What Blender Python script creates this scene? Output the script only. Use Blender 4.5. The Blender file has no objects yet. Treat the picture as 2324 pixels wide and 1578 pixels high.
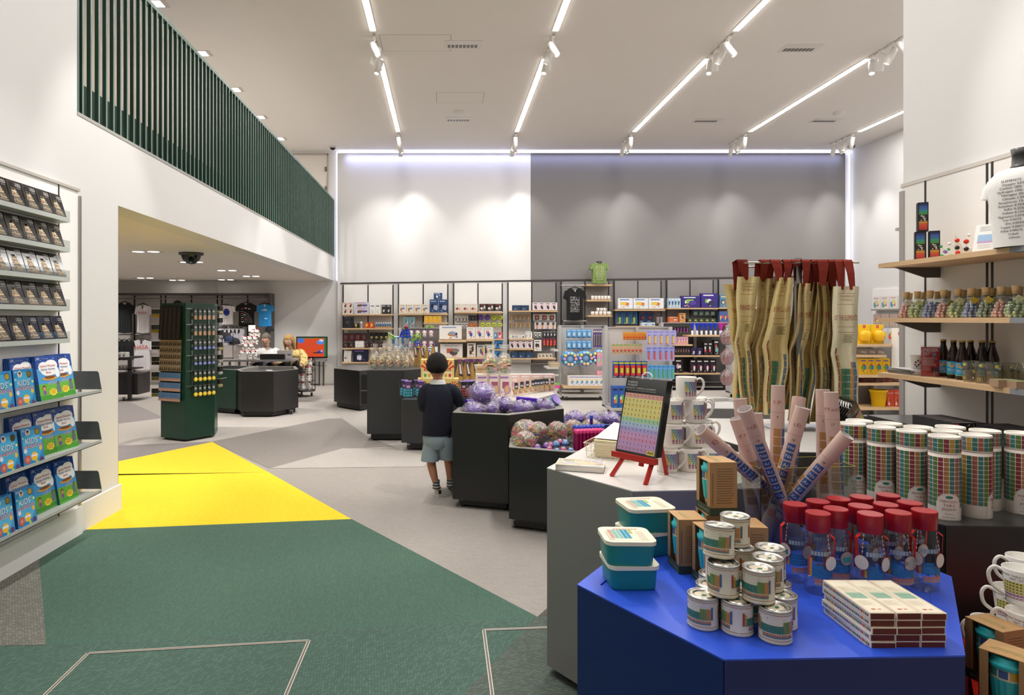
import bpy, math, random
from mathutils import Vector, Matrix
random.seed(7)
SC = bpy.context.scene
COL = SC.collection
PI = math.pi
# ---------------------------------------------------------------- camera, light, exposure
F, H, CX, CY = 1500.0, 1.5, 1010.0, 725.0      # focal length in px, eye height, principal point (2324x1578 frame)
cd = bpy.data.cameras.new('camera'); cam = bpy.data.objects.new('camera', cd); COL.objects.link(cam)
cam.location = (0, 0, H); cam.rotation_euler = (PI/2, 0, 0)
cd.sensor_fit = 'HORIZONTAL'; cd.sensor_width = 36; cd.lens = 36*F/2324
cd.shift_x = (1162-CX)/2324; cd.shift_y = -(789-CY)/2324; cd.clip_start = .05; cd.clip_end = 60
SC.camera = cam
w = bpy.data.worlds.new('world'); SC.world = w; w.use_nodes = True
w.node_tree.nodes['Background'].inputs[0].default_value = (.9, .95, 1, 1)
w.node_tree.nodes['Background'].inputs[1].default_value = .25
vs = SC.view_settings; vs.view_transform = 'Standard'; vs.look = 'None'; vs.exposure = 0.42; vs.gamma = 1; vs.use_curve_mapping = False
SC.cycles.use_denoising = True; SC.cycles.max_bounces = 6; SC.cycles.diffuse_bounces = 4; SC.cycles.glossy_bounces = 3
SC.cycles.transmission_bounces = 5; SC.cycles.transparent_max_bounces = 14; SC.cycles.sample_clamp_indirect = 4
SC.cycles.caustics_reflective = False; SC.cycles.caustics_refractive = False; SC.cycles.adaptive_threshold = .03
ZC, YB, XL, XR = 5.435, 15.42, -2.573, 9.47
LX = [-.98, 1.5, 3.95, 6.37, 8.65]             # the five ceiling light lines
LY = [(.2, 4.1), (5.1, 8.98), (9.95, 13.8)]
STRIP_W, SPOT_W, COVE_W, MEZZ_W = 44, 150, 15, 95
def area(name, loc, sx, sy, watt, col=(1, .98, .96), rot=(0, 0, 0), spread=PI):
    l = bpy.data.lights.new(name, 'AREA'); l.shape = 'RECTANGLE'; l.size = sx; l.size_y = sy; l.energy = watt; l.color = col; l.spread = spread
    o = bpy.data.objects.new(name, l); o.location = loc; o.rotation_euler = rot; COL.objects.link(o); return o
def spot(name, loc, tgt, watt, ang=38, blend=.6, r=.03, col=(1, .97, .93)):
    l = bpy.data.lights.new(name, 'SPOT'); l.energy = watt; l.spot_size = math.radians(ang); l.spot_blend = blend; l.shadow_soft_size = r; l.color = col
    o = bpy.data.objects.new(name, l); o.location = loc
    o.rotation_euler = (Vector(tgt)-Vector(loc)).to_track_quat('-Z', 'Y').to_euler(); COL.objects.link(o); return o
for x in LX:
    for y0, y1 in LY:
        if x > 3 and y1 < 4.47: continue
        area('strip_light', (x, (y0+y1)/2, ZC-.03), .07, y1-y0, STRIP_W*(y1-y0)/3.85)
# ---------------------------------------------------------------- projection helpers (pixel + real depth -> metres)
def X(px, Y): return (px-CX)*Y/F
def Zh(py, Y): return H-(py-CY)*Y/F
def P(px, py, Y): return Vector((X(px, Y), Y, Zh(py, Y)))
def G(px, py, h=0.0):
    Y = F*(H-h)/(py-CY); return Vector((X(px, Y), Y, h))
# ---------------------------------------------------------------- materials: base colour comes from each mesh's own colours
def lin(c):
    if not isinstance(c, str): return tuple(c)+(1,)
    c = c.lstrip('#'); r = []
    for i in (0, 2, 4):
        v = int(c[i:i+2], 16)/255; r.append(v/12.92 if v <= .04045 else ((v+.055)/1.055)**2.4)
    return (*r, 1)
MATS = {}
def mat(kind):
    if kind in MATS: return MATS[kind]
    m = bpy.data.materials.new(kind); m.use_nodes = True; nt = m.node_tree; b = nt.nodes['Principled BSDF']; N = nt.nodes.new; L = nt.links.new
    a = N('ShaderNodeAttribute'); a.attribute_name = 'Col'; out = a.outputs['Color']
    def rough(v): b.inputs['Roughness'].default_value = v
    def noise(scale, amt, bump=0):
        nonlocal out
        tc = N('ShaderNodeTexCoord'); n = N('ShaderNodeTexNoise'); n.inputs['Scale'].default_value = scale; L(tc.outputs['Object'], n.inputs['Vector'])
        r = N('ShaderNodeMapRange'); r.inputs['To Min'].default_value = 1-amt; r.inputs['To Max'].default_value = 1+amt; L(n.outputs[0], r.inputs['Value'])
        mx = N('ShaderNodeVectorMath'); mx.operation = 'SCALE'; L(out, mx.inputs[0]); L(r.outputs[0], mx.inputs['Scale']); out = mx.outputs[0]
        if bump:
            bp = N('ShaderNodeBump'); bp.inputs['Strength'].default_value = bump; bp.inputs['Distance'].default_value = .004; L(n.outputs[0], bp.inputs['Height']); L(bp.outputs[0], b.inputs['Normal'])
    if kind == 'paint': rough(.85); noise(2.5, .012)
    elif kind == 'card': rough(.55); b.inputs['Specular IOR Level'].default_value = .35
    elif kind == 'cloth': rough(.95); noise(180, .08, .25)
    elif kind == 'fur': rough(1); noise(60, .22, .8)
    elif kind == 'skin': rough(.5); noise(30, .04)
    elif kind == 'satin': rough(.38); noise(6, .02)
    elif kind == 'laminate': rough(.32); noise(4, .02)
    elif kind == 'gloss': rough(.12)
    elif kind == 'metal': rough(.3); b.inputs['Metallic'].default_value = 1
    elif kind == 'wood':
        rough(.5); tc = N('ShaderNodeTexCoord'); mp = N('ShaderNodeMapping'); mp.inputs['Scale'].default_value = (1.2, 1.2, 60)
        n = N('ShaderNodeTexNoise'); n.inputs['Scale'].default_value = 6; n.inputs['Detail'].default_value = 5
        L(tc.outputs['Object'], mp.inputs[0]); L(mp.outputs[0], n.inputs['Vector'])
        r = N('ShaderNodeMapRange'); r.inputs['To Min'].default_value = .72; r.inputs['To Max'].default_value = 1.22; L(n.outputs[0], r.inputs['Value'])
        mx = N('ShaderNodeVectorMath'); mx.operation = 'SCALE'; L(out, mx.inputs[0]); L(r.outputs[0], mx.inputs['Scale']); out = mx.outputs[0]
    elif kind == 'glass':
        rough(.03); b.inputs['Transmission Weight'].default_value = 1; b.inputs['IOR'].default_value = 1.25
    elif kind in ('clear', 'film'):
        tr = N('ShaderNodeBsdfTransparent'); L(out, tr.inputs[0]); gl = N('ShaderNodeBsdfGlossy'); gl.inputs['Roughness'].default_value = .06 if kind == 'clear' else .3
        if kind == 'film':
            df = N('ShaderNodeBsdfDiffuse'); L(out, df.inputs[0]); m0 = N('ShaderNodeMixShader'); m0.inputs[0].default_value = .07; L(tr.outputs[0], m0.inputs[1]); L(df.outputs[0], m0.inputs[2])
        mx = N('ShaderNodeMixShader'); fr = N('ShaderNodeLayerWeight'); fr.inputs[0].default_value = .16 if kind == 'clear' else .45
        r = N('ShaderNodeMapRange'); r.inputs['To Min'].default_value = .04 if kind == 'clear' else .1; r.inputs['To Max'].default_value = .45 if kind == 'clear' else .35
        L(fr.outputs['Facing'], r.inputs['Value']); L(r.outputs[0], mx.inputs[0]); L((m0 if kind == 'film' else tr).outputs[0], mx.inputs[1]); L(gl.outputs[0], mx.inputs[2])
        if kind == 'film':
            tc = N('ShaderNodeTexCoord'); n = N('ShaderNodeTexNoise'); n.inputs['Scale'].default_value = 30; L(tc.outputs['Object'], n.inputs['Vector'])
            bp = N('ShaderNodeBump'); bp.inputs['Strength'].default_value = .9; bp.inputs['Distance'].default_value = .02; L(n.outputs[0], bp.inputs['Height']); L(bp.outputs[0], gl.inputs['Normal']); L(bp.outputs[0], fr.inputs['Normal'])
        L(mx.outputs[0], nt.nodes['Material Output'].inputs[0])
    elif kind.startswith('emit'):
        e = N('ShaderNodeEmission'); e.inputs[1].default_value = float(kind[4:] or 1); L(out, e.inputs[0]); L(e.outputs[0], nt.nodes['Material Output'].inputs[0])
    elif kind.startswith('carpet'):
        _, ang, amt, tint = kind.split('_'); rough(.95)
        tc = N('ShaderNodeTexCoord'); mp = N('ShaderNodeMapping'); mp.inputs['Rotation'].default_value = (0, 0, math.radians(float(ang)))
        br = N('ShaderNodeTexBrick'); br.inputs['Scale'].default_value = 1; br.inputs['Brick Width'].default_value = .019; br.inputs['Row Height'].default_value = .0085
        br.inputs['Mortar Size'].default_value = .0018; br.inputs['Mortar Smooth'].default_value = .4; br.inputs['Bias'].default_value = -.35
        br.inputs['Color1'].default_value = (1, 1, 1, 1); k = 1+float(amt)*3.2; br.inputs['Color2'].default_value = (k, k, k*.97, 1)
        d = 1-float(amt)*1.3; br.inputs['Mortar'].default_value = (d, d, d, 1)
        L(tc.outputs['Object'], mp.inputs[0]); L(mp.outputs[0], br.inputs['Vector'])
        n = N('ShaderNodeTexNoise'); n.inputs['Scale'].default_value = 9; n.inputs['Detail'].default_value = 6; mp2 = N('ShaderNodeMapping'); mp2.inputs['Scale'].default_value = (1, 9, 1)
        L(mp.outputs[0], mp2.inputs[0]); L(mp2.outputs[0], n.inputs['Vector'])
        r = N('ShaderNodeMapRange'); r.inputs['To Min'].default_value = .86; r.inputs['To Max'].default_value = 1.14; L(n.outputs[0], r.inputs['Value'])
        m1 = N('ShaderNodeVectorMath'); m1.operation = 'MULTIPLY'; L(out, m1.inputs[0]); L(br.outputs[0], m1.inputs[1])
        m2 = N('ShaderNodeVectorMath'); m2.operation = 'SCALE'; L(m1.outputs[0], m2.inputs[0]); L(r.outputs[0], m2.inputs['Scale']); out = m2.outputs[0]
        bp = N('ShaderNodeBump'); bp.inputs['Strength'].default_value = .4; bp.inputs['Distance'].default_value = .003; L(br.outputs['Fac'], bp.inputs['Height']); bp.invert = True; L(bp.outputs[0], b.inputs['Normal'])
    L(out, b.inputs['Base Color']); MATS[kind] = m; return m
# ---------------------------------------------------------------- mesh builder
TXT = {}
def sm(pts, n=4):                                                     # smooth path through points (Catmull-Rom)
    P_ = [Vector(p) for p in pts]; P_ = [P_[0]*2-P_[1]]+P_+[P_[-1]*2-P_[-2]]; out = []
    for i in range(1, len(P_)-2):
        a, b, c, d = P_[i-1:i+3]
        for k in range(n): t = k/n; out.append(.5*((2*b)+(c-a)*t+(2*a-5*b+4*c-d)*t*t+(3*b-a-3*c+d)*t*t*t))
    return out+[P_[-2]]
def text_mesh(s):
    if s in TXT: return TXT[s]
    c = bpy.data.curves.new('t', 'FONT'); c.body = s; c.size = 1; c.resolution_u = 2; c.align_x = 'CENTER'
    o = bpy.data.objects.new('t', c); COL.objects.link(o); m = o.to_mesh()
    V = [(v.co.x, v.co.y) for v in m.vertices]; Fs = [tuple(p.vertices) for p in m.polygons]
    o.to_mesh_clear(); bpy.data.objects.remove(o); bpy.data.curves.remove(c); TXT[s] = (V, Fs); return TXT[s]
class MB:
    def __init__(s): s.v = []; s.f = []; s.c = []; s.m = []; s.s = []; s.T = None
    def add(s, V, Fs, col, m='card', smooth=False):
        n = len(s.v); T = s.T
        s.v += [tuple(T @ Vector(p)) if T else tuple(p) for p in V]; s.f += [tuple(i+n for i in f) for f in Fs]
        k = len(Fs); cc = lin(col); s.c += [cc]*k; s.m += [m]*k; s.s += [smooth]*k; return s
    def box(s, x0, x1, y0, y1, z0, z1, col, m='card'):
        V = [(x0, y0, z0), (x1, y0, z0), (x1, y1, z0), (x0, y1, z0), (x0, y0, z1), (x1, y0, z1), (x1, y1, z1), (x0, y1, z1)]
        return s.add(V, [(0, 3, 2, 1), (4, 5, 6, 7), (0, 1, 5, 4), (1, 2, 6, 5), (2, 3, 7, 6), (3, 0, 4, 7)], col, m)
    def bbox(s, x0, x1, y0, y1, z0, z1, col, m='card', r=.01, n=3):   # box with rounded vertical edges
        pts = []
        for cx, cy, a0 in ((x1-r, y0+r, -90), (x1-r, y1-r, 0), (x0+r, y1-r, 90), (x0+r, y0+r, 180)):
            for i in range(n+1):
                a = math.radians(a0+90*i/n); pts.append((cx+r*math.cos(a), cy+r*math.sin(a)))
        return s.prism(pts, z0, z1, col, m)
    def prism(s, pts, z0, z1, col, m='card', cap=True):
        n = len(pts); V = [(x, y, z0) for x, y in pts]+[(x, y, z1) for x, y in pts]
        Fs = [(i, (i+1) % n, n+(i+1) % n, n+i) for i in range(n)]
        if cap: Fs += [tuple(range(n-1, -1, -1)), tuple(range(n, 2*n))]
        return s.add(V, Fs, col, m)
    def quad(s, a, b, c, d, col, m='card'): return s.add([a, b, c, d], [(0, 1, 2, 3)], col, m)
    def lathe(s, prof, col, m='card', n=16, c=(0, 0, 0), smooth=True, cap=True):
        V = []; Fs = []; k = len(prof)
        for i in range(n):
            a = 2*PI*i/n; ca, sa = math.cos(a), math.sin(a)
            V += [(c[0]+r*ca, c[1]+r*sa, c[2]+z) for r, z in prof]
        for i in range(n):
            j = (i+1) % n
            Fs += [(i*k+q, j*k+q, j*k+q+1, i*k+q+1) for q in range(k-1)]
        s.add(V, Fs, col, m, smooth)
        if cap:
            if prof[0][0] > 1e-5: s.add([V[i*k] for i in range(n)], [tuple(range(n-1, -1, -1))], col, m)
            if prof[-1][0] > 1e-5: s.add([V[i*k+k-1] for i in range(n)], [tuple(range(n))], col, m)
        return s
    def cyl(s, c, r, z0, z1, col, m='card', n=12): return s.lathe([(r, z0), (r, z1)], col, m, n, (c[0], c[1], 0))
    def tube(s, pts, r, col, m='metal', n=6, ends=True):
        pts = [Vector(p) for p in pts]; V = []; Fs = []; up = Vector((0, 0, 1)); k = len(pts)
        for i, p in enumerate(pts):
            d = (pts[min(i+1, k-1)]-pts[max(i-1, 0)]).normalized()
            if i == 0:
                u = d.cross(up)
                if u.length < 1e-3: u = d.cross(Vector((0, 1, 0)))
            else: u = u-d*u.dot(d)
            u.normalize(); w_ = u.cross(d); rr = r[i] if isinstance(r, (list, tuple)) else r
            V += [p+u*rr*math.cos(2*PI*j/n)+w_*rr*math.sin(2*PI*j/n) for j in range(n)]
        for i in range(k-1): Fs += [(i*n+j, i*n+(j+1) % n, (i+1)*n+(j+1) % n, (i+1)*n+j) for j in range(n)]
        s.add(V, Fs, col, m, n > 5)
        if ends: s.add(V[:n], [tuple(range(n-1, -1, -1))], col, m); s.add(V[-n:], [tuple(range(n))], col, m)
        return s
    def ball(s, c, r, col, m='satin', n=10, k=6, sx=1, sy=1, sz=1, jit=0):
        c = Vector(c); V = [c+Vector((0, 0, -r*sz))]; Fs = []
        for i in range(1, k):
            a = -PI/2+PI*i/k
            V += [c+Vector((r*sx*math.cos(a)*math.cos(2*PI*j/n), r*sy*math.cos(a)*math.sin(2*PI*j/n), r*sz*math.sin(a))) for j in range(n)]
        V.append(c+Vector((0, 0, r*sz)))
        Fs += [(0, 1+(j+1) % n, 1+j) for j in range(n)]
        for i in range(k-2): Fs += [(1+i*n+j, 1+i*n+(j+1) % n, 1+(i+1)*n+(j+1) % n, 1+(i+1)*n+j) for j in range(n)]
        if jit:
            rj = random.Random(len(s.v)+17); V = [c+(v-c)*(1+rj.uniform(-jit, jit)) for v in V]
        t = len(V)-1; Fs += [(1+(k-2)*n+j, 1+(k-2)*n+(j+1) % n, t) for j in range(n)]
        return s.add(V, Fs, col, m, True)
    def loft(s, rings, col, m='cloth', n=20, cap=True):
        V = []
        for c, rx, ry in rings: V += [(c[0]+rx*math.cos(2*PI*j/n), c[1]+ry*math.sin(2*PI*j/n), c[2]+(c[3]*math.cos(2*PI*j/n) if len(c) > 3 else 0)) for j in range(n)]
        Fs = [(i*n+j, i*n+(j+1) % n, (i+1)*n+(j+1) % n, (i+1)*n+j) for i in range(len(rings)-1) for j in range(n)]
        s.add(V, Fs, col, m, True)
        if cap: s.add(V[:n], [tuple(range(n-1, -1, -1))], col, m); s.add(V[-n:], [tuple(range(n))], col, m)
        return s
    def rect(s, fn, u0, v0, u1, v1, col, m='card', nu=1, nv=1):        # flat print through a surface map fn(u, v)
        V = [fn(u0+(u1-u0)*i/nu, v0+(v1-v0)*j/nv) for j in range(nv+1) for i in range(nu+1)]
        return s.add(V, [(j*(nu+1)+i, j*(nu+1)+i+1, (j+1)*(nu+1)+i+1, (j+1)*(nu+1)+i) for j in range(nv) for i in range(nu)], col, m)
    def text(s, fn, t, u, v, size, col, m='card'):
        V, Fs = text_mesh(t); return s.add([fn(u+x*size, v+y*size) for x, y in V], Fs, col, m)
    def oval(s, fn, u, v, ru, rv, col, m='card', n=12, top=False):        # ellipse (or its upper half) as strips that follow a curved surface
        for i in range(n):
            a, b = -ru+2*ru*i/n, -ru+2*ru*(i+1)/n; ha, hb = (rv*math.sqrt(max(0, 1-(x/ru)**2)) for x in (a, b)); l = 0 if top else 1
            s.add([fn(u+a, v-ha*l), fn(u+b, v-hb*l), fn(u+b, v+hb), fn(u+a, v+ha)], [(0, 1, 2, 3)], col, m)
        return s
    def disc(s, fn, u, v, ru, rv, col, m='card', n=12, a0=0, a1=2*PI):
        V = [fn(u, v)]+[fn(u+ru*math.cos(a0+(a1-a0)*i/n), v+rv*math.sin(a0+(a1-a0)*i/n)) for i in range(n+1)]
        return s.add(V, [(0, i, i+1) for i in range(1, n+1)], col, m)
    def mesh(s, name):
        me = bpy.data.meshes.new(name); me.from_pydata(s.v, [], s.f)
        mats = []; idx = []
        for k in s.m:
            if k not in mats: mats.append(k)
            idx.append(mats.index(k))
        for k in mats: me.materials.append(mat(k))
        me.polygons.foreach_set('material_index', idx); me.polygons.foreach_set('use_smooth', s.s)
        at = me.color_attributes.new('Col', 'FLOAT_COLOR', 'CORNER'); buf = []
        for f, c in zip(s.f, s.c): buf += list(c)*len(f)
        at.data.foreach_set('color', buf); me.update(); return me
    def build(s, name, parent=None, loc=(0, 0, 0), rot=(0, 0, 0), **kw):
        o = bpy.data.objects.new(name, s.mesh(name)); COL.objects.link(o); o.location = loc; o.rotation_euler = rot
        if parent: o.parent = parent
        return tag(o, **kw)
def short(s):
    for a, b in ((' from the left', ' from left'), (' from the right', ' from right'), (' from the back', ' from back'), ('in the ', 'in '), ('on the ', 'on '), ('of the ', 'of '), (' with a ', ' with '), ('behind the ', 'behind '), ('at the ', 'at ')):
        if len(s.split()) <= 16: break
        s = s.replace(a, b)
    if len(s.split()) > 16: s = s.replace(' wall bay', ' bay').replace(', clear', ' clear')
    if len(s.split()) > 16: print('LONG', len(s.split()), s)
    return s
def tag(o, label=None, cat=None, group=None, kind=None):
    if label: o['label'] = short(label)
    if cat: o['category'] = cat
    if group: o['group'] = group
    if kind: o['kind'] = kind
    return o
def thing(name, label, cat, loc=(0, 0, 0), rz=0, group=None, rot=None):
    o = bpy.data.objects.new(name, None); COL.objects.link(o); o.location = loc; o.rotation_euler = rot or (0, 0, rz); o.empty_display_size = .05
    return tag(o, label, cat, group)
def dup(r, loc=None, rot=None, label=None, group=None, scale=None):
    c = r.copy(); COL.objects.link(c)
    if loc is not None: c.location = loc
    if rot is not None: c.rotation_euler = rot if isinstance(rot, (tuple, list)) else (0, 0, rot)
    if label: c['label'] = short(label)
    if group: c['group'] = group
    if scale: c.scale = scale
    for ch in r.children:
        d = ch.copy(); COL.objects.link(d); d.parent = c
        for g in ch.children:
            e = g.copy(); COL.objects.link(e); e.parent = d
    return c
NTH = ['first', 'second', 'third', 'fourth', 'fifth', 'sixth', 'seventh', 'eighth', 'ninth', 'tenth', 'eleventh', 'twelfth']
def nth(i, n, side='from the left'):
    if n == 1: return ''
    if n > 12 and i >= 12: return 'last' if i == n-1 else f'{NTH[n-1-i] if n-1-i < 12 else "mid"} from the right'
    return f'{NTH[i]} {side}'
def row(mk, places, desc, where, cat, group, name=None, side='from the left'):
    """mk() builds one thing at the origin facing -Y; places = [(loc, rz or euler)]; every copy gets a label of its own"""
    out = []; n = len(places); r0 = None
    for i, (loc, rot) in enumerate(places):
        lab = f'{desc}{", "+nth(i, n, side) if n > 1 else ""}, {where}' if n > 1 else f'{desc}, {where}'
        if r0 is None:
            r0 = mk(); r0.location = loc; r0.rotation_euler = rot if isinstance(rot, (tuple, list)) else (0, 0, rot); r = r0
        else: r = dup(r0, loc, rot)
        tag(r, lab, cat, group if n > 1 else None); out.append(r)
    return out
def struct(name, mb, parent=None, **kw): return mb.build(name, parent, kind='structure' if parent is None else None, **kw)
def flat(y): return lambda u, v: (u, y, v)                            # surface map: the front face of a box
def cylmap(r, a0=0):                                                  # surface map round a cylinder, u in metres from the -Y line
    return lambda u, v: (r*math.sin(u/r+a0), -r*math.cos(u/r+a0), v)
# ================================================================ THE SETTING
WH = '#e2e1e0'; GR = '#86827f'; DK = '#2b2826'; GM = '#77797a'
m = MB(); m.box(-11, 9.47, -3, YB, -.12, 0, '#a59e98', 'carpet_20_.06_a'); floor = struct('floor', m)
PZN = [0]
def patch(pts, col, ang, amt, z, world=()):
    PZN[0] += 1; z = .001+.0003*PZN[0]
    q = [G(*p)[:2] for p in pts]+list(world); mb = MB()
    a = sum(q[i][0]*q[(i+1) % len(q)][1]-q[(i+1) % len(q)][0]*q[i][1] for i in range(len(q)))
    if a < 0: q = q[::-1]
    mb.add([(x, y, z) for x, y in q], [tuple(range(len(q)))], col, f'carpet_{ang}_{amt}_a'); return mb.build('carpet_panel', floor)
patch([(271, 911), (300, 915), (363, 944), (365, 950), (271, 962), (120, 962), (120, 911)], '#8f8887', 60, .05, .002)
patch([(271, 962), (365, 950), (560, 925), (760, 905), (835, 915), (833, 948), (742, 951), (480, 1003), (271, 1012), (120, 1020), (120, 962)], '#b9b2ac', 100, .04, .002)
patch([(271, 1012), (380, 1007), (480, 1003), (271, 1046), (120, 1062), (120, 1020)], '#8b8484', 10, .05, .003)
patch([(480, 1003), (742, 951), (833, 948), (833, 990), (930, 1012), (779, 1018), (612, 1064)], '#918a85', 35, .06, .002)
patch([(612, 1064), (779, 1018), (912, 1023), (990, 1040), (960, 1060)], '#b5afa9', 80, .05, .002)
patch([(740, 925), (835, 890), (1060, 905), (1400, 900), (2000, 900), (2000, 1010), (1300, 1000), (912, 1023), (833, 990)], '#b3ada7', 120, .04, .0015)
patch([(100, 1079), (610, 1073), (798, 1179.5), (150, 1205.5)], '#f7d528', 80, .03, .003)
patch([(100, 1083), (482, 1004), (610, 1073), (100, 1079)], '#efcf2c', 10, .05, .003)
patch([(80, 1260), (150, 1205.5), (798, 1179.5), (1220, 1402), (740, 1432), (105, 1466)], '#4c6a5b', 82, .16, .003)
patch([(-400, 1478), (105, 1466), (740, 1432), (1220, 1402), (1052, 1578)], '#4e695d', 125, .26, .003, [(.1, 0), (-2.5, 0)])
patch([(1220, 1402), (1400, 1402)], '#5a655c', 170, .3, .003, [(1.4, 1.6), (.1, 0), tuple(G(1052, 1578)[:2])])
patch([(1220, 1402), (1400, 1402), (1400, 1240)], '#5d5651', 60, .25, .003)
patch([(88, 1262), (105, 1466), (-400, 1478), (-400, 1400)], '#78776f', 15, .3, .003)
def inlay(pts):
    mb = MB()
    for a, b in zip(pts, pts[1:]):
        a = G(*a); b = G(*b); d = (b-a).normalized(); n = Vector((-d.y, d.x, 0))
        for o_, w_, c_ in ((-.006, .004, '#d9cfc4'), (0, .004, '#7b6c60'), (.006, .004, '#d9cfc4')):
            q = [a+n*(o_-w_/2), b+n*(o_-w_/2), b+n*(o_+w_/2), a+n*(o_+w_/2)]
            mb.prism([(v.x, v.y) for v in q], .0058, .007, c_, 'satin')
    mb.build('inlay_strip', floor, label='thin pale metal strip let into the green carpet')
inlay([(200, 1486), (701, 1457), (650, 1578), (630, 1640)]); inlay([(200, 1486), (105, 1578), (60, 1625)])
inlay([(1098, 1433), (1300, 1425)]); inlay([(1098, 1433), (1117, 1578), (1123, 1640)])
m = MB(); m.box(-11, 9.47, -3, YB, ZC, ZC+.15, '#e2ddd8', 'paint'); ceiling = struct('ceiling', m)
# walls
m = MB(); m.box(-11, 9.47, YB, YB+.2, 0, ZC, WH, 'paint'); wb = struct('wall_back', m)
m = MB(); m.box(-2.50, 1.99, YB-.06, YB, 0, 5.365, WH, 'paint'); m.build('wall_panel', wb, label='white painted panel of the back wall')
m = MB(); m.box(1.994, 9.30, YB-.06, YB, 0, 5.365, '#827f7e', 'paint'); m.build('wall_panel', wb, label='grey painted panel of the back wall')
m = MB(); m.box(XR, XR+.2, 4.47, YB, 0, ZC, WH, 'paint'); struct('wall_right', m)
m = MB(); WL = '#d9d8d7'; m.box(XL-.25, XL, -3, 4.62, 0, ZC, WL, 'paint'); m.box(XL-.25, XL, 4.62, 5.20, 0, 2.943, WL, 'paint'); m.box(XL-.25, XL, 5.20, YB-.06, 2.395, 2.943, WL, 'paint')
wl = struct('wall_left', m)
m = MB(); m.box(XL-.25, XL-.002, 5.201, 5.21, 0, 2.394, '#8f8f94', 'satin'); m.build('corner_trim', wl, label='grey metal corner bead beside the opening')
m = MB(); m.box(XL, XL+.02, 4.63, 5.22, 0, .20, WH, 'paint'); struct('baseboard_left', m)
m = MB(); m.box(-11, XL-.25, 5.0, YB, 2.395, 2.943, '#e4ddd4', 'paint'); struct('mezzanine_slab', m)
m = MB(); m.box(-11, XL-.25, 4.9, 5.0, 0, 2.943, WH, 'paint'); m.box(-11, XL-.25, 4.4, 4.5, 2.943, ZC, '#cfc6ba', 'paint'); struct('wall_near_left', m)
m = MB(); m.box(-11.2, -11, 4.4, YB, 0, ZC, '#e8e2d8', 'paint'); m.box(-7.2, -7.0, 4.4, YB, 2.943, ZC, '#e8dfd2', 'paint'); struct('wall_far_left', m)
m = MB(); m.box(XL-.25, 9.47, -3.2, -3, 0, ZC, '#e8e4de', 'paint'); struct('wall_behind', m)
m = MB(); m.box(3.1, 9.67, -3, 4.47, 0, ZC, WH, 'paint'); m.box(4.95, 9.47, 4.47, 7.0, 0, ZC, WH, 'paint'); struct('wall_near_right', m)
m = MB(); m.box(-3.95, -2.72, YB-.012, YB-.002, 2.943, 5.33, '#e9e4dd', 'paint'); m.box(-2.75, -2.72, YB-.03, YB-.012, 2.943, 5.36, '#b9afa4', 'paint'); m.box(-3.95, -2.72, YB-.03, YB-.012, 5.33, 5.36, '#b9afa4', 'paint')
for z in (3.2, 4.5, 4.95): m.box(-2.80, -2.76, YB-.04, YB-.012, z, z+.1, '#8f8578', 'metal')
struct('door_1', m)
m = MB(); m.box(-11, -2.6, YB-.02, YB, 0, .46, '#f2efea', 'paint'); m.box(-2.5, 2.0, YB-.075, YB-.06, 0, .3, '#eeece9', 'paint'); m.box(2.0, 9.3, YB-.075, YB-.06, 0, .3, '#8b8987', 'paint'); struct('baseboard_back', m)
# cove light round the top of the back wall
m = MB(); m.box(-2.50, 9.45, YB-.06, YB-.02, 5.385, 5.40, '#d8dcff', 'emit3'); m.box(-2.53, -2.505, YB-.05, YB-.03, 2.4, 5.40, '#e0e4ff', 'emit2'); m.box(9.40, 9.42, YB-.05, YB-.03, 2.5, 5.40, '#dfe2ff', 'emit2'); struct('trim_1', m)
area('cove_light', (3.45, YB-.2, 5.40), 11.5, .05, COVE_W, (.5, .55, 1), (math.radians(28), 0, 0), math.radians(80))
# balustrade of green fins
b = thing('balustrade', 'tall dark green slatted balustrade along the upper floor edge', 'balustrade', (XL, 4.62, 2.943))
m = MB(); m.box(-.06, .004, 0, 10.74, -.012, .012, '#9a9892', 'satin'); m.build('bottom_rail', b, label='pale grey bottom rail')
m = MB(); m.box(-.05, 0, 0, 10.74, 1.31, 1.345, '#5c7469', 'satin'); m.box(-.05, 0, 0, .03, 0, 1.31, '#2a4a3c', 'satin'); m.box(-.05, 0, 10.71, 10.74, 0, 1.31, '#2a4a3c', 'satin'); m.build('top_rail', b, label='pale green top rail')
m = MB(); m.box(-.030, -.004, 0, .018, 0, 1.31, '#1d3a2e', 'satin'); m.box(-.004, 0, 0, .018, 0, 1.31, '#62786d', 'satin'); o = m.build('slat', b, (0, .07, .0))  # paler front edge: light on the green metal put into its colour
for i in range(1, 97): c = o.copy(); COL.objects.link(c); c.location = (0, .07+.11*i, 0); c.parent = b
m = MB(); m.box(XL-.40, XL-.36, 4.7, YB-.1, 2.943, 3.40, '#0f2b20', 'satin'); m.build('parapet', None, label='low dark green panel behind the slatted balustrade', cat='panel')
m = MB()
for a, z in ((0, .05), (0, .75)): m.box(0, 1.6, 0, 2.2, z, z+.05, '#232858', 'satin')
for x in (0, 1.55):
    for y in (0, 2.15): m.box(x, x+.05, y, y+.05, 0, .75, '#232858', 'satin')
m.box(0, .05, 0, 2.2, .8, 1.25, '#1f2558', 'cloth')
m.build('storage_bench', None, (-5.3, 5.2, 2.95), label='dark blue bench standing on the upper floor behind the slats', cat='bench')
m = MB(); m.box(0, .6, 0, 1.9, .72, .76, '#20201f', 'satin')
for x in (0, .56):
    for y in (0, 1.86): m.box(x, x+.04, y, y+.04, 0, .72, '#20201f', 'satin')
m.box(.1, .4, .2, .9, .76, 1.0, '#1b1b1c', 'satin'); m.box(.1, .4, 1.1, 1.7, .76, .95, '#242427', 'satin')
m.build('work_desk', None, (-4.6, 7.6, 2.95), label='black desk with dark boxes on the upper floor behind the slats', cat='desk')
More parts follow.
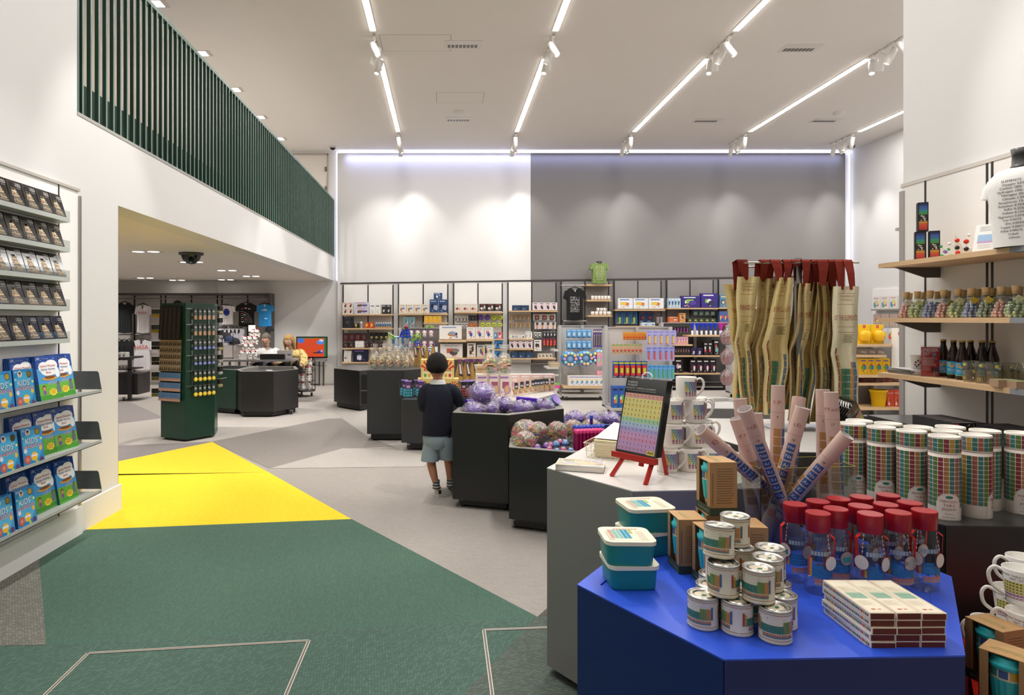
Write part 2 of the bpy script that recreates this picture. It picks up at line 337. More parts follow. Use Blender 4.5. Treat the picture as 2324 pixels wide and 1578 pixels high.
# ceiling light lines and track spots
def strip_obj(x, y0, y1, lab):
    t = thing('linear_light', lab, 'light', (x, y0, ZC), group='linear ceiling lights')
    m = MB(); m.box(-.045, .045, 0, y1-y0, -.012, 0, '#f5f3ef', 'satin'); m.build('housing', t)
    m = MB(); m.box(-.036, .036, .01, y1-y0-.01, -.022, -.012, '#fff6ea', 'emit9'); m.build('diffuser', t, label='glowing white diffuser')
RN = ['leftmost', 'second', 'third', 'fourth', 'rightmost']; YN = ['nearest', 'near', 'far']
for i, x in enumerate(LX):
    for j, (y0, y1) in enumerate(LY):
        if x > 3 and y1 < 4.47: continue
        strip_obj(x, y0, y1, f'{YN[j]} white light strip of the {RN[i]} ceiling line')
def mk_spot():
    t = thing('track_spotlight', '', 'spotlight')
    m = MB(); m.box(-.02, .02, -.05, .05, -.03, 0, '#f2f0ec', 'satin'); m.build('adapter', t)
    m = MB(); m.tube([(0, 0, -.03), (0, 0, -.1)], .01, '#e8e6e2', 'satin'); m.build('stem', t)
    m = MB(); m.lathe([(.03, .1), (.045, .09), (.045, -.15), (.036, -.15), (.034, -.12)], '#f0eeea', 'satin', 12, cap=False); m.lathe([(.0, -.118), (.034, -.12)], '#fff8ee', 'emit8', 12, cap=False)
    m.build('lamp_head', t, (0, 0, -.15), label='white cylindrical lamp head'); return t
SP = []; proto = None
DIRS = [(.45, -.45), (-.5, .15), (.1, .45), (-.3, -.4)]
for i, x in enumerate(LX):
    for g, yb in enumerate((4.22, 9.1, 13.95)):
        if x > 3 and yb < 5: continue
        tr = thing('light_track', f'white track slot between light strips, {RN[i]} line, {["near","middle","far"][g]} gap', 'track', (x, yb, ZC))
        m = MB(); m.box(-.018, .018, -.02, .88, -.006, 0, '#a7a29c', 'satin'); m.build('rail', tr)
        for k in range(4):
            y = yb+.1+.22*k; lab = f'white track spotlight, {NTH[k]} along the {["near","middle","far"][g]} gap of the {RN[i]} line'
            if proto is None: proto = mk_spot(); r = proto
            else: r = dup(proto)
            r.location = (x, y, ZC-.006); r['label'] = lab; r['group'] = 'white track spotlights'
            dx, dy = DIRS[k]
            if g == 2: dx, dy = [(.1, .5), (-.4, -.1), (.35, -.2), (-.1, .35)][k]
            hd = [c for c in r.children if c.name.startswith('lamp_head')][0]; hd.rotation_euler = (dy, -dx, 0) if False else (dy*.9, -dx*.9, 0)
            SP.append((Vector((x, y, ZC-.35)), dx, dy, i, g, k))
for p, dx, dy, i, g, k in SP:
    if i > 3 and g < 2: continue
    tgt = p+Vector((dx*3.9, dy*3.9, -3.9))
    if g == 2 and k in (0, 3): tgt = Vector((p.x+(.5 if k else -.5), YB-.06, 3.2))
    wd_ = tgt.z > 2 or i == 4; spot('track_spot_light', p, tgt, 80 if wd_ else SPOT_W, 58 if wd_ else 38, 1 if wd_ else .6)
for x in (-3.6, -5.6, -7.6):
    for y in (6.6, 9.2, 11.8, 14.2): spot('downlight_light', (x, y, 2.36), (x, y, 0), MEZZ_W, 110, .8, .05)
for i in range(5): spot('mezzanine_light', (-3.57, 8.23+1.54*i, ZC-.03), (-3.57, 8.23+1.54*i, 0), 90, 100, .7, .05)
area('mezzanine_fill', (-5.2, 9.5, ZC-.03), .3, 9, 60)
# ================================================================ FIXTURE BUILDERS
def caster(parent, x, y, z=.0, lab=None, rz=0):
    m = MB(); m.box(-.018, .018, -.02, .02, .055, .075, '#8e8e8e', 'metal'); m.box(-.02, -.015, -.012, .02, .02, .06, '#8e8e8e', 'metal'); m.box(.015, .02, -.012, .02, .02, .06, '#8e8e8e', 'metal')
    c = m.build('caster', parent, (x, y, z), (0, 0, rz))
    w_ = MB(); w_.T = Matrix.Rotation(PI/2, 4, 'Y'); w_.lathe([(.0, -.012), (.026, -.012), (.026, .012), (0, .012)], '#2a2a2b', 'satin', 12, smooth=False); w_.build('wheel', c, (0, .006, .026))
def inset(pts, d):
    n = len(pts); out = []
    for i in range(n):
        p0, p1, p2 = Vector(pts[i-1]), Vector(pts[i]), Vector(pts[(i+1) % n]); a = (p1-p0).normalized(); b = (p2-p1).normalized()
        na, nb = Vector((-a.y, a.x)), Vector((-b.y, b.x)); k = (na+nb); k = k*(d/max(.25, k.length_squared/2)); out.append((p1.x+k.x, p1.y+k.y))
    return out
def cabinet(name, label, cat, pts, h, col, top=None, tray=0, casters=(), bottom=.07, faces=None, rim=.05, matk='laminate', edge='#6d6c6a'):
    """polygonal display plinth on casters: one side_panel per side, top (or sunk tray), casters"""
    ox, oy = pts[0]; t = thing(name, label, cat, (ox, oy, 0)); q = [(x-ox, y-oy) for x, y in pts]; n = len(q); top = top or col
    m = MB(); m.prism(inset(q, .045), .0 if not casters else .02, bottom, '#151515', 'satin'); m.build('base', t, label='recessed black base')
    zt = h-.004
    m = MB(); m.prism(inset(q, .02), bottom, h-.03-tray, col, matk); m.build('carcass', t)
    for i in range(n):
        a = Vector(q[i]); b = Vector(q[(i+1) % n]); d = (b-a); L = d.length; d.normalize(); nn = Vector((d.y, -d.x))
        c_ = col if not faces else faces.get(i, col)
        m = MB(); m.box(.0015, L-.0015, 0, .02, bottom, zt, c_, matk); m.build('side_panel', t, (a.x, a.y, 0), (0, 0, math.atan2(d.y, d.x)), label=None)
    m = MB()
    if not tray: m.prism(q, zt, h, top, matk); m.build('top', t)
    else:
        r = inset(q, rim); zz = h
        for i in range(n):
            j = (i+1) % n
            m.add([(q[i][0], q[i][1], zz), (q[j][0], q[j][1], zz), (r[j][0], r[j][1], zz), (r[i][0], r[i][1], zz)], [(0, 1, 2, 3)], top, 'satin')
            m.add([(r[i][0], r[i][1], zz), (r[j][0], r[j][1], zz), (r[j][0], r[j][1], zz-tray), (r[i][0], r[i][1], zz-tray)], [(0, 1, 2, 3)], top, 'satin')
            m.add([(q[i][0], q[i][1], zt), (q[j][0], q[j][1], zt), (q[j][0], q[j][1], zz), (q[i][0], q[i][1], zz)], [(0, 1, 2, 3)], top, 'satin')
        m.add([(x, y, zz-tray) for x, y in r], [tuple(range(n))], '#3b3a3a' if tray > .03 else top, 'satin'); m.build('tray', t, label='sunken metal tray top')
    for c in casters: caster(t, c[0]-ox, c[1]-oy)
    return t
TEAL, CREAM = '#2fa79f', '#f1e9cf'
PC = dict(red='#a8403a', yel='#c9a13a', teal='#2f7d70', grn='#6f8f4a', blu='#48689a', org='#c98a4a', sal='#c97f63', sla='#6c7f86', prp='#7a5f8c')
def pt_cells():
    for r in range(9):
        if r == 0: cs = (0, 17)
        elif r < 3: cs = (0, 1, 12, 13, 14, 15, 16, 17)
        elif r < 7: cs = range(18)
        else: cs = range(3, 17)
        for c in cs:
            k = 'red' if c == 0 else 'yel' if c == 1 else 'blu' if c == 17 else ('grn', 'org')[c > 14] if c > 11 else 'teal'
            if r > 6: k = 'sal' if r == 7 else 'sla'
            yield c, r, k
def ptable(mb, fn, u0, v0, w_, h_, pal=None, gap=.12, m='card', nsub=1):
    """periodic-table print: grid of small coloured cells, u to the right, v upwards"""
    pal = pal or PC; cw, ch = w_/18, h_/9.5
    for c, r, k in pt_cells():
        rr = r+(.5 if r > 6 else 0); u = u0+c*cw; v = v0+h_-(rr+1)*ch
        mb.rect(fn, u+cw*gap/2, v+ch*gap/2, u+cw*(1-gap/2), v+ch*(1-gap/2), pal.get(k, '#888888'), m, nsub)
def lines(mb, fn, u0, v0, u1, n, dv, col, th=.4, rnd=.3, m='card'):
    for i in range(n):
        w_ = (u1-u0)*(1-rnd*random.random()); v = v0-i*dv; mb.rect(fn, u0, v-dv*th, u0+w_, v, col, m, 1)
# ================================================================ FOREGROUND: BLUE TABLE AND WHAT STANDS ON IT
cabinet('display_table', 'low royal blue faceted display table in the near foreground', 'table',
        [(.384, 1.92), (.631, 1.496), (1.192, 1.514), (1.516, 1.978), (1.43, 2.46), (1.0, 2.405), (.72, 2.385)], .73, '#0e2569', '#2c56d6', tray=.004, rim=.055)  # same blue all over: shade put into the side colour, light into the top
BT = .7265
def mk_lunch(w_=.137, d_=.13, h_=.062):
    def f():
        t = thing('lunch_box', '', 'lunch box')
        m = MB(); r = .022
        P0 = []
        for k, (s, z) in enumerate(((.90, 0), (.93, .006), (1, h_))):
            ring = []
            for cx, cy, a0 in ((1, -1, -90), (1, 1, 0), (-1, 1, 90), (-1, -1, 180)):
                for i in range(5):
                    a = math.radians(a0+22.5*i); ring.append((s*(cx*(w_/2-r))+r*math.cos(a), s*(cy*(d_/2-r))+r*math.sin(a), z))
            P0.append(ring)
        n = 20
        V = sum(P0, []); Fs = [(k*n+i, k*n+(i+1) % n, (k+1)*n+(i+1) % n, (k+1)*n+i) for k in range(2) for i in range(n)]+[tuple(range(n-1, -1, -1))]
        m.add(V, Fs, '#1f8f8c', 'satin', True); m.build('body', t)
        m = MB(); m.bbox(-w_/2-.005, w_/2+.005, -d_/2-.005, d_/2+.005, h_-.002, h_+.009, '#f3ecd2', 'satin', r+.002, 4)
        fn = lambda u, v: (u, v, h_+.0094)
        m.rect(fn, -w_/2+.012, -d_/2+.012, w_/2-.012, d_/2-.012, '#efe6cc', 'card')
        fn = lambda u, v: (v, -u, h_+.0098); q = w_*.36
        for i in range(11):
            for j in range(6):
                c_ = '#2a9fc0' if 2 < j < 5 else ('#d9a79a' if j < 1 else '#8fc3b8' if j < 3 else '#b9c46a')
                if j == 5 and i < 6: continue
                fn2 = lambda u, v: (u, v, h_+.0098)
                m.rect(fn2, -q+j*.012, -q+.012+i*.0072, -q+j*.012+.0105, -q+.012+i*.0072+.006, c_, 'card')
        for i in range(9): m.rect(fn2, -w_*.43, -q+i*.009, -w_*.30, -q+i*.009+.0025, '#c9bfa9', 'card'); m.rect(fn2, w_*.22, -q+i*.009, w_*.38, -q+i*.009+.0025, '#cfc5ae', 'card')
        for i in range(8): m.rect(fn2, -.03+i*.009, q-.006, -.03+i*.009+.0075, q, '#d9674d', 'card')
        m.build('lid', t, label='cream printed lid'); return t
    return f
H1 = .071
for i, (x, y, z, rz, lab) in enumerate(((.540, 1.945, BT, .02, 'teal lunch box with cream lid, lower one of the pair at the front left of the blue table'),
                                        (.532, 1.94, BT+H1, -.03, 'teal lunch box with cream printed lid, topmost of the pair at the front left of the blue table'))):
    if i == 0: lb = mk_lunch()(); r = lb; lb.location = (x, y, z); lb.rotation_euler = (0, 0, rz)
    else: r = dup(lb, (x, y, z), rz)
    tag(r, lab, 'lunch box', 'teal lunch boxes')
r = mk_lunch(.15, .14, .070)(); r.location = (.672, 2.215, BT); r.rotation_euler = (0, 0, .35); tag(r, 'large teal lunch box under another one behind the cardboard cup boxes', 'lunch box', 'teal lunch boxes')
r = dup(r, (.668, 2.21, BT+.0795), .12, 'large teal lunch box with printed cream lid, on top behind the cardboard cup boxes')
def mk_tin():
    t = thing('candle_tin', '', 'tin'); R = .0378
    m = MB(); m.lathe([(R-.002, 0), (R, .002), (R, .006), (R-.0008, .008), (R-.0008, .072), (R, .0745)], '#efe8d2', 'satin', 28, cap=False)
    fn = cylmap(R+.0001)
    for v in (.0095, .0695): m.rect(fn, -.118, v, .118, v+.0012, '#b5704f', 'card', 28)
    for a in (-.112, .006):
        ptable(m, cylmap(R+.0003), a+.002, .016, .098, .044, gap=.1)
        lines(m, cylmap(R+.0003), a+.03, .062, a+.075, 2, .003, '#8f8674')
    m.build('body', t, rot=(0, 0, .3))
    m = MB(); m.lathe([(R+.0004, .075), (R+.0008, .079), (R-.002, .0805), (R-.004, .078), (.026, .077), (.0255, .0795), (.0235, .0798), (.022, .076), (0, .076)], '#b9b7b2', 'metal', 28); m.lathe([(.0215, .0764), (0, .0768)], '#e9dcc0', 'card', 20)
    m.disc(lambda u, v: (u, v, .0772), 0, -.004, .009, .006, '#2c7a63', 'card', 4); m.build('lid', t, label='shiny silver lid'); return t
tins = [(.6525, 1.672, 0, .3, 'front left tin of the bottom layer'), (.725, 1.641, 0, 2.5, 'front middle tin of the bottom layer'), (.799, 1.600, 0, .9, 'front right tin of the bottom layer'),
        (.850, 1.672, 0, .5, 'tin just behind the front right one, bottom layer'), (.874, 1.747, 0, 1.8, 'rear right tin of the bottom layer'), (.698, 1.736, 0, 1, 'tin behind the front left one, bottom layer'),
        (.733, 1.806, 0, 2, 'rear left tin of the bottom layer'), (.777, 1.713, 0, 2.2, 'hidden middle tin of the bottom layer'), (.810, 1.790, 0, .2, 'rear middle tin of the bottom layer'),
        (.704, 1.671, 1, 2.7, 'left tin of the second layer, its print turned left'), (.776, 1.636, 1, .35, 'right front tin of the second layer'), (.834, 1.708, 1, .6, 'tin behind the right one, second layer'),
        (.877, 1.782, 1, .8, 'rear right tin of the second layer'), (.727, 1.745, 1, 1.2, 'tin behind the left one, second layer'), (.795, 1.787, 1, 2.2, 'rear middle tin of the second layer'),
        (.7035, 1.700, 2, .45, 'tilted top tin at the front left of the pile'), (.790, 1.800, 2, .1, 'top tin at the back of the pile')]
t0 = None
for x, y, k, a, lab in tins:
    if t0 is None: t0 = mk_tin(); r = t0
    else: r = dup(t0)
    r.location = (x, y, BT+.0805*k); r.rotation_euler = (0, 0, a); tag(r, 'cream periodic table tin with silver lid, '+lab, 'tin', 'cream candle tins piled on the blue table')
    if 'tilted' in lab: r.rotation_euler = (-.05, .10, .45); r.location.z += .004
KR = '#b08a60'
def mk_cupbox(w_=.085, d_=.10, h_=.165, jut=1):
    t = thing('travel_mug_box', '', 'box')
    # the box opens towards -X where the mug shows
    m = MB(); e = .002
    m.box(-w_/2, w_/2, d_/2-e, d_/2, 0, h_, KR, 'card'); m.box(-w_/2, w_/2, -d_/2, -d_/2+e, 0, h_, KR, 'card'); m.box(w_/2-e, w_/2, -d_/2+e, d_/2-e, 0, h_, KR, 'card')
    m.box(-w_/2, w_/2, -d_/2+e, d_/2-e, 0, e, KR, 'card'); m.box(-w_/2, w_/2, -d_/2+e, d_/2-e, h_-e, h_, '#c49a68', 'card')
    for s in (-1, 1): m.box(-w_/2, -w_/2+e, s*d_/2-(.02 if s > 0 else 0), s*d_/2+(.0 if s > 0 else .02), e, h_-e, KR, 'card')
    m.box(-w_/2-.0004, -w_/2, -d_/2, d_/2, 0, .026, '#3d4a3a', 'card'); m.build('carton', t, label='brown kraft carton')
    m = MB(); fn = lambda u, v: (u, -d_/2-.0004, v)
    lines(m, fn, -w_/2+.02, h_-.02, w_/2-.01, 15, .0075, '#7d6242', .3, .15); m.rect(fn, -w_/2, 0, w_/2, .024, '#3d4a3a')
    fl = lambda u, v: (-w_/2-.0008, -u, v); m.text(fl, 'Bamboo Travel Mug', 0, .009, .0085, '#9fb08a')
    ft = lambda u, v: (-v, u, h_+.0006); m.text(ft, 'Bamboo Travel Mug', 0, .012, .0085, '#7f8f3a'); m.rect(ft, -.03, .001, .03, .005, '#a5a565')
    fr = lambda u, v: (-w_/2+.012-v*1, -d_/2-.0006, u+h_/2); m.rect(lambda u, v: (-w_/2+.010-v, -d_/2-.0006, u+h_/2), -.05, 0, .05, .004, '#8b6f4c'); m.build('print', t)
    m = MB(); c = (-.006, 0, .004)
    m.lathe([(.0, .0), (.025, .0), (.036, .100), (.036, .126)], '#e9e0cc', 'satin', 20, c, cap=False); fnc = lambda u, v: (c[0]-.0366*math.cos(u/.0366), c[1]+.0366*math.sin(u/.0366), c[2]+v)
    for i, k in enumerate(('red', 'yel', 'blu', 'teal', 'grn')): m.rect(fnc, -.055+i*.023, .103, -.055+i*.023+.019, .122, PC[k], 'card', 4)
    m.build('cup', t, label='pale cup with coloured squares')
    m = MB(); m.lathe([(.0385, .124), (.040, .130), (.040, .136), (.034, .139), (.034, .150), (.030, .152), (0, .152)], '#35bcc4', 'satin', 24, c, cap=False); m.build('lid', t, label='turquoise lid')
    m = MB(); n = 36; V = []; Fs = []
    for i in range(n):
        a = 2*PI*i/n; q = .0012 if i % 2 else -.0004
        V += [(c[0]+(.0305+q)*math.cos(a), c[1]+(.0305+q)*math.sin(a), c[2]+.040), (c[0]+(.0368+q)*math.cos(a), c[1]+(.0368+q)*math.sin(a), c[2]+.098)]
    Fs = [(2*i, 2*((i+1) % n), 2*((i+1) % n)+1, 2*i+1) for i in range(n)]; m.add(V, Fs, '#35bcc4', 'satin', False); m.build('sleeve', t, label='ribbed turquoise sleeve'); return t
cb = None
for x, y, z, rz, lab in ((.752, 2.055, BT, 0, 'behind the tins, leftmost on the blue table'), (.788, 1.94, BT, .06, 'second from the left, close behind the tins'), (.857, 2.10, BT, -.03, 'underneath another, third from the left'),
                         (.860, 2.095, BT+.1655, .05, 'stacked on top of another, standing highest'), (.905, 1.98, BT, -.1, 'beside the clear poster bin'),
                         (1.42, 1.665, .50, .62, 'largest in view at the bottom right corner'), (1.515, 1.82, .50, .25, 'behind the nearest one at the bottom right corner')):
    if cb is None: cb = mk_cupbox(); r = cb
    else: r = dup(cb)
    r.location = (x, y, z); r.rotation_euler = (0, 0, rz); tag(r, 'brown card box with turquoise travel mug, '+lab, 'box', 'boxed turquoise travel mugs')
# flat pencil boxes
def mk_pencil():
    t = thing('pencil_box', '', 'box'); w_, L_, h_ = .0585, .197, .0165
    m = MB(); m.box(-w_/2, w_/2, -L_/2, L_/2, 0, h_, '#efe6cf', 'card'); m.build('carton', t)
    m = MB(); m.box(-w_/2+.002, w_/2-.002, -L_/2-.0006, -L_/2+.0004, .0015, h_-.0015, '#6b2c20', 'card'); m.build('end_flap', t, label='dark red brown end flap')
    m = MB(); fn = lambda u, v: (u, v, h_+.0002)
    for u in (-w_/2+.003, w_/2-.004): m.rect(fn, u, -L_/2+.004, u+.001, L_/2-.004, '#b5654f')
    for v in (-L_/2+.004, L_/2-.005): m.rect(fn, -w_/2+.003, v, w_/2-.003, v+.001, '#b5654f')
    for i in range(6):
        for j in range(8): m.rect(fn, -.02+i*.0068, -.016+j*.0052, -.0138+i*.0068, -.0115+j*.0052, '#86b59c' if j < 6 else '#c8cfb4')
    lines(m, fn, -.02, .055, .02, 7, .004, '#cbbf9f', .35, .5); lines(m, fn, -.02, -.03, .02, 6, .0045, '#d3c7a8', .35, .5); m.disc(fn, -.008, -.078, .006, .003, '#c0563f'); m.disc(fn, .006, -.078, .005, .003, '#cf8a6a')
    fs = lambda u, v: (-w_/2-.0002, -u, v); cc = list(PC.values()); rr = random.Random(3)
    for i in range(26):
        m.rect(fs, -L_/2+.006+i*.0072, .005, -L_/2+.0115+i*.0072, .0115, rr.choice(cc))
    m.build('print', t); return t
pb = None
for k in range(5):
    for i in range(3):
        if pb is None: pb = mk_pencil(); r = pb
        else: r = dup(pb)
        r.location = (1.028+.0592*i+random.uniform(-.002, .002), 1.649+random.uniform(-.003, .003), BT+.0168*k); r.rotation_euler = (0, 0, random.uniform(-.015, .015))
        tag(r, f'flat cream pencil box, {["bottom","second","middle","fourth","top"][k]} layer, {["left","middle","right"][i]} column of the stack on the blue table', 'box', 'flat pencil boxes stacked on the blue table')
# clear water bottles with red caps
def mk_bottle():
    t = thing('water_bottle', '', 'bottle'); R = .036
    m = MB(); m.lathe([(0, .006), (.02, .008), (R-.004, .0), (R, .006), (R, .158), (R-.0015, .166), (.0315, .1715), (.030, .173), (.029, .184)], '#f6f7f8', 'clear', 24, cap=False)
    m.build('body', t, label='clear plastic body')
    m = MB(); m.lathe([(.0300, .1735), (.0312, .175), (.0312, .188), (.0322, .189), (.0324, .2235)], '#a81420', 'satin', 28, cap=False); m.lathe([(.0324, .2235), (.0314, .2252)], '#c03038', 'satin', 28, cap=False); m.lathe([(.0314, .2252), (0, .2252)], '#a81420', 'satin', 28, cap=False); m.build('cap', t, label='red screw cap')
    m = MB(); fn = cylmap(R+.0003); pal = dict(PC, teal='#2f7fb5', blu='#3c6fa8', grn='#4f8f9c', red='#c84a5a', yel='#dcae2a', sal='#d98a6a', sla='#c9a08a')
    ptable(m, fn, -.030, .03, .112, .082, pal, .08)
    for i in range(12):
        for v0, v1 in ((.112, .124),): m.rect(fn, -.02+i*.008, v0, -.0135+i*.008, v1, '#9fb0c4', 'card')
    m.build('print', t, rot=(0, 0, 0), label='coloured periodic table print'); return t
BB = [(1.06, 1.878, 'front row, leftmost'), (1.202, 1.868, 'front row, second from the left'), (1.291, 1.882, 'front row, third from the left'), (1.377, 1.899, 'front row, rightmost'),
      (1.042, 1.967, 'second row, far left beside the poster bin'), (1.134, 1.918, 'between the two left bottles of the front row'), (1.223, 1.945, 'second row, third from the left'), (1.309, 1.963, 'second row, fourth from the left'), (1.394, 1.982, 'second row, rightmost'),
      (1.127, 1.998, 'back row, leftmost'), (1.206, 2.026, 'back row, second from the left'), (1.289, 2.045, 'back row, third from the left'), (1.386, 2.067, 'back row, rightmost')]
b0 = None
for i, (x, y, lab) in enumerate(BB):
    if b0 is None: b0 = mk_bottle(); r = b0
    else: r = dup(b0)
    r.location = (x, y, BT); r.rotation_euler = (0, 0, -.45+.2*math.sin(i*2.3)); tag(r, 'clear bottle with red cap, '+lab, 'bottle', 'red capped water bottles')
    if i in (0, 1, 2, 3, 4, 5):
        s = (1, -1, 1, -1, -1, 1)[i]; z0 = .170
        m = MB(); a = -PI/2+s*1.15-(-.45+.2*math.sin(i*2.3))*0
        ca, sa = math.cos(a), math.sin(a); p0 = Vector((.031*ca, .031*sa, z0)); p1 = p0+Vector((.012*ca, .012*sa, -.01)); p2 = Vector((.041*ca, .041*sa, .10))
        tn = Vector((-sa, ca, 0))*.006
        m.quad(p0-tn, p0+tn, p1+tn, p1-tn, '#d8281f', 'cloth'); m.quad(p1-tn, p1+tn, p2+tn, p2-tn, '#d8281f', 'cloth'); m.build('strap', r, label='red fabric carry strap')
        m = MB(); a2 = a+s*.35*(-1); pts = [Vector((.0335*math.cos(a2+.02*q), .0335*math.sin(a2), z0-.006*q)) if q else Vector((.031*math.cos(a2), .031*math.sin(a2), z0)) for q in range(2)]
        e = Vector((.0385*math.cos(a2), .0385*math.sin(a2), .115))
        for q in range(10):
            A = pts[0].lerp(e, q/10); B_ = pts[0].lerp(e, (q+1)/10); m.tube([A, B_], .0012, '#c22a24' if q % 2 else '#efe9e0', 'card', 4, False)
        cen = e+Vector((.002*math.cos(a2), .002*math.sin(a2), -.022)); nx = Vector((-math.sin(a2), math.cos(a2), 0))
        ff = lambda u, v: tuple(cen+nx*u+Vector((0, 0, v))); f2 = lambda u, v: tuple(cen+nx*u+Vector((0, 0, v))+Vector((math.cos(a2), math.sin(a2), 0))*.0006)
        m.disc(ff, 0, 0, .021, .021, '#b53a34', 'card', 20); m.disc(f2, 0, 0, .0195, .0195, '#ece6da', 'card', 20)
        if i in (4, 5): f3 = lambda u, v: tuple(cen+nx*u+Vector((0, 0, v))+Vector((math.cos(a2), math.sin(a2), 0))*.0012); m.rect(f3, -.012, -.01, .012, .004, '#3f9f9f')
        m.build('swing_tag', r, label='round paper tag on striped string')
# clear acrylic bin with poster tubes
t = thing('poster_bin', 'clear acrylic bin holding rolled posters at the back of the blue table', 'bin', (1.05, 2.2, BT), .1)
W_, D_, H_ = .345, .165, .275; m = MB()
for a in ((0, W_, 0, .004), (0, W_, D_-.004, D_), (0, .004, .004, D_-.004), (W_-.004, W_, .004, D_-.004)): m.box(a[0], a[1], a[2], a[3], 0, H_, '#e9ece8', 'clear')
m.box(0, W_, 0, D_, 0, .004, '#e9ece8', 'clear'); m.build('walls', t)
m = MB()
for a in ((0, W_, 0, .004), (0, W_, D_-.004, D_), (0, .004, 0, D_), (W_-.004, W_, 0, D_)): m.box(a[0], a[1], a[2], a[3], H_, H_+.0015, '#a9a55c', 'gloss')
m.box(-.001, .003, -.001, .003, 0, H_, '#dfe6e2', 'clear'); m.build('rim', t, label='greenish polished edge')
PK = '#d6b9ae'
EL = ['He', 'Ne', 'Ar', 'Kr', 'Xe', 'Rn', 'Og']
def poster(top, bot, head, mode, lab, L_=.50, R=.023):
    top = Vector(top); bot = Vector(bot); d = (top-bot).normalized(); bot = top-d*L_
    t = thing('rolled_poster', 'rolled pink periodic table poster, '+lab, 'poster', bot, group='rolled posters in the clear bin')
    q = d.to_track_quat('Z', 'Y'); t.rotation_mode = 'QUATERNION'; t.rotation_quaternion = q
    cl = q.inverted() @ (Vector((0, 0, H))-(bot+top)/2); face = math.atan2(cl.y, cl.x)+PI/2
    m = MB(); m.lathe([(R, 0), (R, L_)], PK, 'card', 24, cap=False); m.lathe([(R-.0008, L_), (R-.0008, 0)], '#efe6e4', 'card', 24, cap=False); m.lathe([(R, L_), (R-.0012, L_+.0004)], '#efe4e0', 'card', 24, cap=False); m.build('roll', t)
    m = MB(); fn0 = cylmap(R+.0004); fn = lambda u, v: fn0(u, v)
    m.rect(fn, -.035, L_-.095, .035, L_-.0942, '#a86a60', 'card', 10)
    if head: m.text(fn, head, 0, L_-.065, .026 if len(head) < 3 else .017, '#9c4a44')
    if mode == 'el':
        m.text(fn, '18', 0, L_-.116, .012, '#3a3330')
        for i, e in enumerate(EL):
            v = L_-.150-i*.0315; m.rect(fn, -.013, v-.002, .013, v+.0245, '#3a62a0', 'card', 5); m.text(cylmap(R+.0008), e, 0, v+.006, .017, '#e8d8d4')
        for i in range(7): m.rect(fn, -.041, L_-.18-i*.0315, -.017, L_-.155-i*.0315, '#b98a5a' if i else PK, 'card', 4)
        m.rect(fn, -.013, L_-.385, .013, L_-.36, '#d98a78', 'card', 5)
    else:
        m.text(fn, mode, 0, L_-.116, .012, '#3a3330')
        cs = ['#b98a5a', '#b98a5a', '#a98250', '#b98a5a', '#a97f56', '#b98a5a', '#b07a5a']
        for i in range(7): m.rect(fn, -.012, L_-.18-i*.0315, .013, L_-.153-i*.0315, cs[i], 'card', 5); m.rect(fn, .016, L_-.18-i*.0315, .036, L_-.153-i*.0315, '#5f6fa0', 'card', 4)
    m.build('print', t, rot=(0, 0, face))
    m = MB(); m.lathe([(R+.0012, L_*.38-.002), (R+.0022, L_*.38), (R+.0012, L_*.38+.002)], '#cfa978', 'card', 20, cap=False); m.build('rubber_band', t, label='tan rubber band')
PT = [(P(1590, 975, 2.22), (1.25, 2.31, .80), 'E)', 'el', 'leaning far left out over the card boxes'), (P(1679, 905, 2.36), (1.09, 2.33, .76), 'S', '1', 'upright at the left behind the others'),
      (P(1671, 949, 2.27), (1.14, 2.28, .77), '(P.T', '1', 'leaning slightly left, left side of the bin'), (P(1690, 928, 2.16), (1.20, 2.26, .76), 'o.t.E)', 'el', 'crossing in front from upper left'),
      (P(1714, 938, 2.32), (1.13, 2.31, .76), '', '9', 'behind the crossing one at the left'), (P(1766, 875, 2.38), (1.18, 2.36, .76), 'S (P.', '4', 'tallest, upright in the middle'),
      (P(1814, 902, 2.40), (1.19, 2.34, .76), 'E', '17', 'leaning right in the middle, at the back'), (P(1822, 925, 2.22), (1.10, 2.27, .76), 't.E)', 'el', 'leaning right across the middle'),
      (P(1867, 884, 2.40), (1.36, 2.37, .755), '', '2', 'left of the upright pair at the right'), (P(1886, 890, 2.32), (1.37, 2.30, .755), 'P.T.o.t.E', '17', 'right of the upright pair at the right'),
      (P(1922, 988, 2.12), (1.12, 2.27, .80), '', 'el', 'leaning far right over the water bottles')]
for a in PT: poster(*a)
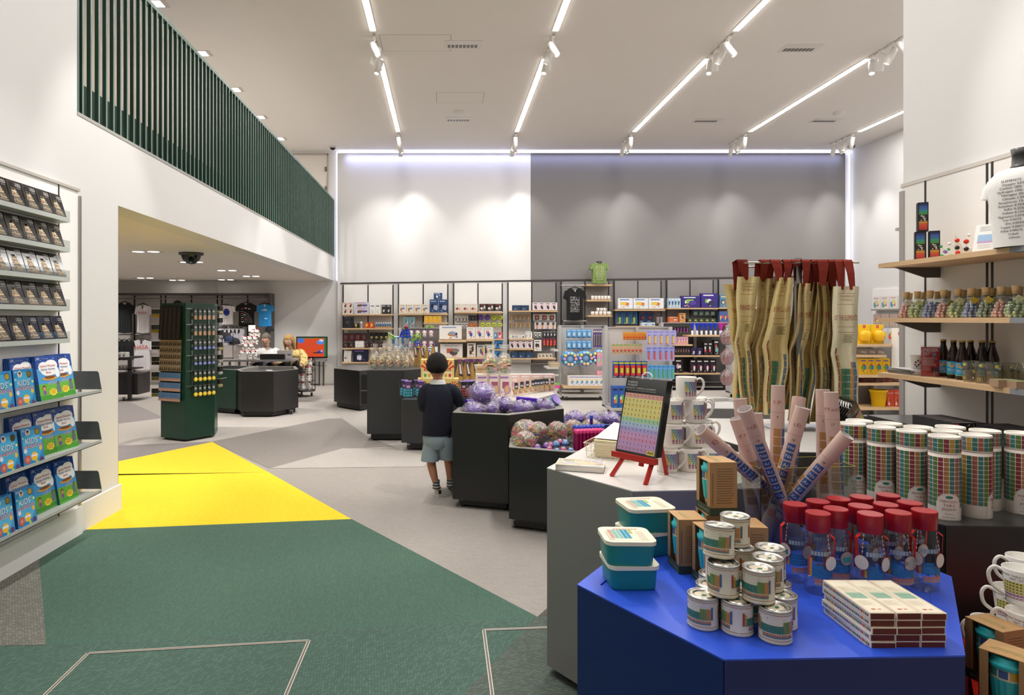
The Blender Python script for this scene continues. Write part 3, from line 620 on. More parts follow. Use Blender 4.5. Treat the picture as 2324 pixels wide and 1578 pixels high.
# dark stand with jigsaw tubes
cabinet('display_plinth', 'black display plinth carrying the jigsaw tubes at the right', 'table', [(1.70, 2.245), (2.45, 2.205), (2.45, 2.95), (1.5, 2.95), (1.52, 2.62)], .80, '#232322', '#3a3a3a', bottom=.05)
JC = ['#3f7d72', '#a87c48', '#6f7a88', '#5f7d42', '#80706f', '#a46450', '#8c8048', '#b8963c', '#8a3a3e', '#45608a', '#3f7f7c', '#a07c58']
def mk_jig():
    t = thing('jigsaw_tube', '', 'tube'); R = .0475
    def cells(m, v0, n, ch, off):
        fn = cylmap(R+.0003); cw = 2*PI*(R+.0003)/18
        for c in range(18):
            for k in range(n): m.rect(fn, c*cw+.0007, v0+k*ch+.0007, (c+1)*cw-.0007, v0+(k+1)*ch-.0007, JC[(c*5+off) % 12], 'card', 2)
    m = MB(); m.lathe([(R-.001, 0), (R, .002), (R, .228), (R-.0015, .229)], '#efe4da', 'card', 36, cap=True); cells(m, .045, 11, .0158, 0)
    fn = cylmap(R+.0007); m.rect(fn, -.038, .004, .038, .062, '#efe4da', 'card', 10); m.oval(fn, 0, .0615, .038, .034, '#efe4da', 'card', 16, True)
    fo = cylmap(R+.0010)
    for i in range(16):
        a0, a1 = PI*i/16, PI*(i+1)/16; q = [(.035*math.cos(a), .062+.031*math.sin(a)) for a in (a0, a1)]; q2 = [(.0343*math.cos(a), .062+.0303*math.sin(a)) for a in (a1, a0)]
        m.add([fo(*p) for p in q+q2], [(0, 1, 2, 3)], '#6f7a74')
    m.oval(fo, 0, .082, .012, .005, '#2f7f70', 'card', 10)
    for k, s in enumerate(('PERIODIC', 'TABLE', 'JIGSAW')): m.text(fo, s, 0, .063-.0135*k, .0125, '#8a4a3f')
    m.text(fo, '50x36cm', 0, .022, .007, '#8f8577'); m.rect(fo, -.02, .011, .02, .0135, '#b9b0a2', 'card', 4); m.build('body', t)
    m = MB(); m.lathe([(R+.0004, .233), (R+.0006, .288), (R-.0006, .290), (R-.0035, .290), (R-.0045, .284), (0, .284)], '#efe9de', 'card', 36, cap=False); m.lathe([(R-.001, .229), (R-.001, .234)], '#e4d9c8', 'card', 36, cap=False); m.T = Matrix.Translation((0, 0, .236))
    fn2 = cylmap(R+.0009); cw = 2*PI*(R+.0009)/18
    for c in range(18):
        for k in range(3): m.rect(fn2, c*cw+.0007, k*.0158+.0007, (c+1)*cw-.0007, (k+1)*.0158-.0007, JC[(c*5+31) % 12], 'card', 2)
    m.build('lid', t, label='cream rimmed lid'); return t
JT = [(1.764, 2.335, .25, 'front row, the one facing the viewer at the stand corner'), (1.893, 2.358, 1.0, 'front row, its label turned right, second from the corner'), (2.092, 2.40, .25, 'at the right picture edge'), (1.727, 2.447, .55, 'front row, left of the corner tube'),
      (1.671, 2.532, .35, 'second from the left in the front row'), (1.613, 2.618, .5, 'leftmost of the front row'), (1.686, 2.69, 0, 'back row, leftmost'), (1.757, 2.62, .2, 'back row, second from the left'), (1.812, 2.53, .4, 'back row, behind the corner tube on its left'),
      (1.855, 2.443, .1, 'directly behind the corner tube'), (1.938, 2.535, .1, 'back row, third from the right'), (2.003, 2.452, 1.5, 'behind the front pair, with a label at its right side')]
j0 = None
for x, y, a, lab in JT:
    if j0 is None: j0 = mk_jig(); r = j0
    else: r = dup(j0)
    r.location = (x, y, .80); r.rotation_euler = (0, 0, a-.6 if a < .9 else a-.15); tag(r, 'periodic table jigsaw tube, '+lab, 'tube', 'periodic table jigsaw tubes')
# red plinth with white mugs
cabinet('display_plinth', 'low red display plinth at the bottom right corner', 'table', [(1.27, 1.56), (2.2, 1.5), (2.2, 2.08), (1.63, 2.08)], .50, '#b8231c', '#c8281f', bottom=.05)
def mk_mug(R0, R1, h_, pal, txt=None, rows=4, small=False):
    def f():
        t = thing('mug', '', 'mug'); n = 20 if small else 28
        m = MB(); m.lathe([(0, .003), (R0-.004, .002), (R0, 0), (R0+.001, .004), (R1, h_-.002), (R1-.0012, h_), (R1-.003, h_-.002), (R0-.003, .006), (0, .006)], '#f3efe8', 'gloss', n, cap=False); m.build('body', t)
        m = MB(); pts = [(-R1+.004, 0, h_*.86), (-R1-.014, 0, h_*.93), (-R1-.026, 0, h_*.80), (-R1-.027, 0, h_*.6), (-R1-.019, 0, h_*.38), (-R0-.004, 0, h_*.18), (-R0+.003, 0, h_*.15)]
        m.tube(sm(pts), .0052, '#f3efe8', 'gloss', 8); m.build('handle', t)
        m = MB(); rr = lambda v: R0+(R1-R0)*v/h_+.0005; fn = lambda u, v: (rr(v)*math.sin(u/rr(v)), -rr(v)*math.cos(u/rr(v)), v); fn2 = lambda u, v: ((rr(v)+.0006)*math.sin(u/rr(v)), -(rr(v)+.0006)*math.cos(u/rr(v)), v)
        pal(m, fn, h_, fn2)
        if txt:
            for k, s in enumerate(txt): m.text(fn, s, -.004-.012*k, h_*.80-.0085*k, .0078, '#4a4644')
        m.build('print', t); return t
    return f
def pal_big(m, fn, h_, fn2):
    for i in range(13):
        for j in range(6):
            c_ = '#d9d35a' if j > 1 else '#c07ab8' if j else '#d79ac0'
            if j > 1 and i > 9: c_ = '#8fbf6a'
            m.rect(fn, -.052+i*.0082, .014+j*.0085, -.0445+i*.0082, .0215+j*.0085, c_, 'card', 1)
            m.rect(fn2, -.050+i*.0082, .0165+j*.0085, -.047+i*.0082, .0195+j*.0085, '#3a3630', 'card', 1)
mg = mk_mug(.034, .045, .098, pal_big, ('PERIODIC TABLE OF THE ELEMENTS', '1869 - 2019')); g0 = None
for x, y, z, rz, lab in ((1.637, 1.99, .5, .2, 'lowest layer, at the back by the black plinth'), (1.602, 1.898, .5, .1, 'lowest layer, second from the back'), (1.66, 1.80, .5, -.1, 'lowest layer, behind the front cardboard box'),
                         (1.70, 1.985, .598, 0, 'second layer, at the back left'), (1.700, 1.885, .598, .1, 'second layer, half hidden in the middle'), (1.60, 1.82, .598, -.25, 'second layer, at the front with its lettering turned to the viewer'),
                         (1.635, 1.875, .697, -.2, 'upper layer, in front with its lettering showing'), (1.722, 1.965, .697, 0, 'topmost at the back')):
    if g0 is None: g0 = mg(); r = g0
    else: r = dup(g0)
    r.location = (x, y, z); r.rotation_euler = (0, 0, rz-.35); tag(r, 'white periodic table mug, '+lab, 'mug', 'white mugs piled on the red plinth')
# ================================================================ GREY TABLE BEHIND THE BLUE ONE
cabinet('display_table', 'large grey faceted display table behind the blue one, carrying mugs and easel', 'table',
        [(.43, 2.79), (.6865, 2.4115), (.958, 2.43), (1.25, 2.60), (1.40, 3.05), (1.25, 3.62), (.92, 3.68), (.627, 3.135)], .873, '#878581', '#d9d4ce', bottom=.04, matk='laminate')
GT = .873
# easel with magnetic element cards
ez = math.atan2(-.173, .12)      # yaw of the ledge direction
E0 = Vector((.745, 2.60, GT)); t = thing('table_easel', 'red wooden table easel holding the magnetic element cards on the grey table', 'easel', E0, ez+.0)
m = MB(); m.box(-.105, .105, -.014, .010, .072, .094, '#b5241a', 'satin'); m.build('ledge', t)
for k, (a, b) in enumerate((((-.055, .02, .09), (-.078, -.045, 0)), ((.075, .02, .09), (.088, -.045, 0)), ((.02, .09, .30), (.03, .16, 0)))):
    m = MB(); m.tube([a, b], .0105, '#b5241a', 'satin', 4); m.build('leg', t)
m = MB(); m.tube([(.02, .015, .05), (.02, .085, .345)], .011, '#b5241a', 'satin', 6); m.build('back_post', t)
def mk_card():
    W_, H_ = .195, .30; t = thing('magnet_card', '', 'card')
    m = MB(); m.box(-W_/2, W_/2, -.002, .002, 0, H_, '#2b2a2b', 'gloss'); m.build('backing', t); fn = lambda u, v: (u, -.0024, v)
    m = MB(); bands = ['#cf9fd0', '#d3a6dc', '#e0a0cc', '#dfaadc', '#bcb0ec', '#bcd8f6', '#b4e4b6', '#f6ea8c', '#faec90', '#f8e888', '#f6ea92', '#f2b2a6']; n = 12
    bh = .232/n
    for i in range(n):
        m.rect(fn, -W_/2+.006, .008+i*bh, W_/2-.006, .008+(i+1)*bh, bands[i])
    for i in range(n):
        for j in range(10):
            u = -W_/2+.013+j*.0183; v = .012+i*bh; f2 = lambda u, v: (u, -.0028, v)
            m.rect(f2, u, v+.0055, u+.0038, v+.0095, '#6a5a5e'); m.rect(f2, u-.001, v+.001, u+.007, v+.0022, '#a8929c')
    f2 = lambda u, v: (u, -.0028, v)
    for k, s in enumerate(('SCIENCE', 'MUSEUM')): m.text(f2, s, -.064, .280-.012*k, .0125, '#e9e7e4')
    m.text(f2, 'MAGNETIC CHEMICAL ELEMENTS', -.022, .257, .0098, '#dcd9d6'); m.rect(f2, -.09, .2495, .055, .2525, '#8f8c8a')
    m.rect(f2, W_/2-.045, .006, W_/2-.006, .024, '#e4d56a'); m.rect(lambda u, v: (u, -.0031, v), W_/2-.040, .012, W_/2-.012, .018, '#8a7f40'); m.build('print', t)
    m = MB(); m.quad((-W_/2-.003, -.0042, -.003), (W_/2+.003, -.0042, -.003), (W_/2+.003, -.0042, H_+.006), (-W_/2-.003, -.0042, H_+.006), '#fbfbfb', 'clear'); m.build('sleeve', t, label='clear plastic sleeve'); return t
tilt = -.24; c0 = None
dirn = Vector((-math.sin(ez), math.cos(ez), 0))
for k in range(6):
    if c0 is None: c0 = mk_card(); r = c0
    else: r = dup(c0)
    p = E0+dirn*(.004+.0065*k)+Vector((0, 0, .095)); r.location = p; r.rotation_euler = (tilt, 0, ez)
    tag(r, 'magnetic chemical elements card pack, '+('frontmost on the red easel' if k == 0 else f'{NTH[k]} in the row leaning on the red easel'), 'card', 'magnetic element card packs')
m = MB(); m.tube(sm([(-.02, 0, .30), (-.024, 0, .315), (0, 0, .328), (.024, 0, .315), (.02, 0, .30)]), .0026, '#f0f0ee', 'gloss', 6); m.build('hanger', c0, label='clear plastic hook')
# mugs on the grey table
def pal_small(m, fn, h_, fn2):
    for i in range(12):
        for j in range(8):
            c_ = '#8f4a6a' if i > 8 or j < 2 else ('#c9b93a' if i+j*.9 < 5.2 else '#5aa0a8' if i+j*.8 < 8 else '#5a5f9f')
            if j == 7 and i < 9: continue
            m.rect(fn, -.004+i*.0054, .016+j*.0088, -.004+i*.0054+.0047, .016+(j+1)*.0088-.0008, c_, 'card')
            if (i+j) % 2: m.rect(fn2, -.003+i*.0054, .019+j*.0088, -.001+i*.0054, .022+j*.0088, '#e6dfd0', 'card')
mg2 = mk_mug(.040, .0425, .095, pal_small, None, small=True); g1 = None
MM = [(.918, 2.73, 0, 'bottom row, left'), (1.012, 2.74, 0, 'bottom row, middle'), (1.105, 2.75, 0, 'bottom row, right'), (.965, 2.83, 0, 'bottom row, behind the left pair'), (1.06, 2.835, 0, 'bottom row, behind the middle'), (1.155, 2.845, 0, 'bottom row, behind at the right'),
      (.955, 2.765, 1, 'second row, left'), (1.055, 2.775, 1, 'second row, right'), (1.01, 2.86, 1, 'second row, behind the left'), (1.115, 2.865, 1, 'second row, behind at the right'),
      (.965, 2.80, 2, 'third row, left'), (1.06, 2.805, 2, 'third row, right'), (1.10, 2.89, 2, 'third row, behind at the right'), (1.025, 2.81, 3, 'single one crowning the pyramid')]
for x, y, k, lab in MM:
    if g1 is None: g1 = mg2(); r = g1
    else: r = dup(g1)
    r.location = (x, y, GT+.096*k); r.rotation_euler = (0, 0, PI+.25 if k < 3 else PI+.1); tag(r, 'white mug with periodic table, '+lab, 'mug', 'white mug pyramid on the grey table')
for r in [o for o in COL.objects if o.get('group') == 'white mug pyramid on the grey table']:
    r.rotation_euler[2] = -.15
    for c in r.children:
        if c.name.startswith('handle'): c.rotation_euler = (0, 0, PI-.1)
        if c.name.startswith('print'): c.rotation_euler = (0, 0, -.25)
# book
t = thing('hardback_book', 'thick white book with striped cover lying on the grey table corner', 'book', (.565, 2.76, GT), -.30)
m = MB(); m.box(-.096, .096, -.05, .075, .0015, .0245, '#e9e5dd', 'card'); m.build('pages', t); m = MB(); m.box(-.098, .098, -.052, .077, 0, .0015, '#3a3a38', 'card'); m.box(-.098, .098, -.052, .077, .0245, .0262, '#e9e2d6', 'card')
fn = lambda u, v: (u, v, .0265); rr = random.Random(5)
for i in range(17):
    v = -.049+i*.0073; u = -.094
    while u < .088:
        L_ = rr.uniform(.01, .05); m.rect(fn, u, v, min(u+L_, .094), v+.0045, rr.choice(['#e9a08a', '#efe27a', '#9fc9d8', '#e9e2d6', '#b9a0c9', '#f3b45a', '#e9e2d6', '#8f8a2a', '#c9d8b0'])); u += L_+.004
m.build('cover', t)
# wire basket with napkins
u_ = Vector((.506, .863, 0)); ba = math.atan2(.863, .506)-PI/2
t = thing('wire_basket', 'cream wire basket with folded napkins on the grey table', 'basket', (.625, 2.985, GT), ba)
m = MB(); A, B_ = .24, .33
for z, g in ((.070, 0), (.035, .006), (.004, .012)): m.tube([(g, g, z), (A-g, g, z), (A-g, B_-g, z), (g, B_-g, z), (g, g, z)], .0022 if z > .06 else .0013, '#d8cfb8', 'satin', 5)
for i in range(11):
    x = .012+i*(A-.024)/10; m.tube([(x, 0, .07), (x, .012, .004), (x, B_-.012, .004), (x, B_, .07)], .0011, '#d8cfb8', 'satin', 4)
for i in range(15):
    y = .012+i*(B_-.024)/14; m.tube([(0, y, .07), (.012, y, .004), (A-.012, y, .004), (A, y, .07)], .0011, '#d8cfb8', 'satin', 4)
m.build('wires', t)
rr = random.Random(2); n0 = None
for k in range(9):
    if n0 is None:
        m = MB(); m.bbox(-.088, .088, -.12, .12, 0, .007, '#e6d8b4', 'cloth', .01, 2); m.box(-.07, .07, -.1201, .05, .0072, .0078, '#dccda6', 'cloth'); n0 = m.build('napkin'); r = n0
    else: r = dup(n0)
    p = Vector((.625, 2.985, GT+.006+.0082*k))+Vector((math.cos(ba)*.12-math.sin(ba)*.16, math.sin(ba)*.12+math.cos(ba)*.16, 0)); r.location = p; r.rotation_euler = (0, 0, ba+rr.uniform(-.04, .04))
    tag(r, f'folded cream napkin in the wire basket, {NTH[8-k]} from the top', 'napkin', 'napkins in the wire basket')
m = MB(); m.add([(-.09, -.1, 0), (.09, -.1, 0), (.085, .1, .02), (-.06, .12, .045)], [(0, 1, 2), (0, 2, 3)], '#efe9d8', 'cloth'); m.add([(-.09, -.1, -.002), (.09, -.1, -.002), (.085, .1, .018), (-.06, .12, .043)], [(2, 1, 0), (3, 2, 0)], '#efe9d8', 'cloth')
fn = lambda u, v: (u, v, .004+.06*(v+.1)/1.6)
p = Vector((.625, 2.985, GT+.085))+Vector((math.cos(ba)*.12-math.sin(ba)*.16, math.sin(ba)*.12+math.cos(ba)*.16, 0))
m.build('napkin', None, p, (0, 0, ba), label='loose white napkin unfolded on top of the wire basket stack', cat='napkin', group='napkins in the wire basket')
# ================================================================ WHITE TABLE WITH THE APRON RACK
cabinet('display_table', 'white topped display table under the apron rack', 'table', [(1.50, 3.15), (2.35, 3.05), (2.62, 3.5), (2.55, 4.1), (1.55, 4.2), (1.38, 3.7)], .873, '#4a4947', '#dedad5', bottom=.05)
t = thing('apron_rack', 'steel T shaped rack with two rods holding the aprons', 'rack', (2.03, 3.80, .873)); RZ = 1.5+(725-597)/1500*3.8-.873
m = MB(); m.box(-.17, .17, -.13, .13, 0, .006, '#b9bcc2', 'metal'); m.build('base_plate', t); m = MB(); m.box(-.016, .016, -.012, .012, .006, RZ+.03, '#a6a59f', 'metal'); m.build('post', t)
for k, (y, z) in enumerate(((-.03, RZ), (.05, RZ-.02))):
    m = MB(); m.tube([(-.33+.03*k, y, z), (.33, y, z)], .006, '#d6d3c8', 'metal', 8); m.build('rod', t)
    m = MB(); m.tube([(0, 0, z), (0, y, z)], .005, '#d6d3c8', 'metal', 6); m.build('bracket', t)
# items: pixel columns at top, waist and hem, depth
def apron(lab, px, py, Y, amp, tone, side, pr, ph, text=True):
    t = thing('apron', lab, 'apron', P((px[0]+px[1])/2, py[0], Y), group='periodic table aprons on the rack'); o = t.location.copy()
    NU, NV = 10, 14
    def fn(u, v):       # u 0..1 across, v 0 (hem) .. 1 (top)
        s = 1-v; kk = .50
        if s < kk: l = px[0]+(px[2]-px[0])*s/kk; r = px[1]+(px[3]-px[1])*s/kk
        else: l = px[2]+(px[4]-px[2])*(s-kk)/(1-kk); r = px[3]+(px[5]-px[3])*(s-kk)/(1-kk)
        y = py[0]+(py[1]-py[0])*s; x = l+(r-l)*u-(7 if ph > .5 else 10)*max(0, 1-abs(s-.50)*6)+2.5*math.sin(s*11+ph*9)
        fold = 1.3*amp*(abs(((u*1.6+ph) % 1)-.5)*2-.5)+.25*amp*math.sin(s*9+ph*5+u*3)+.35*amp*max(0, 1-abs(s-.52)*7)
        q = P(x, y, Y+fold); return q-o
    m = MB(); V = []; 
    for j in range(NV+1):
        for i in range(NU+1): V.append(fn(i/NU, j/NV))
    V2 = [v+Vector((0, .004, 0)) for v in V]; Fs = [(j*(NU+1)+i, j*(NU+1)+i+1, (j+1)*(NU+1)+i+1, (j+1)*(NU+1)+i) for j in range(NV) for i in range(NU)]
    m.add(V, Fs, tone, 'cloth', True); m.add(V2, [f[::-1] for f in Fs], tone, 'cloth', True)
    for e in ((0, 1), (1, -1)):
        c_ = [j*(NU+1)+(0 if e[0] == 0 else NU) for j in range(NV+1)]
        for a, b in zip(c_, c_[1:]): m.quad(V[a], V[b], V2[b], V2[a], '#e9e0b8', 'cloth')
    m.build('cloth', t)
    m = MB(); f2 = lambda u, v: tuple(fn(u, v)+Vector((0, -.010, 0)))
    pal = dict(PC, red='#8a4a3a', yel='#b9a24a', teal='#3f7f6a', grn='#6a8a5a', blu='#55708a', sal='#b98a60', sla='#6f8f7a')
    for k, (v0, v1) in enumerate(((.10, .46),)):
        cols = 11
        for c in range(cols):
            for r in range(9 if c in (0,) else 8 if c < 2 else 6 if c < 8 else 7):
                kk = 'red' if c == 0 else 'yel' if c == 1 else 'teal' if c < 7 else 'org' if c < 9 else 'blu'
                u0 = .12+c*.07; m.rect(f2, u0, v0+r*.050, u0+.060, v0+r*.050+.043, pal.get(kk, '#a0603a'), 'cloth')
    for r in range(2):
        for c in range(9): m.rect(f2, .2+c*.07, .01+r*.04, .26+c*.07, .045+r*.04, '#4f8a72' if r == 0 else '#c08a5a', 'cloth')
    for v in (.70, .66, .945, .865): m.rect(f2, .15, v, .82, v+.0025, '#a0503a', 'cloth', 6)
    if text:
        m.text(lambda u, v: f2(.5+u*(2.0 if text == 2 else 1.3), .75+v*.62), 'PERIODIC' if text == 2 else 'OF THE ELEMENTS', 0, 0, .085, '#a8492f', 'cloth')
        for k, s in enumerate(('FOR REFERENCE', 'BY PHYSICAL')): m.text(lambda u, v: f2(.5+u*1.1, .918-.026*k+v*.30), s, 0, 0, .07, '#9a6a3a', 'cloth')
    for k in range(7): m.rect(f2, .40, .585+.009*k, .78-.04*(k % 3), .5885+.009*k, '#8a7a4a', 'cloth', 3)
    m.build('print', t)
    # red strap: a loop over the rod
    rodz = Zh(597, 3.8); mb = MB()
    for (p0, p1) in pr:
        a = fn(p0[0], 1); top = P(p0[1], 594, 3.77)-o; w_ = p0[2]*3.8/1500/2*1.15
        pts = [a+Vector((0, 0, -.02)), a.lerp(top, .55)+Vector((0, -.012, 0)), top+Vector((0, -.012, .0)), top+Vector((0, .0, .012)), top+Vector((0, .06, .0)), top+Vector((p1*3.8/1500, .09, -.10)), a+Vector((p1*3.8/1500, .10, -.05))]
        ws = [w_*.55, w_*.8, w_, w_, w_, w_*.7, w_*.4]; d = Vector((1, .15, 0))
        for (q0, q1, a0, a1) in zip(pts, pts[1:], ws, ws[1:]):
            mb.add([q0-d*a0, q0+d*a0, q1+d*a1, q1-d*a1, q0-d*a0+Vector((0, .003, 0)), q0+d*a0+Vector((0, .003, 0)), q1+d*a1+Vector((0, .003, 0)), q1-d*a1+Vector((0, .003, 0))], [(0, 1, 2, 3), (7, 6, 5, 4), (1, 5, 6, 2), (0, 3, 7, 4)], '#8a2c1e', 'cloth')
    mb.build('strap', t, label='rust red fabric strap looped over the rod'); return t
apron('yellowish apron hanging leftmost and furthest back on the rack', (1639, 1690, 1668, 1696, 1664, 1700), (645, 905), 3.93, .06, '#d6c083', 0, [((.85, 1684, 20), 4)], .1)
apron('apron with PERIODIC lettering, second from the left on the rack', (1673, 1724, 1675, 1708, 1682, 1712), (628, 930), 3.82, .05, '#e0cd96', 0, [((.35, 1684, 22), 10)], .3, 2)
apron('apron turned edge on, third from the left on the rack', (1724, 1766, 1706, 1742, 1698, 1730), (632, 948), 3.86, .07, '#cfb980', 0, [((.2, 1735, 18), 0)], .55)
apron('apron with raised corner left of the steel post', (1763, 1798, 1738, 1795, 1733, 1776), (630, 942), 3.76, .06, '#dcc78e', 0, [((.1, 1759, 22), 4), ((.6, 1786, 18), 3)], .2)
apron('dark sided apron just right of the steel post', (1800, 1836, 1790, 1822, 1768, 1800), (652, 930), 3.92, .07, '#c2ab72', 0, [((.2, 1806, 18), 0)], .7, 1)
apron('folded apron in the middle of the right group', (1817, 1842, 1802, 1834, 1786, 1812), (643, 955), 3.79, .06, '#d8c28a', 0, [((.5, 1828, 18), 2)], .45)
apron('narrow folded apron, fifth from the right on the rack', (1842, 1858, 1818, 1858, 1808, 1838), (640, 962), 3.86, .08, '#bfa76c', 0, [((.6, 1851, 20), 2)], .15)
apron('shaded apron, third from the right on the rack', (1856, 1880, 1856, 1886, 1840, 1872), (640, 958), 3.82, .07, '#bba368', 0, [((.5, 1866, 24), -2)], .65)
apron('yellow edged apron, second from the right on the rack', (1870, 1900, 1880, 1905, 1862, 1900), (650, 950), 3.88, .06, '#cdb67a', 0, [((.5, 1893, 26), 4)], .35)
apron('pale creamy apron hanging rightmost on the rack', (1890, 1948, 1893, 1950, 1899, 1950), (650, 958), 3.75, .035, '#e8dfbf', 0, [((.3, 1903, 20), 8), ((.75, 1922, 20), 6)], .25, 1)
# leaning pile of clear-sleeved card packs right of the aprons
mk2 = None
for k in range(8):
    r = dup(c0); p = P(1982-6.0*k, 960, 3.05+.03*k); r.location = (p.x, p.y, .876); r.rotation_euler = (-.30, -.35, .75); r.scale = (.8, 1, .8)
    tag(r, 'grey sleeved card pack, '+('frontmost' if k == 0 else NTH[k]+' in line')+', leaning right of the aprons', 'card', 'card packs leaning beside the aprons')
# ================================================================ RIGHT WALL SHELVES
XW = 3.1; WOOD = '#d6b48a'
t = thing('shelving_unit', 'white panelled wall shelving with plywood shelves at the right', 'shelving', (XW, 3.2, 0))
m = MB(); m.box(-.03, 0, -2.4, 1.24, .1, 2.385, '#efedea', 'paint'); m.build('back_panel', t)
m = MB(); m.box(-.034, .0, -2.4, 1.25, 2.385, 2.408, '#cfc9c2', 'satin'); m.build('top_trim', t, label='pale bevelled top trim')
m = MB(); m.box(-.036, 0, 1.215, 1.26, 0, 2.36, '#a8a4a0', 'satin'); m.build('end_upright', t, label='grey metal end upright')
for y in (1.016, .535, .50, -.4): m = MB(); m.box(-.033, -.028, y, y+.014, .1, 2.385, '#1d1b1a', 'satin'); m.build('slot', t, label='black upright slot')
for k, (z, yend) in enumerate(((1.848, .95), (1.509, .95), (1.168, .95))):
    m = MB(); m.box(-.38, -.033, -1.1 if False else -.02, yend, z-.027, z, WOOD, 'wood'); s_ = m.build('shelf', t)
    m = MB(); m.box(-.385, -.033, -2.3, -.022, z-.027, z, '#8a9096', 'satin'); m.build('shelf', t, label='grey metal neighbouring shelf')
    m = MB(); m.add([(-.32, .89, z-.027), (-.033, .89, z-.027), (-.033, .89, z-.09), (-.13, .89, z-.09), (-.32, .896, z-.027), (-.033, .896, z-.027), (-.033, .896, z-.09), (-.13, .896, z-.09)], [(0, 1, 2, 3), (7, 6, 5, 4), (0, 3, 7, 4), (3, 2, 6, 7)], '#5d5b59', 'satin'); m.build('bracket', s_, label='dark triangular bracket')
m = MB(); m.box(-.45, -.04, -1.6, .95, .45, .88, '#262524', 'laminate'); m.box(-.45, -.04, -1.6, .95, .88, .90, '#3a3835', 'laminate'); m.build('base_unit', t, label='dark base unit')
SX = 2.86
def ry(px, x=SX): return x*1500/(px-CX)
def mk_incense():
    t = thing('tall_box', '', 'box'); m = MB(); m.box(-.026, .026, -.026, .026, 0, .172, '#1c1b20', 'card'); m.build('carton', t); fn = lambda u, v: (u, -.0265, v); m = MB()
    n = 12
    for i in range(n):
        c_ = ['#b03a34', '#c0483a', '#c25a3a', '#c08a3a', '#2a2a2c', '#2a2a2c', '#2a2a2c', '#4a8a4a', '#3a8a7a', '#3a6a9a', '#3a5a9a', '#2a3a6a'][i]
        m.rect(fn, -.021, .008+i*.013, .021, .0205+i*.013, c_)
    rr = random.Random(1)
    for i in range(10): m.disc(lambda u, v: (u, -.027, v), rr.uniform(-.012, .012), .065+rr.uniform(0, .03), .004, .003, '#d8d2c8', 'card', 6)
    m.build('print', t); return t
row(mk_incense, [((2.83, 3.94, 1.848), -.5), ((2.885, 3.90, 1.848), -.5)], 'narrow black rainbow printed box', 'bottom pair at the end of the top right shelf', 'box', 'narrow rainbow boxes on the top right shelf')
r = row(mk_incense, [((2.845, 3.94, 2.022), -.45)], 'narrow black rainbow printed box', 'standing on the pair below it, top right shelf', 'box', None)
def molecule(name, lab, loc, balls, bonds, rz=0):
    t = thing(name, lab, 'model', loc, rz); m = MB()
    for i, j in bonds: m.tube([balls[i][0], balls[j][0]], .002, '#e6e4df', 'satin', 5)
    m.build('bonds', t)
    for p, c_, r_ in balls: m = MB(); m.ball((0, 0, 0), r_, c_, 'gloss', 12, 8); m.build('atom', t, p)
SZ = 1.848
molecule('molecule_model', 'small molecule model with green ball atoms on the top right shelf', (2.80, 3.70, SZ), [((0, 0, .03), '#8a7ac0', .011), ((-.03, 0, .008), '#2f9a4a', .008), ((.03, 0, .045), '#2f9a4a', .008), ((-.02, .01, .06), '#2f9a4a', .008), ((.02, -.02, .009), '#2f9a4a', .008)], [(0, 1), (0, 2), (0, 3), (0, 4)], .4)
molecule('molecule_model', 'larger molecule model with red, white and black atoms on the top right shelf', (2.80, 3.55, SZ), [((0, 0, .03), '#222222', .012), ((-.04, .0, .04), '#222222', .012), ((.045, 0, .035), '#222222', .012), ((0, 0, .07), '#d8331f', .013), ((-.04, 0, .08), '#d8331f', .012), ((-.035, -.01, .012), '#d8331f', .012), ((.085, 0, .06), '#d8331f', .013), ((-.075, 0, .065), '#f0eee8', .009), ((.01, .01, .105), '#f0eee8', .009), ((.04, 0, .085), '#f0eee8', .009), ((.05, 0, .009), '#f0eee8', .009)], [(0, 1), (0, 2), (0, 3), (1, 4), (1, 5), (2, 6), (1, 7), (3, 8), (2, 9), (2, 10)], -.9)
m = MB(); m.add([(-.05, 0, 0), (.06, 0, 0), (.01, 0, .06), (-.005, 0, .04), (-.045, 0, .13)], [(0, 1, 2, 3, 4)], '#d9d2c9', 'card'); m.add([(-.05, .003, 0), (.06, .003, 0), (.01, .003, .06), (-.005, .003, .04), (-.045, .003, .13)], [(4, 3, 2, 1, 0)], '#d9d2c9', 'card')
m.build('paper_star', None, (2.93, 3.72, SZ), (0, 0, -.7), label='white pointed card standing behind the green molecule model', cat='card')
t = thing('display_card', 'white information card leaning in a clear stand on the top right shelf', 'card', (2.80, 3.43, SZ), -1.05)
m = MB(); V = [(-.055, 0, 0), (.055, 0, 0), (.055, .05, .15), (-.055, .05, .15), (-.055, .02, 0), (.055, .02, 0), (.055, .065, .147), (-.055, .065, .147)]; m.add(V, [(0, 1, 2, 3), (7, 6, 5, 4), (1, 5, 6, 2), (4, 0, 3, 7), (3, 2, 6, 7)], '#f1efec', 'card'); m.build('board', t)
m = MB(); fn = lambda u, v: (u, v*.3333-.0006, v); m.rect(fn, -.04, .06, .03, .095, '#9fc0e0'); m.rect(fn, -.04, .05, .03, .06, '#c0a0c8'); lines(m, fn, -.035, .14, .03, 5, .006, '#9aa0a8', .3); lines(m, fn, -.035, .042, .03, 4, .006, '#b9bcc0', .3); m.build('print', t)
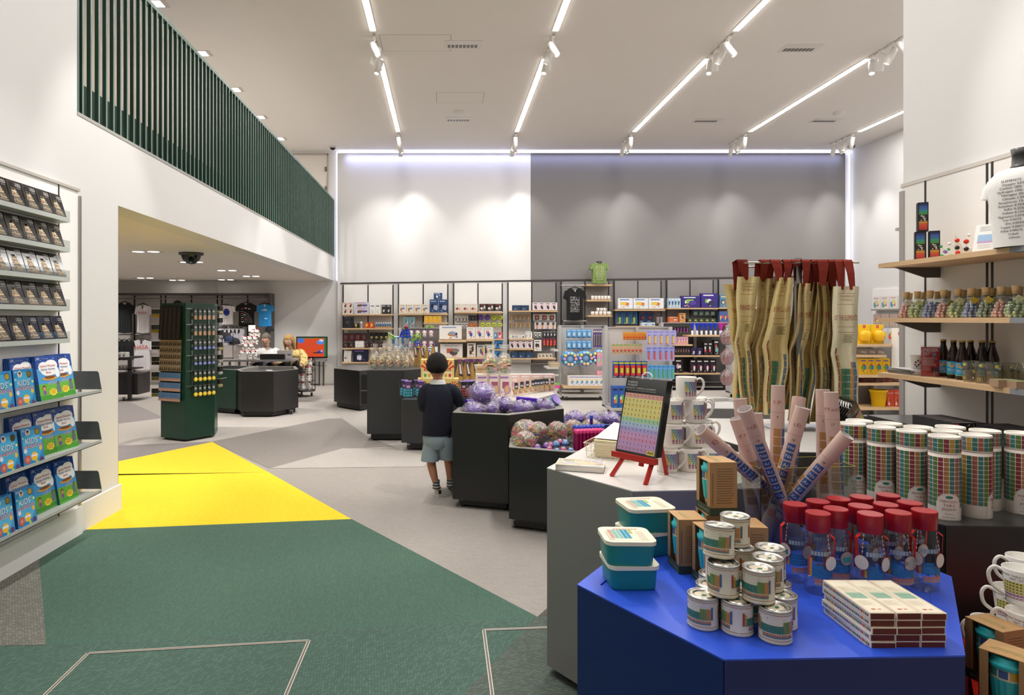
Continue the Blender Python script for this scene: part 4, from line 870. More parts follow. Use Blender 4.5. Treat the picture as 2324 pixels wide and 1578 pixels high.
# mannequin torso with percent t-shirt
t = thing('tshirt_torso', 'white t-shirt with black lettering on a torso form, top right shelf', 'mannequin', (2.76, 3.16, SZ), -1.1); t.scale = (.80, .80, .78)
m = MB(); prof = [(.125, 0), (.128, .1), (.14, .25), (.155, .36), (.150, .42), (.11, .47), (.06, .49)]
V = []; n = 24
for r_, z in prof: V += [(r_*1.15*math.cos(2*PI*i/n), r_*.72*math.sin(2*PI*i/n), z) for i in range(n)]
m.add(V, [(k*n+i, k*n+(i+1) % n, (k+1)*n+(i+1) % n, (k+1)*n+i) for k in range(len(prof)-1) for i in range(n)], '#eeece9', 'cloth', True)
for s in (-1, 1): m.tube([(s*.12, 0, .42), (s*.150, 0, .37), (s*.160, 0, .31)], [.045, .048, .048], '#eeece9', 'cloth', 12)
m.build('shirt', t); m = MB(); m.lathe([(.065, .485), (.05, .50), (.048, .56), (.055, .60), (0, .61)], '#1d1c1c', 'satin', 16, (0, 0, 0), cap=False); m.build('neck_form', t, label='black neck of the form')
m = MB(); words = ['ELEMENTS', 'Oxygen 65%', 'Carbon 18%', 'Hydrogen 10%', 'Nitrogen 3%', 'Calcium 1.5%', 'Phosphorus 1%', 'Potassium 0.35%', 'Sulfur 0.25%', 'Sodium 0.15%', 'Magnesium 0.05%', 'Iron 0.007%', 'Zinc 0.003%', 'Copper 0.0001%', 'Iodine 0.0001%', 'Cobalt', 'Lithium']
def tor(u, v):
    r_ = .155; a = u/r_
    for (r0, z0), (r1, z1) in zip(prof, prof[1:]):
        if z0 <= v <= z1: r_ = r0+(r1-r0)*(v-z0)/(z1-z0); break
    return ((r_*1.15+.002)*math.sin(a), -(r_*.72+.002)*math.cos(a), v)
for k, s in enumerate(words): m.text(tor, s, -.01+.01*math.sin(k*1.7), .39-k*.0215, .0195, '#2a2928', 'cloth')
m.build('print', t)
# flasks of sweets
def mk_flask(col, rnd=False):
    def f():
        t = thing('sweet_flask', '', 'flask')
        prof = [(0, .002), (.042, .0), (.048, .006), (.046, .02), (.022, .092), (.016, .104), (.016, .13), (.019, .134)] if not rnd else [(0, .002), (.03, 0), (.044, .014), (.050, .038), (.045, .062), (.028, .086), (.017, .098), (.016, .13), (.019, .134)]
        m = MB(); m.lathe(prof, '#f2f4f2', 'clear', 20, cap=False); m.build('glass', t, label='clear glass body')
        m = MB(); m.lathe([(.0145, .118), (.017, .136), (.0185, .158), (.0175, .160), (0, .160)], '#c9a877', 'cloth', 14, cap=False); m.build('cork', t)
        m = MB(); rr = random.Random(4)
        for z, n, R in ((.010, 9, .034), (.010, 4, .016), (.026, 9, .033 if not rnd else .040), (.042, 8, .026 if not rnd else .040), (.058, 7, .022 if not rnd else .036), (.073, 5, .015 if not rnd else .026), (.087, 3, .008)):
            for i in range(n):
                a = 2*PI*i/n+z*40+rr.uniform(-.1, .1); m.ball((R*math.cos(a), R*math.sin(a), z+rr.uniform(-.002, .002)), .0092, col, 'satin', 8, 5)
        o = m.build('sweets', t, label='round pastel sweets', kind='stuff')
        m = MB(); m.tube([(.017*math.cos(a*PI/4), .017*math.sin(a*PI/4), .115) for a in range(9)], .0012, '#3a2e28', 'satin', 4); m.build('twine', t); return t
    return f
FS = [(2057, 'pink', '#f2bdb2', 0), (2082, 'pale green', '#c8d8a4', 1), (2111, 'blue', '#a5b2da', 0), (2142, 'pink', '#f2bdb2', 0), (2174, 'pale green', '#c8d8a4', 1), (2205, 'blue', '#a5b2da', 0), (2238, 'sage green', '#a9b8a2', 0), (2273, 'pink', '#f2bdb2', 0), (2306, 'pale green', '#c6dcb4', 1)]
cache = {}; TC = [(0, '#efece6'), (1, '#dfe6b0'), None, (3, '#e8edf4'), None, (5, '#d9b81f'), (6, '#e3cf4a'), (7, '#eef0f4'), (8, '#e6edc0')]
for i, (px, nm, c_, rd) in enumerate(FS):
    if (c_, rd) not in cache: cache[(c_, rd)] = mk_flask(c_, rd)(); r = cache[(c_, rd)]
    else: r = dup(cache[(c_, rd)])
    r.location = (2.86, ry(px, 2.86), 1.509); tag(r, f'corked flask of {nm} sweets, {NTH[i]} from the left in the front row', 'flask', 'sweet flasks on the middle right shelf')
    if TC[i]:
        m = MB(); m.T = Matrix.Rotation(.6, 4, 'Y'); m.box(-.018, .018, -.0005, .0005, -.014, .014, TC[i][1], 'card'); fn = lambda u, v: (u, -.0008, v); lines(m, fn, -.012, .006, .012, 4, .004, '#9aa0a0', .3); m.build('tag', r, (-.012, -.032, .094), (.35, 0, -.3), label='tilted paper tag')
for i, px in enumerate((2064, 2096, 2128, 2150, 2186, 2218, 2252, 2290, 2312)):
    k = list(cache.values())[i % 5]; r = dup(k); r.location = (2.985, ry(px, 2.985), 1.509)
    tag(r, f'corked sweet flask, {NTH[i]} from the left in the back row', 'flask', 'sweet flasks on the middle right shelf')
# ale bottles, glasses, cup, sign, magazines on the lower right shelf
def mk_ale():
    t = thing('ale_bottle', '', 'bottle'); R = .031
    m = MB(); m.lathe([(0, .003), (R-.003, 0), (R, .004), (R, .118), (.024, .145), (.0135, .185), (.0135, .203), (.015, .205), (.015, .210)], '#24110a', 'gloss', 20, cap=False); m.build('glass', t, label='dark brown glass')
    m = MB(); m.lathe([(.0155, .206), (.016, .208), (.014, .215), (0, .2155)], '#b59a52', 'metal', 14, cap=False); m.build('cap', t, label='gold crown cap')
    m = MB(); fn = cylmap(R+.0004); m.rect(fn, -.055, .022, .055, .096, '#2f9fd4', 'card', 16); m.rect(cylmap(R+.0007), -.055, .022, .055, .027, '#7fb08a', 'card', 16); f2 = cylmap(R+.0008)
    for u in (-.016, .016, 0): m.disc(f2, u, .078+(.0 if u else -.006), .012, .013, '#cbb98a', 'card', 6); m.disc(cylmap(R+.0011), u, .078, .005, .006, '#2f8fc4', 'card', 5)
    m.text(f2, 'BIO-ALE', 0, .046, .013, '#eef2f4'); m.rect(f2, -.02, .039, .02, .042, '#a8cfe6', 'card', 4); m.text(f2, 'W', .018, .029, .012, '#e6f0f4'); m.build('label', t, label='blue hexagon pattern label'); return t
row(mk_ale, [((2.90, ry(2141, 2.90), 1.168), -1.0), ((2.87, ry(2164, 2.87), 1.168), -.9), ((2.84, ry(2184, 2.84), 1.168), -.75), ((2.93, ry(2203, 2.93), 1.168), 0), ((2.93, ry(2229, 2.93), 1.168), 0), ((2.97, ry(2252, 2.97), 1.168), 0)],
    'dark ale bottle with blue label', 'lower right shelf', 'bottle', 'ale bottles on the lower right shelf')
def mk_glass():
    t = thing('drinking_glass', '', 'glass'); R0, R1, h_ = .032, .037, .112
    m = MB(); m.lathe([(0, .006), (R0-.002, .006), (R0, .0), (R1, h_), (R1-.001, h_+.001), (R1-.0018, h_), (R0-.003, .010), (0, .010)], '#eeeee8', 'clear', 24, cap=False); m.build('body', t); m = MB(); fn = cylmap(R1+.0002); rr = random.Random(8)
    for i in range(16):
        u = -.10+.2*rr.random(); v = .02+.075*rr.random(); c_ = rr.choice(['#5f6f7a', '#d8cf6a', '#c99a4a', '#7a5560', '#4a5560', '#3f3f44', '#d8cf6a'])
        for k in range(6):
            a0, a1 = PI*k/3, PI*(k+1)/3; q = .0085; m.add([fn(u+q*math.cos(a0), v+q*math.sin(a0)), fn(u+q*math.cos(a1), v+q*math.sin(a1)), fn(u+q*.78*math.cos(a1), v+q*.78*math.sin(a1)), fn(u+q*.78*math.cos(a0), v+q*.78*math.sin(a0))], [(0, 1, 2, 3)], c_, 'card')
        if i % 4 == 0: m.disc(fn, u, v, .005, .006, c_, 'card', 6)
    m.build('print', t, label='printed hexagon molecules'); return t
row(mk_glass, [((2.79, ry(p, 2.79), 1.168), .5*i) for i, p in enumerate((2203, 2231, 2257))]+[((2.86, ry(p, 2.86), 1.168), .5*i+1) for i, p in enumerate((2292, 2318))], 'clear tumbler with hexagon print', 'lower right shelf', 'glass', 'tumblers on the lower right shelf')
def mk_coaster():
    t = thing('coaster_pack', '', 'box'); m = MB(); m.box(-.05, .05, -.045, .045, 0, .034, '#a88a70', 'card'); m.build('carton', t); m = MB(); m.box(-.048, .048, -.043, .043, .034, .036, '#8f9468', 'card'); m.build('top_card', t); return t
row(mk_coaster, [((2.76, ry(2283, 2.76), 1.168), -.3), ((2.77, ry(2322, 2.77), 1.168), -.25)], 'low brown coaster pack', 'front edge of the lower right shelf', 'box', 'coaster packs on the lower right shelf')
t = thing('printed_cup', 'white travel cup with molecule print and blue swoosh, lower right shelf', 'cup', (2.84, ry(2082, 2.84), 1.168), 0)
m = MB(); m.lathe([(0, 0), (.026, 0), (.037, .112), (.038, .117), (.034, .119), (0, .119)], '#d6d3ce', 'satin', 20, cap=False); m.build('body', t)
m = MB(); fn = lambda u, v: ((.0266+.0098*v/.1)*math.sin(u/.032-.35), -(.0266+.0098*v/.1)*math.cos(u/.032-.35), v)
m.add([fn(-.03, .002), fn(.005, .002), fn(.025, .002), fn(.0, .025), fn(-.028, .05)], [(0, 1, 2, 3, 4)], '#3f86c4')
for u, v, c_ in ((-.005, .085, '#8a2f24'), (-.016, .075, '#2a2a30'), (.006, .072, '#2a2a30'), (-.02, .06, '#8a2f24'), (-.002, .06, '#2a2a30'), (.01, .085, '#3a4a6a'), (-.012, .05, '#2a2a30')): m.disc(fn, u, v, .005, .006, c_, 'card', 8)
m.build('print', t); m = MB(); m.tube([(.034, 0, .10), (.06, 0, .095), (.062, 0, .04), (.03, 0, .03)], .005, '#d6d3ce', 'satin', 6); m.build('handle', t, (0, 0, 0), (0, 0, .3))
t = thing('notice_sign', 'red UNDER 25? notice in a clear stand beside the ale bottles', 'sign', (2.80, ry(2111, 2.80), 1.168), -.35)
m = MB(); m.box(-.044, .044, -.001, .001, .004, .172, '#c8323f', 'card'); m.build('notice', t); m = MB(); m.box(-.047, .047, -.003, -.002, 0, .180, '#f0f2f2', 'clear'); m.box(-.047, .047, -.003, .035, 0, .002, '#f0f2f2', 'clear'); m.build('stand', t, label='clear plastic stand')
m = MB(); fn = lambda u, v: (u, -.0014, v); m.text(fn, 'UNDER', -.005, .146, .027, '#f4eeec'); m.text(fn, '25?', -.021, .124, .027, '#f4eeec'); m.rect(fn, .008, .118, .03, .136, '#8f8fb5'); lines(m, fn, -.038, .113, .036, 8, .0065, '#eec6c6', .45); lines(m, fn, -.038, .058, .002, 6, .004, '#e0a5a8', .4)
m.disc(fn, .021, .038, .017, .018, '#6a4038', 'card', 16); m.text(lambda u, v: (u, -.0018, v), '25', .026, .012, .026, '#f4eeec'); m.build('print', t)
rr = random.Random(3); mg0 = None
for k in range(7):
    if mg0 is None: m = MB(); m.box(-.09, .09, -.12, .12, 0, .0042, '#d9d7d3', 'card'); m.box(-.0905, -.09, -.12, .12, .0, .004, '#6f6c6a', 'card'); mg0 = m.build('magazine'); r = mg0
    else: r = dup(mg0)
    r.location = (2.86, 4.02, 1.168+.0046*k); r.rotation_euler = (0, 0, rr.uniform(-.12, .12)); tag(r, f'white magazine in the flat pile at the shelf end, {NTH[6-k]} from the top', 'magazine', 'magazines piled on the lower right shelf')
# boxed games on the dark base unit
def mk_long():
    t = thing('game_box', '', 'box'); m = MB(); m.box(-.085, .085, -.155, .155, 0, .055, '#2a272c', 'card'); m.build('carton', t); fn = lambda u, v: (u, -.1555, v); m = MB(); rr = random.Random(9)
    m.rect(fn, -.083, .03, -.06, .053, '#c85a6a'); m.rect(fn, -.083, .015, -.06, .03, '#5a6ab0')
    for i in range(26): m.disc(fn, rr.uniform(-.05, .08), rr.uniform(.008, .048), .003, .005, rr.choice(['#d8d4cc', '#c9b54a', '#8a4a5a', '#4a5a6a', '#b9b4a8']), 'card', 5)
    for k in range(5): m.rect(lambda u, v: (u, v, .0555), -.083, -.14+k*.06, .083, -.128+k*.06, '#8f8480')
    m.build('print', t); return t
row(mk_long, [((2.755, 3.62, .90), -.0), ((2.86, 3.30, .90), -.0), ((2.96, 2.98, .90), -.0)], 'long black science game box', 'base unit behind the jigsaw tubes', 'box', 'black game boxes on the base unit', side='from the back')
row(mk_mug(.04, .043, .09, lambda m, fn, h_, fn2: (lines(m, fn, -.02, .05, .02, 2, .01, '#8a8784', .4), m.text(fn, 'ELEMENTS', 0, .04, .008, '#55524f')), None, small=True), [((2.36, 3.30, .873), .3), ((2.27, 3.22, .873), .5)], 'plain white mug with small lettering', 'beside the black game boxes', 'mug', 'plain mugs behind the jigsaw tubes')
t = thing('folder', 'dark blue open case standing at the right behind the tubes', 'case', (2.80, 2.75, .90), -.35)
m = MB(); m.box(-.12, .12, 0, .02, 0, .24, '#14284a', 'satin'); m.box(-.12, .12, -.16, 0, 0, .02, '#14284a', 'satin'); m.build('case_shell', t); m = MB(); m.bbox(-.1, .1, -.14, -.02, .02, .07, '#b9b52a', 'cloth', .02); m.build('lining', t, label='yellow green foam lining')
# recessed shelves beyond the near right wall
t = thing('wall_shelf_stack', 'grey shelves peeping out behind the right wall edge', 'shelving', (4.95, 5.9, 0)); 
for z in (2.40, 2.035): m = MB(); m.box(-.36, 0, -.9, .84, z, z+.03, '#a8a39f', 'satin'); m.build('shelf', t)
m = MB(); m.ball((0, 0, 0), .13, '#e9e9e8', 'satin', 20, 12); m.build('globe', None, (4.78, 6.52, 2.56), label='white globe on the shelf behind the right wall edge', cat='globe')
m = MB(); m.box(-.03, .03, -.1, .1, 0, .27, '#c9cccf', 'card'); m.box(.03, .05, -.1, .1, 0, .27, '#6d7880', 'card'); m.build('boxed_book', None, (4.66, 6.5, 2.065), label='grey and white boxed set behind the right wall edge', cat='box')
# ================================================================ LEFT WALL SHELVES WITH BOOKS
t = thing('shelving_unit', 'white wall shelving with grey metal ledges full of books, left', 'shelving', (XL, 3.2, 0)); SH = t
m = MB(); m.box(0, .02, -2.4, 1.40, .2, 2.39, '#efedea', 'paint'); m.build('back_panel', t); m = MB(); m.box(0, .03, -2.4, 1.41, 2.39, 2.408, '#b9b3ab', 'satin'); m.build('top_trim', t)
m = MB(); m.box(0, .03, 1.40, 1.425, .1, 2.36, '#a9a7a4', 'metal'); m.build('end_upright', t, label='grey metal end upright'); m = MB(); m.box(.019, .023, 1.16, 1.172, .2, 2.39, '#1d1b1a', 'satin'); m.build('slot', t, label='black upright slot')
m = MB(); m.box(0, .04, -2.4, 1.42, 0, .2, '#eceae7', 'paint'); m.build('plinth', t)
LZ = [2.165, 1.970, 1.775, 1.585, 1.375]
for k, z in enumerate(LZ):
    for y0, y1 in ((-1.4, .335), (.345, 1.15)):
        m = MB(); m.add([(.02, y0, z-.035), (.105, y0, z-.028), (.105, y0, z), (.02, y0, z-.005), (.02, y1, z-.035), (.105, y1, z-.028), (.105, y1, z), (.02, y1, z-.005)], [(0, 1, 2, 3), (7, 6, 5, 4), (1, 5, 6, 2), (3, 2, 6, 7), (0, 4, 5, 1)], '#b3b8b3', 'satin')
        s_ = m.build('ledge', SH, label='grey metal book ledge'); m = MB(); m.box(.103, .105, y0, y1, z, z+.045, '#eef0f0', 'clear'); m.build('lip', s_, label='clear acrylic lip')
def cover_plane(th): return lambda u, v: (u, -.0006-.0, v)
def mk_guide():
    W_, H_, D_ = .132, .158, .012; t = thing('guide_book', '', 'book'); m = MB(); m.box(-W_/2, W_/2, 0, D_, 0, H_, '#201f21', 'gloss'); m.box(-W_/2+.002, W_/2-.001, .001, D_-.001, H_-.0005, H_+.0006, '#d8d5d0', 'card'); m.build('block', t); m = MB(); fn = lambda u, v: (u, -.0005, v); f2 = lambda u, v: (u, -.0009, v)
    m.rect(fn, -W_/2+.003, .002, W_/2*.15, H_-.004, '#35322f', 'gloss'); m.disc(f2, -.022, .122, .026, .028, '#1a1818', 'gloss', 14)
    for k in range(7): m.rect(f2, -.032-.003*k+.01*(k > 3), .100-.0145*k, .002+.0075*k, .1125-.0145*k, ['#b8a888', '#c9b795', '#a08e70', '#b9a586', '#8f7a62', '#c4b090', '#a5917a'][k], 'card')
    for k in range(9): m.disc(lambda u, v: (u, -.0012, v), -.03+.012*(k % 4), .02+.011*k, .006, .005, ['#5f5346', '#8a2f2a', '#d6c6a4', '#4f463c'][k % 4], 'card', 7)
    m.rect(f2, .016, H_-.042, .060, H_-.010, '#232225', 'gloss'); f3 = lambda u, v: (u, -.0013, v)
    m.text(f3, 'SCIENCE', .036, H_-.024, .0135, '#e6e3df'); m.text(f3, 'MUSEUM', .036, H_-.036, .0135, '#e6e3df'); m.rect(f3, .018, H_-.046, .056, H_-.044, '#b9b6b2'); m.build('cover', t); return t
ZW = ['top', 'second', 'third', 'fourth', 'fifth']
g0 = None
for k, z in enumerate(LZ):
    for i in range(9):
        y = 4.272-.138*i-(.02 if k in (1,) else 0)+(.012 if k == 4 else 0)
        for d_ in (0, 1):
            if d_ and i > 5: continue
            if g0 is None: g0 = mk_guide(); r = g0
            else: r = dup(g0)
            r.location = (XL+.092-.018*d_, y-.006*d_, z-.004); r.rotation_euler = (-.30, 0, PI/2)
            tag(r, f'black museum guide, {NTH[i]} from the right, {ZW[k]} ledge{", behind the front one" if d_ else ""}', 'book', 'black museum guides on the wall ledges')
for k, z in enumerate((1.019, .674, .335)):
    m = MB(); m.box(.02, .215, -1.4, 1.34, z-.022, z-.018, '#a9adaa', 'satin'); m.box(.211, .215, -1.4, 1.34, z-.022, z, '#a9adaa', 'satin'); s_ = m.build('shelf', SH, label='deep grey metal shelf')
    m = MB(); m.add([(.02, 1.337, z), (.215, 1.337, z), (.195, 1.337, z+.115), (.185, 1.337, z+.125), (.02, 1.337, z+.125), (.02, 1.34, z), (.215, 1.34, z), (.195, 1.34, z+.115), (.185, 1.34, z+.125), (.02, 1.34, z+.125)], [(0, 1, 2, 3, 4), (9, 8, 7, 6, 5), (1, 6, 7, 2), (2, 7, 8, 3), (3, 8, 9, 4)], '#5f625f', 'satin'); m.build('end_plate', s_, label='dark grey end plate')
def mk_act():
    W_, H_, D_ = .215, .275, .010; t = thing('activity_book', '', 'book'); m = MB(); m.box(-W_/2, W_/2, 0, D_, 0, H_, '#2f5fa8', 'card'); m.build('block', t); m = MB(); L = [lambda u, v, k=k: (u, -.00025*(k+1), v) for k in range(12)]
    m.rect(L[0], -W_/2, H_*.72, W_/2, H_, '#2b4f9f', 'gloss'); m.rect(L[0], -W_/2, H_*.38, W_/2, H_*.72, '#4fa0dc', 'gloss'); m.rect(L[0], -W_/2, 0, W_/2, H_*.38, '#6fb544', 'gloss'); m.rect(L[1], -W_/2, 0, W_/2, H_*.12, '#4f9a3a', 'gloss')
    rr = random.Random(6)
    for i in range(16): m.disc(L[1], rr.uniform(-.1, .1), rr.uniform(.225, .27), .0025, .0025, '#f0e7a0', 'card', 5)
    for k, (u, v, a, b) in enumerate(((-.04, .205, .05, .035), (.03, .215, .06, .035), (0, .185, .075, .035), (.05, .185, .04, .03))): m.disc(L[2+k], u, v, a, b, '#f4f2f2', 'card', 16)
    for k, s in enumerate(('Science Museum', 'Sticker Activity', 'Book')): m.text(L[8], s, -.004, .207-.021*k, .0215, '#c2473f' if k != 1 else '#2f4f8f')
    m.disc(L[6], .0, .140, .075, .017, '#d99a3a', 'card', 16, PI, 2*PI); m.disc(L[7], 0, .142, .05, .010, '#7a4a22', 'card', 14); m.disc(L[7], .078, .165, .022, .030, '#eef2f6', 'card', 12)
    for i in range(5): m.rect(L[2], -.02+i*.018, .095, -.008+i*.018, .112+.006*(i % 3), '#8fa3b8')
    m.disc(L[3], -.062, .075, .013, .014, '#c98a6a', 'card', 10); m.disc(L[2], -.062, .080, .016, .016, '#4a2a1a', 'card', 10); m.rect(L[3], -.074, .038, -.050, .062, '#8a4aa0'); m.rect(L[3], .055, .04, .09, .085, '#6a7480'); m.disc(L[3], .072, .10, .014, .014, '#5f6a78', 'card', 10)
    V = []
    for i in range(16): a = 2*PI*i/16; q = .040 if i % 2 else .032; V.append(L[4](.015+q*math.cos(a), .048+q*.62*math.sin(a)))
    m.add([L[4](.015, .048)]+V, [(0, 1+i, 1+(i+1) % 16) for i in range(16)], '#e9dc2f', 'card'); lines(m, L[5], -.008, .062, .04, 4, .007, '#c0403a', .4)
    m.text(L[3], 'SCIENCE', -.085, .262, .008, '#dfe3ee'); m.text(L[3], 'MUSEUM', -.085, .254, .008, '#dfe3ee')
    for i in range(8): m.disc(L[2], rr.uniform(-.1, .1), rr.uniform(.005, .03), .007, .005, '#3f8a34', 'card', 7)
    m.build('cover', t); return t
def mk_kids():
    W_, H_, D_ = .165, .215, .016; t = thing('handbook', '', 'book'); m = MB(); m.box(-W_/2, W_/2, 0, D_, 0, H_, '#1f4f92', 'gloss'); m.build('block', t); m = MB(); L = [lambda u, v, k=k: (u, -.00025*(k+1), v) for k in range(6)]
    m.rect(L[0], -W_/2, 0, W_/2, H_, '#2f86bf', 'gloss'); m.disc(L[1], 0, .11, .075, .09, '#45a5d0', 'gloss', 20)
    for u, v, r_, c_ in ((-.03, .19, .018, '#e9e3df'), (.045, .185, .021, '#2a2a50'), (.045, .185, .017, '#d9b53a'), (.005, .045, .026, '#e8b52a'), (-.05, .035, .026, '#b53f34'), (.06, .018, .016, '#5a3a6a'), (.06, .085, .013, '#d9b53a'), (-.06, .085, .013, '#d9d0e0'), (.02, -.0+.012, .010, '#a6c84a'), (-.07, .16, .008, '#7fd0c0'), (.07, .14, .008, '#c8e07a')): m.disc(L[2], u, v, r_, r_, c_, 'card', 14)
    m.disc(L[3], -.03, .186, .010, .012, '#c99a80', 'card', 10); m.disc(L[3], -.03, .195, .012, .008, '#2a2426', 'card', 10); m.rect(L[3], -.02, .045, .03, .056, '#e8dfe4'); m.text(L[3], 'SCIENCE', -.062, .203, .006, '#e6ecf4'); m.text(L[3], 'MUSEUM', -.062, .197, .006, '#e6ecf4')
    for k in range(6): a = PI*k/6; m.rect(lambda u, v, a=a: (-.05+u*math.cos(a)-v*math.sin(a), -.0016, .035+u*math.sin(a)+v*math.cos(a)), -.024, -.0012, .024, .0012, '#e0a08a')
    m.text(L[4], "KIDS'", -.002, .122, .047, '#d9dde4'); m.text(L[3], "KIDS'", .002, .119, .047, '#3f3f4a'); m.text(L[4], 'HANDBOOK', 0, .098, .026, '#c8433f'); m.text(L[3], 'HANDBOOK', .001, .0965, .026, '#f0e6d6'); m.build('cover', t); return t
a0 = None; k0 = None; SN = ['upper', 'middle', 'lowest']
for s, z in enumerate((1.0, .655, .316)):
    for i, (y, dx, rz) in enumerate([(4.30, .100, .12), (4.11, .135, .06), (3.92, .10, .0)] if s == 0 else [(4.31, .115, .1), (4.14, .10, 0.05), (3.93, .09, 0)] if s == 1 else [(4.31, .125, .0), (4.10, .11, .0), (3.90, .09, 0)]):
        for d_ in range(4):
            if a0 is None: a0 = mk_act(); r = a0
            else: r = dup(a0)
            r.location = (XL+dx-.013*d_, y, z); r.rotation_euler = (-.16, 0, PI/2-rz); tag(r, f'sticker activity book, {["right","middle","left"][i]} pile on the {SN[s]} deep shelf, {["front","second","third","rear"][d_]} copy', 'book', 'sticker activity books on the deep shelves')
    for i, (y, dx, rz) in enumerate([(3.78, .170, .05), (3.59, .170, .04), (3.40, .17, 0)] if s == 0 else [(3.86, .165, .12), (3.64, .17, .02), (3.45, .17, 0)] if s == 1 else [(3.80, .165, .03), (3.60, .17, -.02), (3.41, .17, 0)]):
        for d_ in range(2):
            if k0 is None: k0 = mk_kids(); r = k0
            else: r = dup(k0)
            r.location = (XL+dx+.012-.02*d_, y, z); r.rotation_euler = (-.12, 0, PI/2-rz); tag(r, f"blue kids' handbook, {NTH[i]} from the right on the {SN[s]} deep shelf, {['front','rear'][d_]} copy", 'book', "kids' handbooks on the deep shelves")
# ================================================================ GENERIC PRODUCTS
def art(m, fn, w_, h_, seed, cols, title=None, lay=0):
    """flat cover print on a w x h front: title bar, picture shapes, small details"""
    rr = random.Random(seed); L = lambda k: (lambda u, v: tuple(Vector(fn(u, v))+Vector((0, -.0006*k, 0))))
    if title: m.text(L(4), title, 0, h_*.80, min(h_*.2, w_*1.5/max(3, len(title))), cols[-1])
    else: m.rect(L(1), -w_*.38, h_*.82, w_*.25, h_*.90, cols[-1])
    for i in range(3):
        u, v = rr.uniform(-.2, .2)*w_, rr.uniform(.3, .6)*h_; c_ = cols[i % len(cols)]
        if rr.random() < .5: m.disc(L(1+i), u, v, w_*rr.uniform(.12, .26), h_*rr.uniform(.12, .24), c_, 'card', 10)
        else: q = w_*rr.uniform(.1, .25); p = h_*rr.uniform(.06, .18); m.rect(L(1+i), u-q, v-p, u+q, v+p, c_)
    for i in range(3): u = rr.uniform(-.4, .3)*w_; v = rr.uniform(.06, .2)*h_; m.rect(L(4), u, v, u+.1*w_, v+.07*h_, rr.choice(cols))
def carton(w_, h_, d_, base, cols, seed=1, title=None, name='product_box'):
    def f():
        t = thing(name, '', 'box'); m = MB(); m.box(-w_/2, w_/2, 0, d_, 0, h_, base, 'card'); m.build('carton', t)
        m = MB(); art(m, lambda u, v: (u, -.0008, v), w_, h_, seed, cols, title); m.build('print', t); return t
    return f
def blister(w_, h_, card_, blob, cols, seed=1, shape='box', name='blister_pack'):
    def f():
        t = thing(name, '', 'pack'); m = MB(); m.box(-w_/2, w_/2, 0, .004, -h_, 0, card_, 'card'); fn = lambda u, v: (u, -.001, v-h_)
        m.rect(fn, -w_*.4, h_*.84, w_*.4, h_*.93, cols[0]); m.rect(fn, -w_*.35, h_*.05, w_*.1, h_*.1, cols[-1]); m.build('backing_card', t)
        m = MB(); c = (0, -.001, -h_*.58)
        if shape == 'box': m.box(-w_*.32, w_*.32, -.03, 0, -h_*.85, -h_*.25, blob, 'satin'); m.box(-w_*.2, w_*.2, -.032, -.03, -h_*.7, -h_*.4, cols[0], 'satin')
        elif shape == 'ball': m.ball((0, -.02, -h_*.62), w_*.33, blob, 'gloss', 10, 6, 1, .6, 1)
        elif shape == 'ring': m.tube([(w_*.3*math.cos(a*PI/4), -.01, -h_*.6+w_*.3*math.sin(a*PI/4)) for a in range(9)], .012, blob, 'satin', 5); m.ball((0, -.012, -h_*.6), w_*.16, cols[0], 'satin', 8, 5, 1, .4, 1)
        elif shape == 'slim': m.box(-w_*.12, w_*.12, -.02, 0, -h_*.9, -h_*.3, blob, 'satin'); m.ball((0, -.012, -h_*.32), w_*.25, cols[0], 'satin', 8, 5, 1, .5, 1)
        m.build('contents', t); m = MB(); m.tube([(0, .02, .01), (0, -.03, .01)], .002, '#b9b9b9', 'metal', 4); m.build('peg', t); return t
    return f
def line_of(x0, x1, n, ybot, Y):       # base points for n things standing between two pixel columns
    w_ = (x1-x0)/n; return [(X(x0+w_*(i+.5), Y), Y, Zh(ybot, Y)) for i in range(n)], w_*Y/F
def goods(kind, x0, x1, n, ytop, ybot, Y, desc, where, cat, group, rz=0, gap=.96, depth=.12, **kw):
    pts, w_ = line_of(x0, x1, n, ybot if kind == 'c' else ytop, Y); h_ = (ybot-ytop)*Y/F; w_ *= gap
    if kind == 'c': mk = carton(w_, h_, depth, **kw)
    elif kind == 'b': mk = blister(w_, h_, **kw)
    else: mk = kind(w_, h_)
    return row(mk, [(p, rz) for p in pts], desc, where, cat, group)
DKC = '#272728'
# ================================================================ MID FLOOR CABINETS
cabinet('display_cabinet', 'low black faceted cabinet with open side shelf, farthest left of the centre', 'cabinet', [tuple(G(758, 925)[:2]), tuple(G(816, 935)[:2]), tuple(G(834, 932)[:2]), (-.92, 11.9), (-1.75, 12.1)], .665, '#252525', '#6c6a68', bottom=.10, casters=((-1.72, 11.3), (-1.28, 11.0)))
m = MB(); q = G(821, 934); m.box(-.04, .10, 0, .012, .12, .60, '#101010', 'satin'); m.box(-.045, .105, -.01, 0, .33, .35, '#555350', 'satin'); m.build('shelf_niche', [o for o in COL.objects if o.name.startswith('display_cabinet')][0], (q.x-X(758, G(758, 925).y)+.01, q.y-G(758, 925).y-.015, 0), (0, 0, .12))
cabinet('display_cabinet', 'tall charcoal faceted plinth carrying the bagged sweets and cones', 'cabinet', [tuple(G(833, 1002)[:2]), tuple(G(917, 1002)[:2]), tuple(G(1001, 986)[:2]), (-.02, 9.1), (-.4, 9.4), (-.95, 9.1)], .875, '#2d2f33', '#55565a', bottom=.09, casters=((-.86, 8.25),))
cabinet('display_cabinet', 'lower charcoal faceted plinth behind the child with jelly sweet tubs', 'cabinet', [tuple(G(911, 1023)[:2]), tuple(G(1020, 1026)[:2]), tuple(G(1092, 1010)[:2]), (.35, 7.95), (-.35, 7.93)], .585, '#2b2d32', '#44464a', bottom=.09, casters=((-.42, 7.6), (.30, 7.72)))
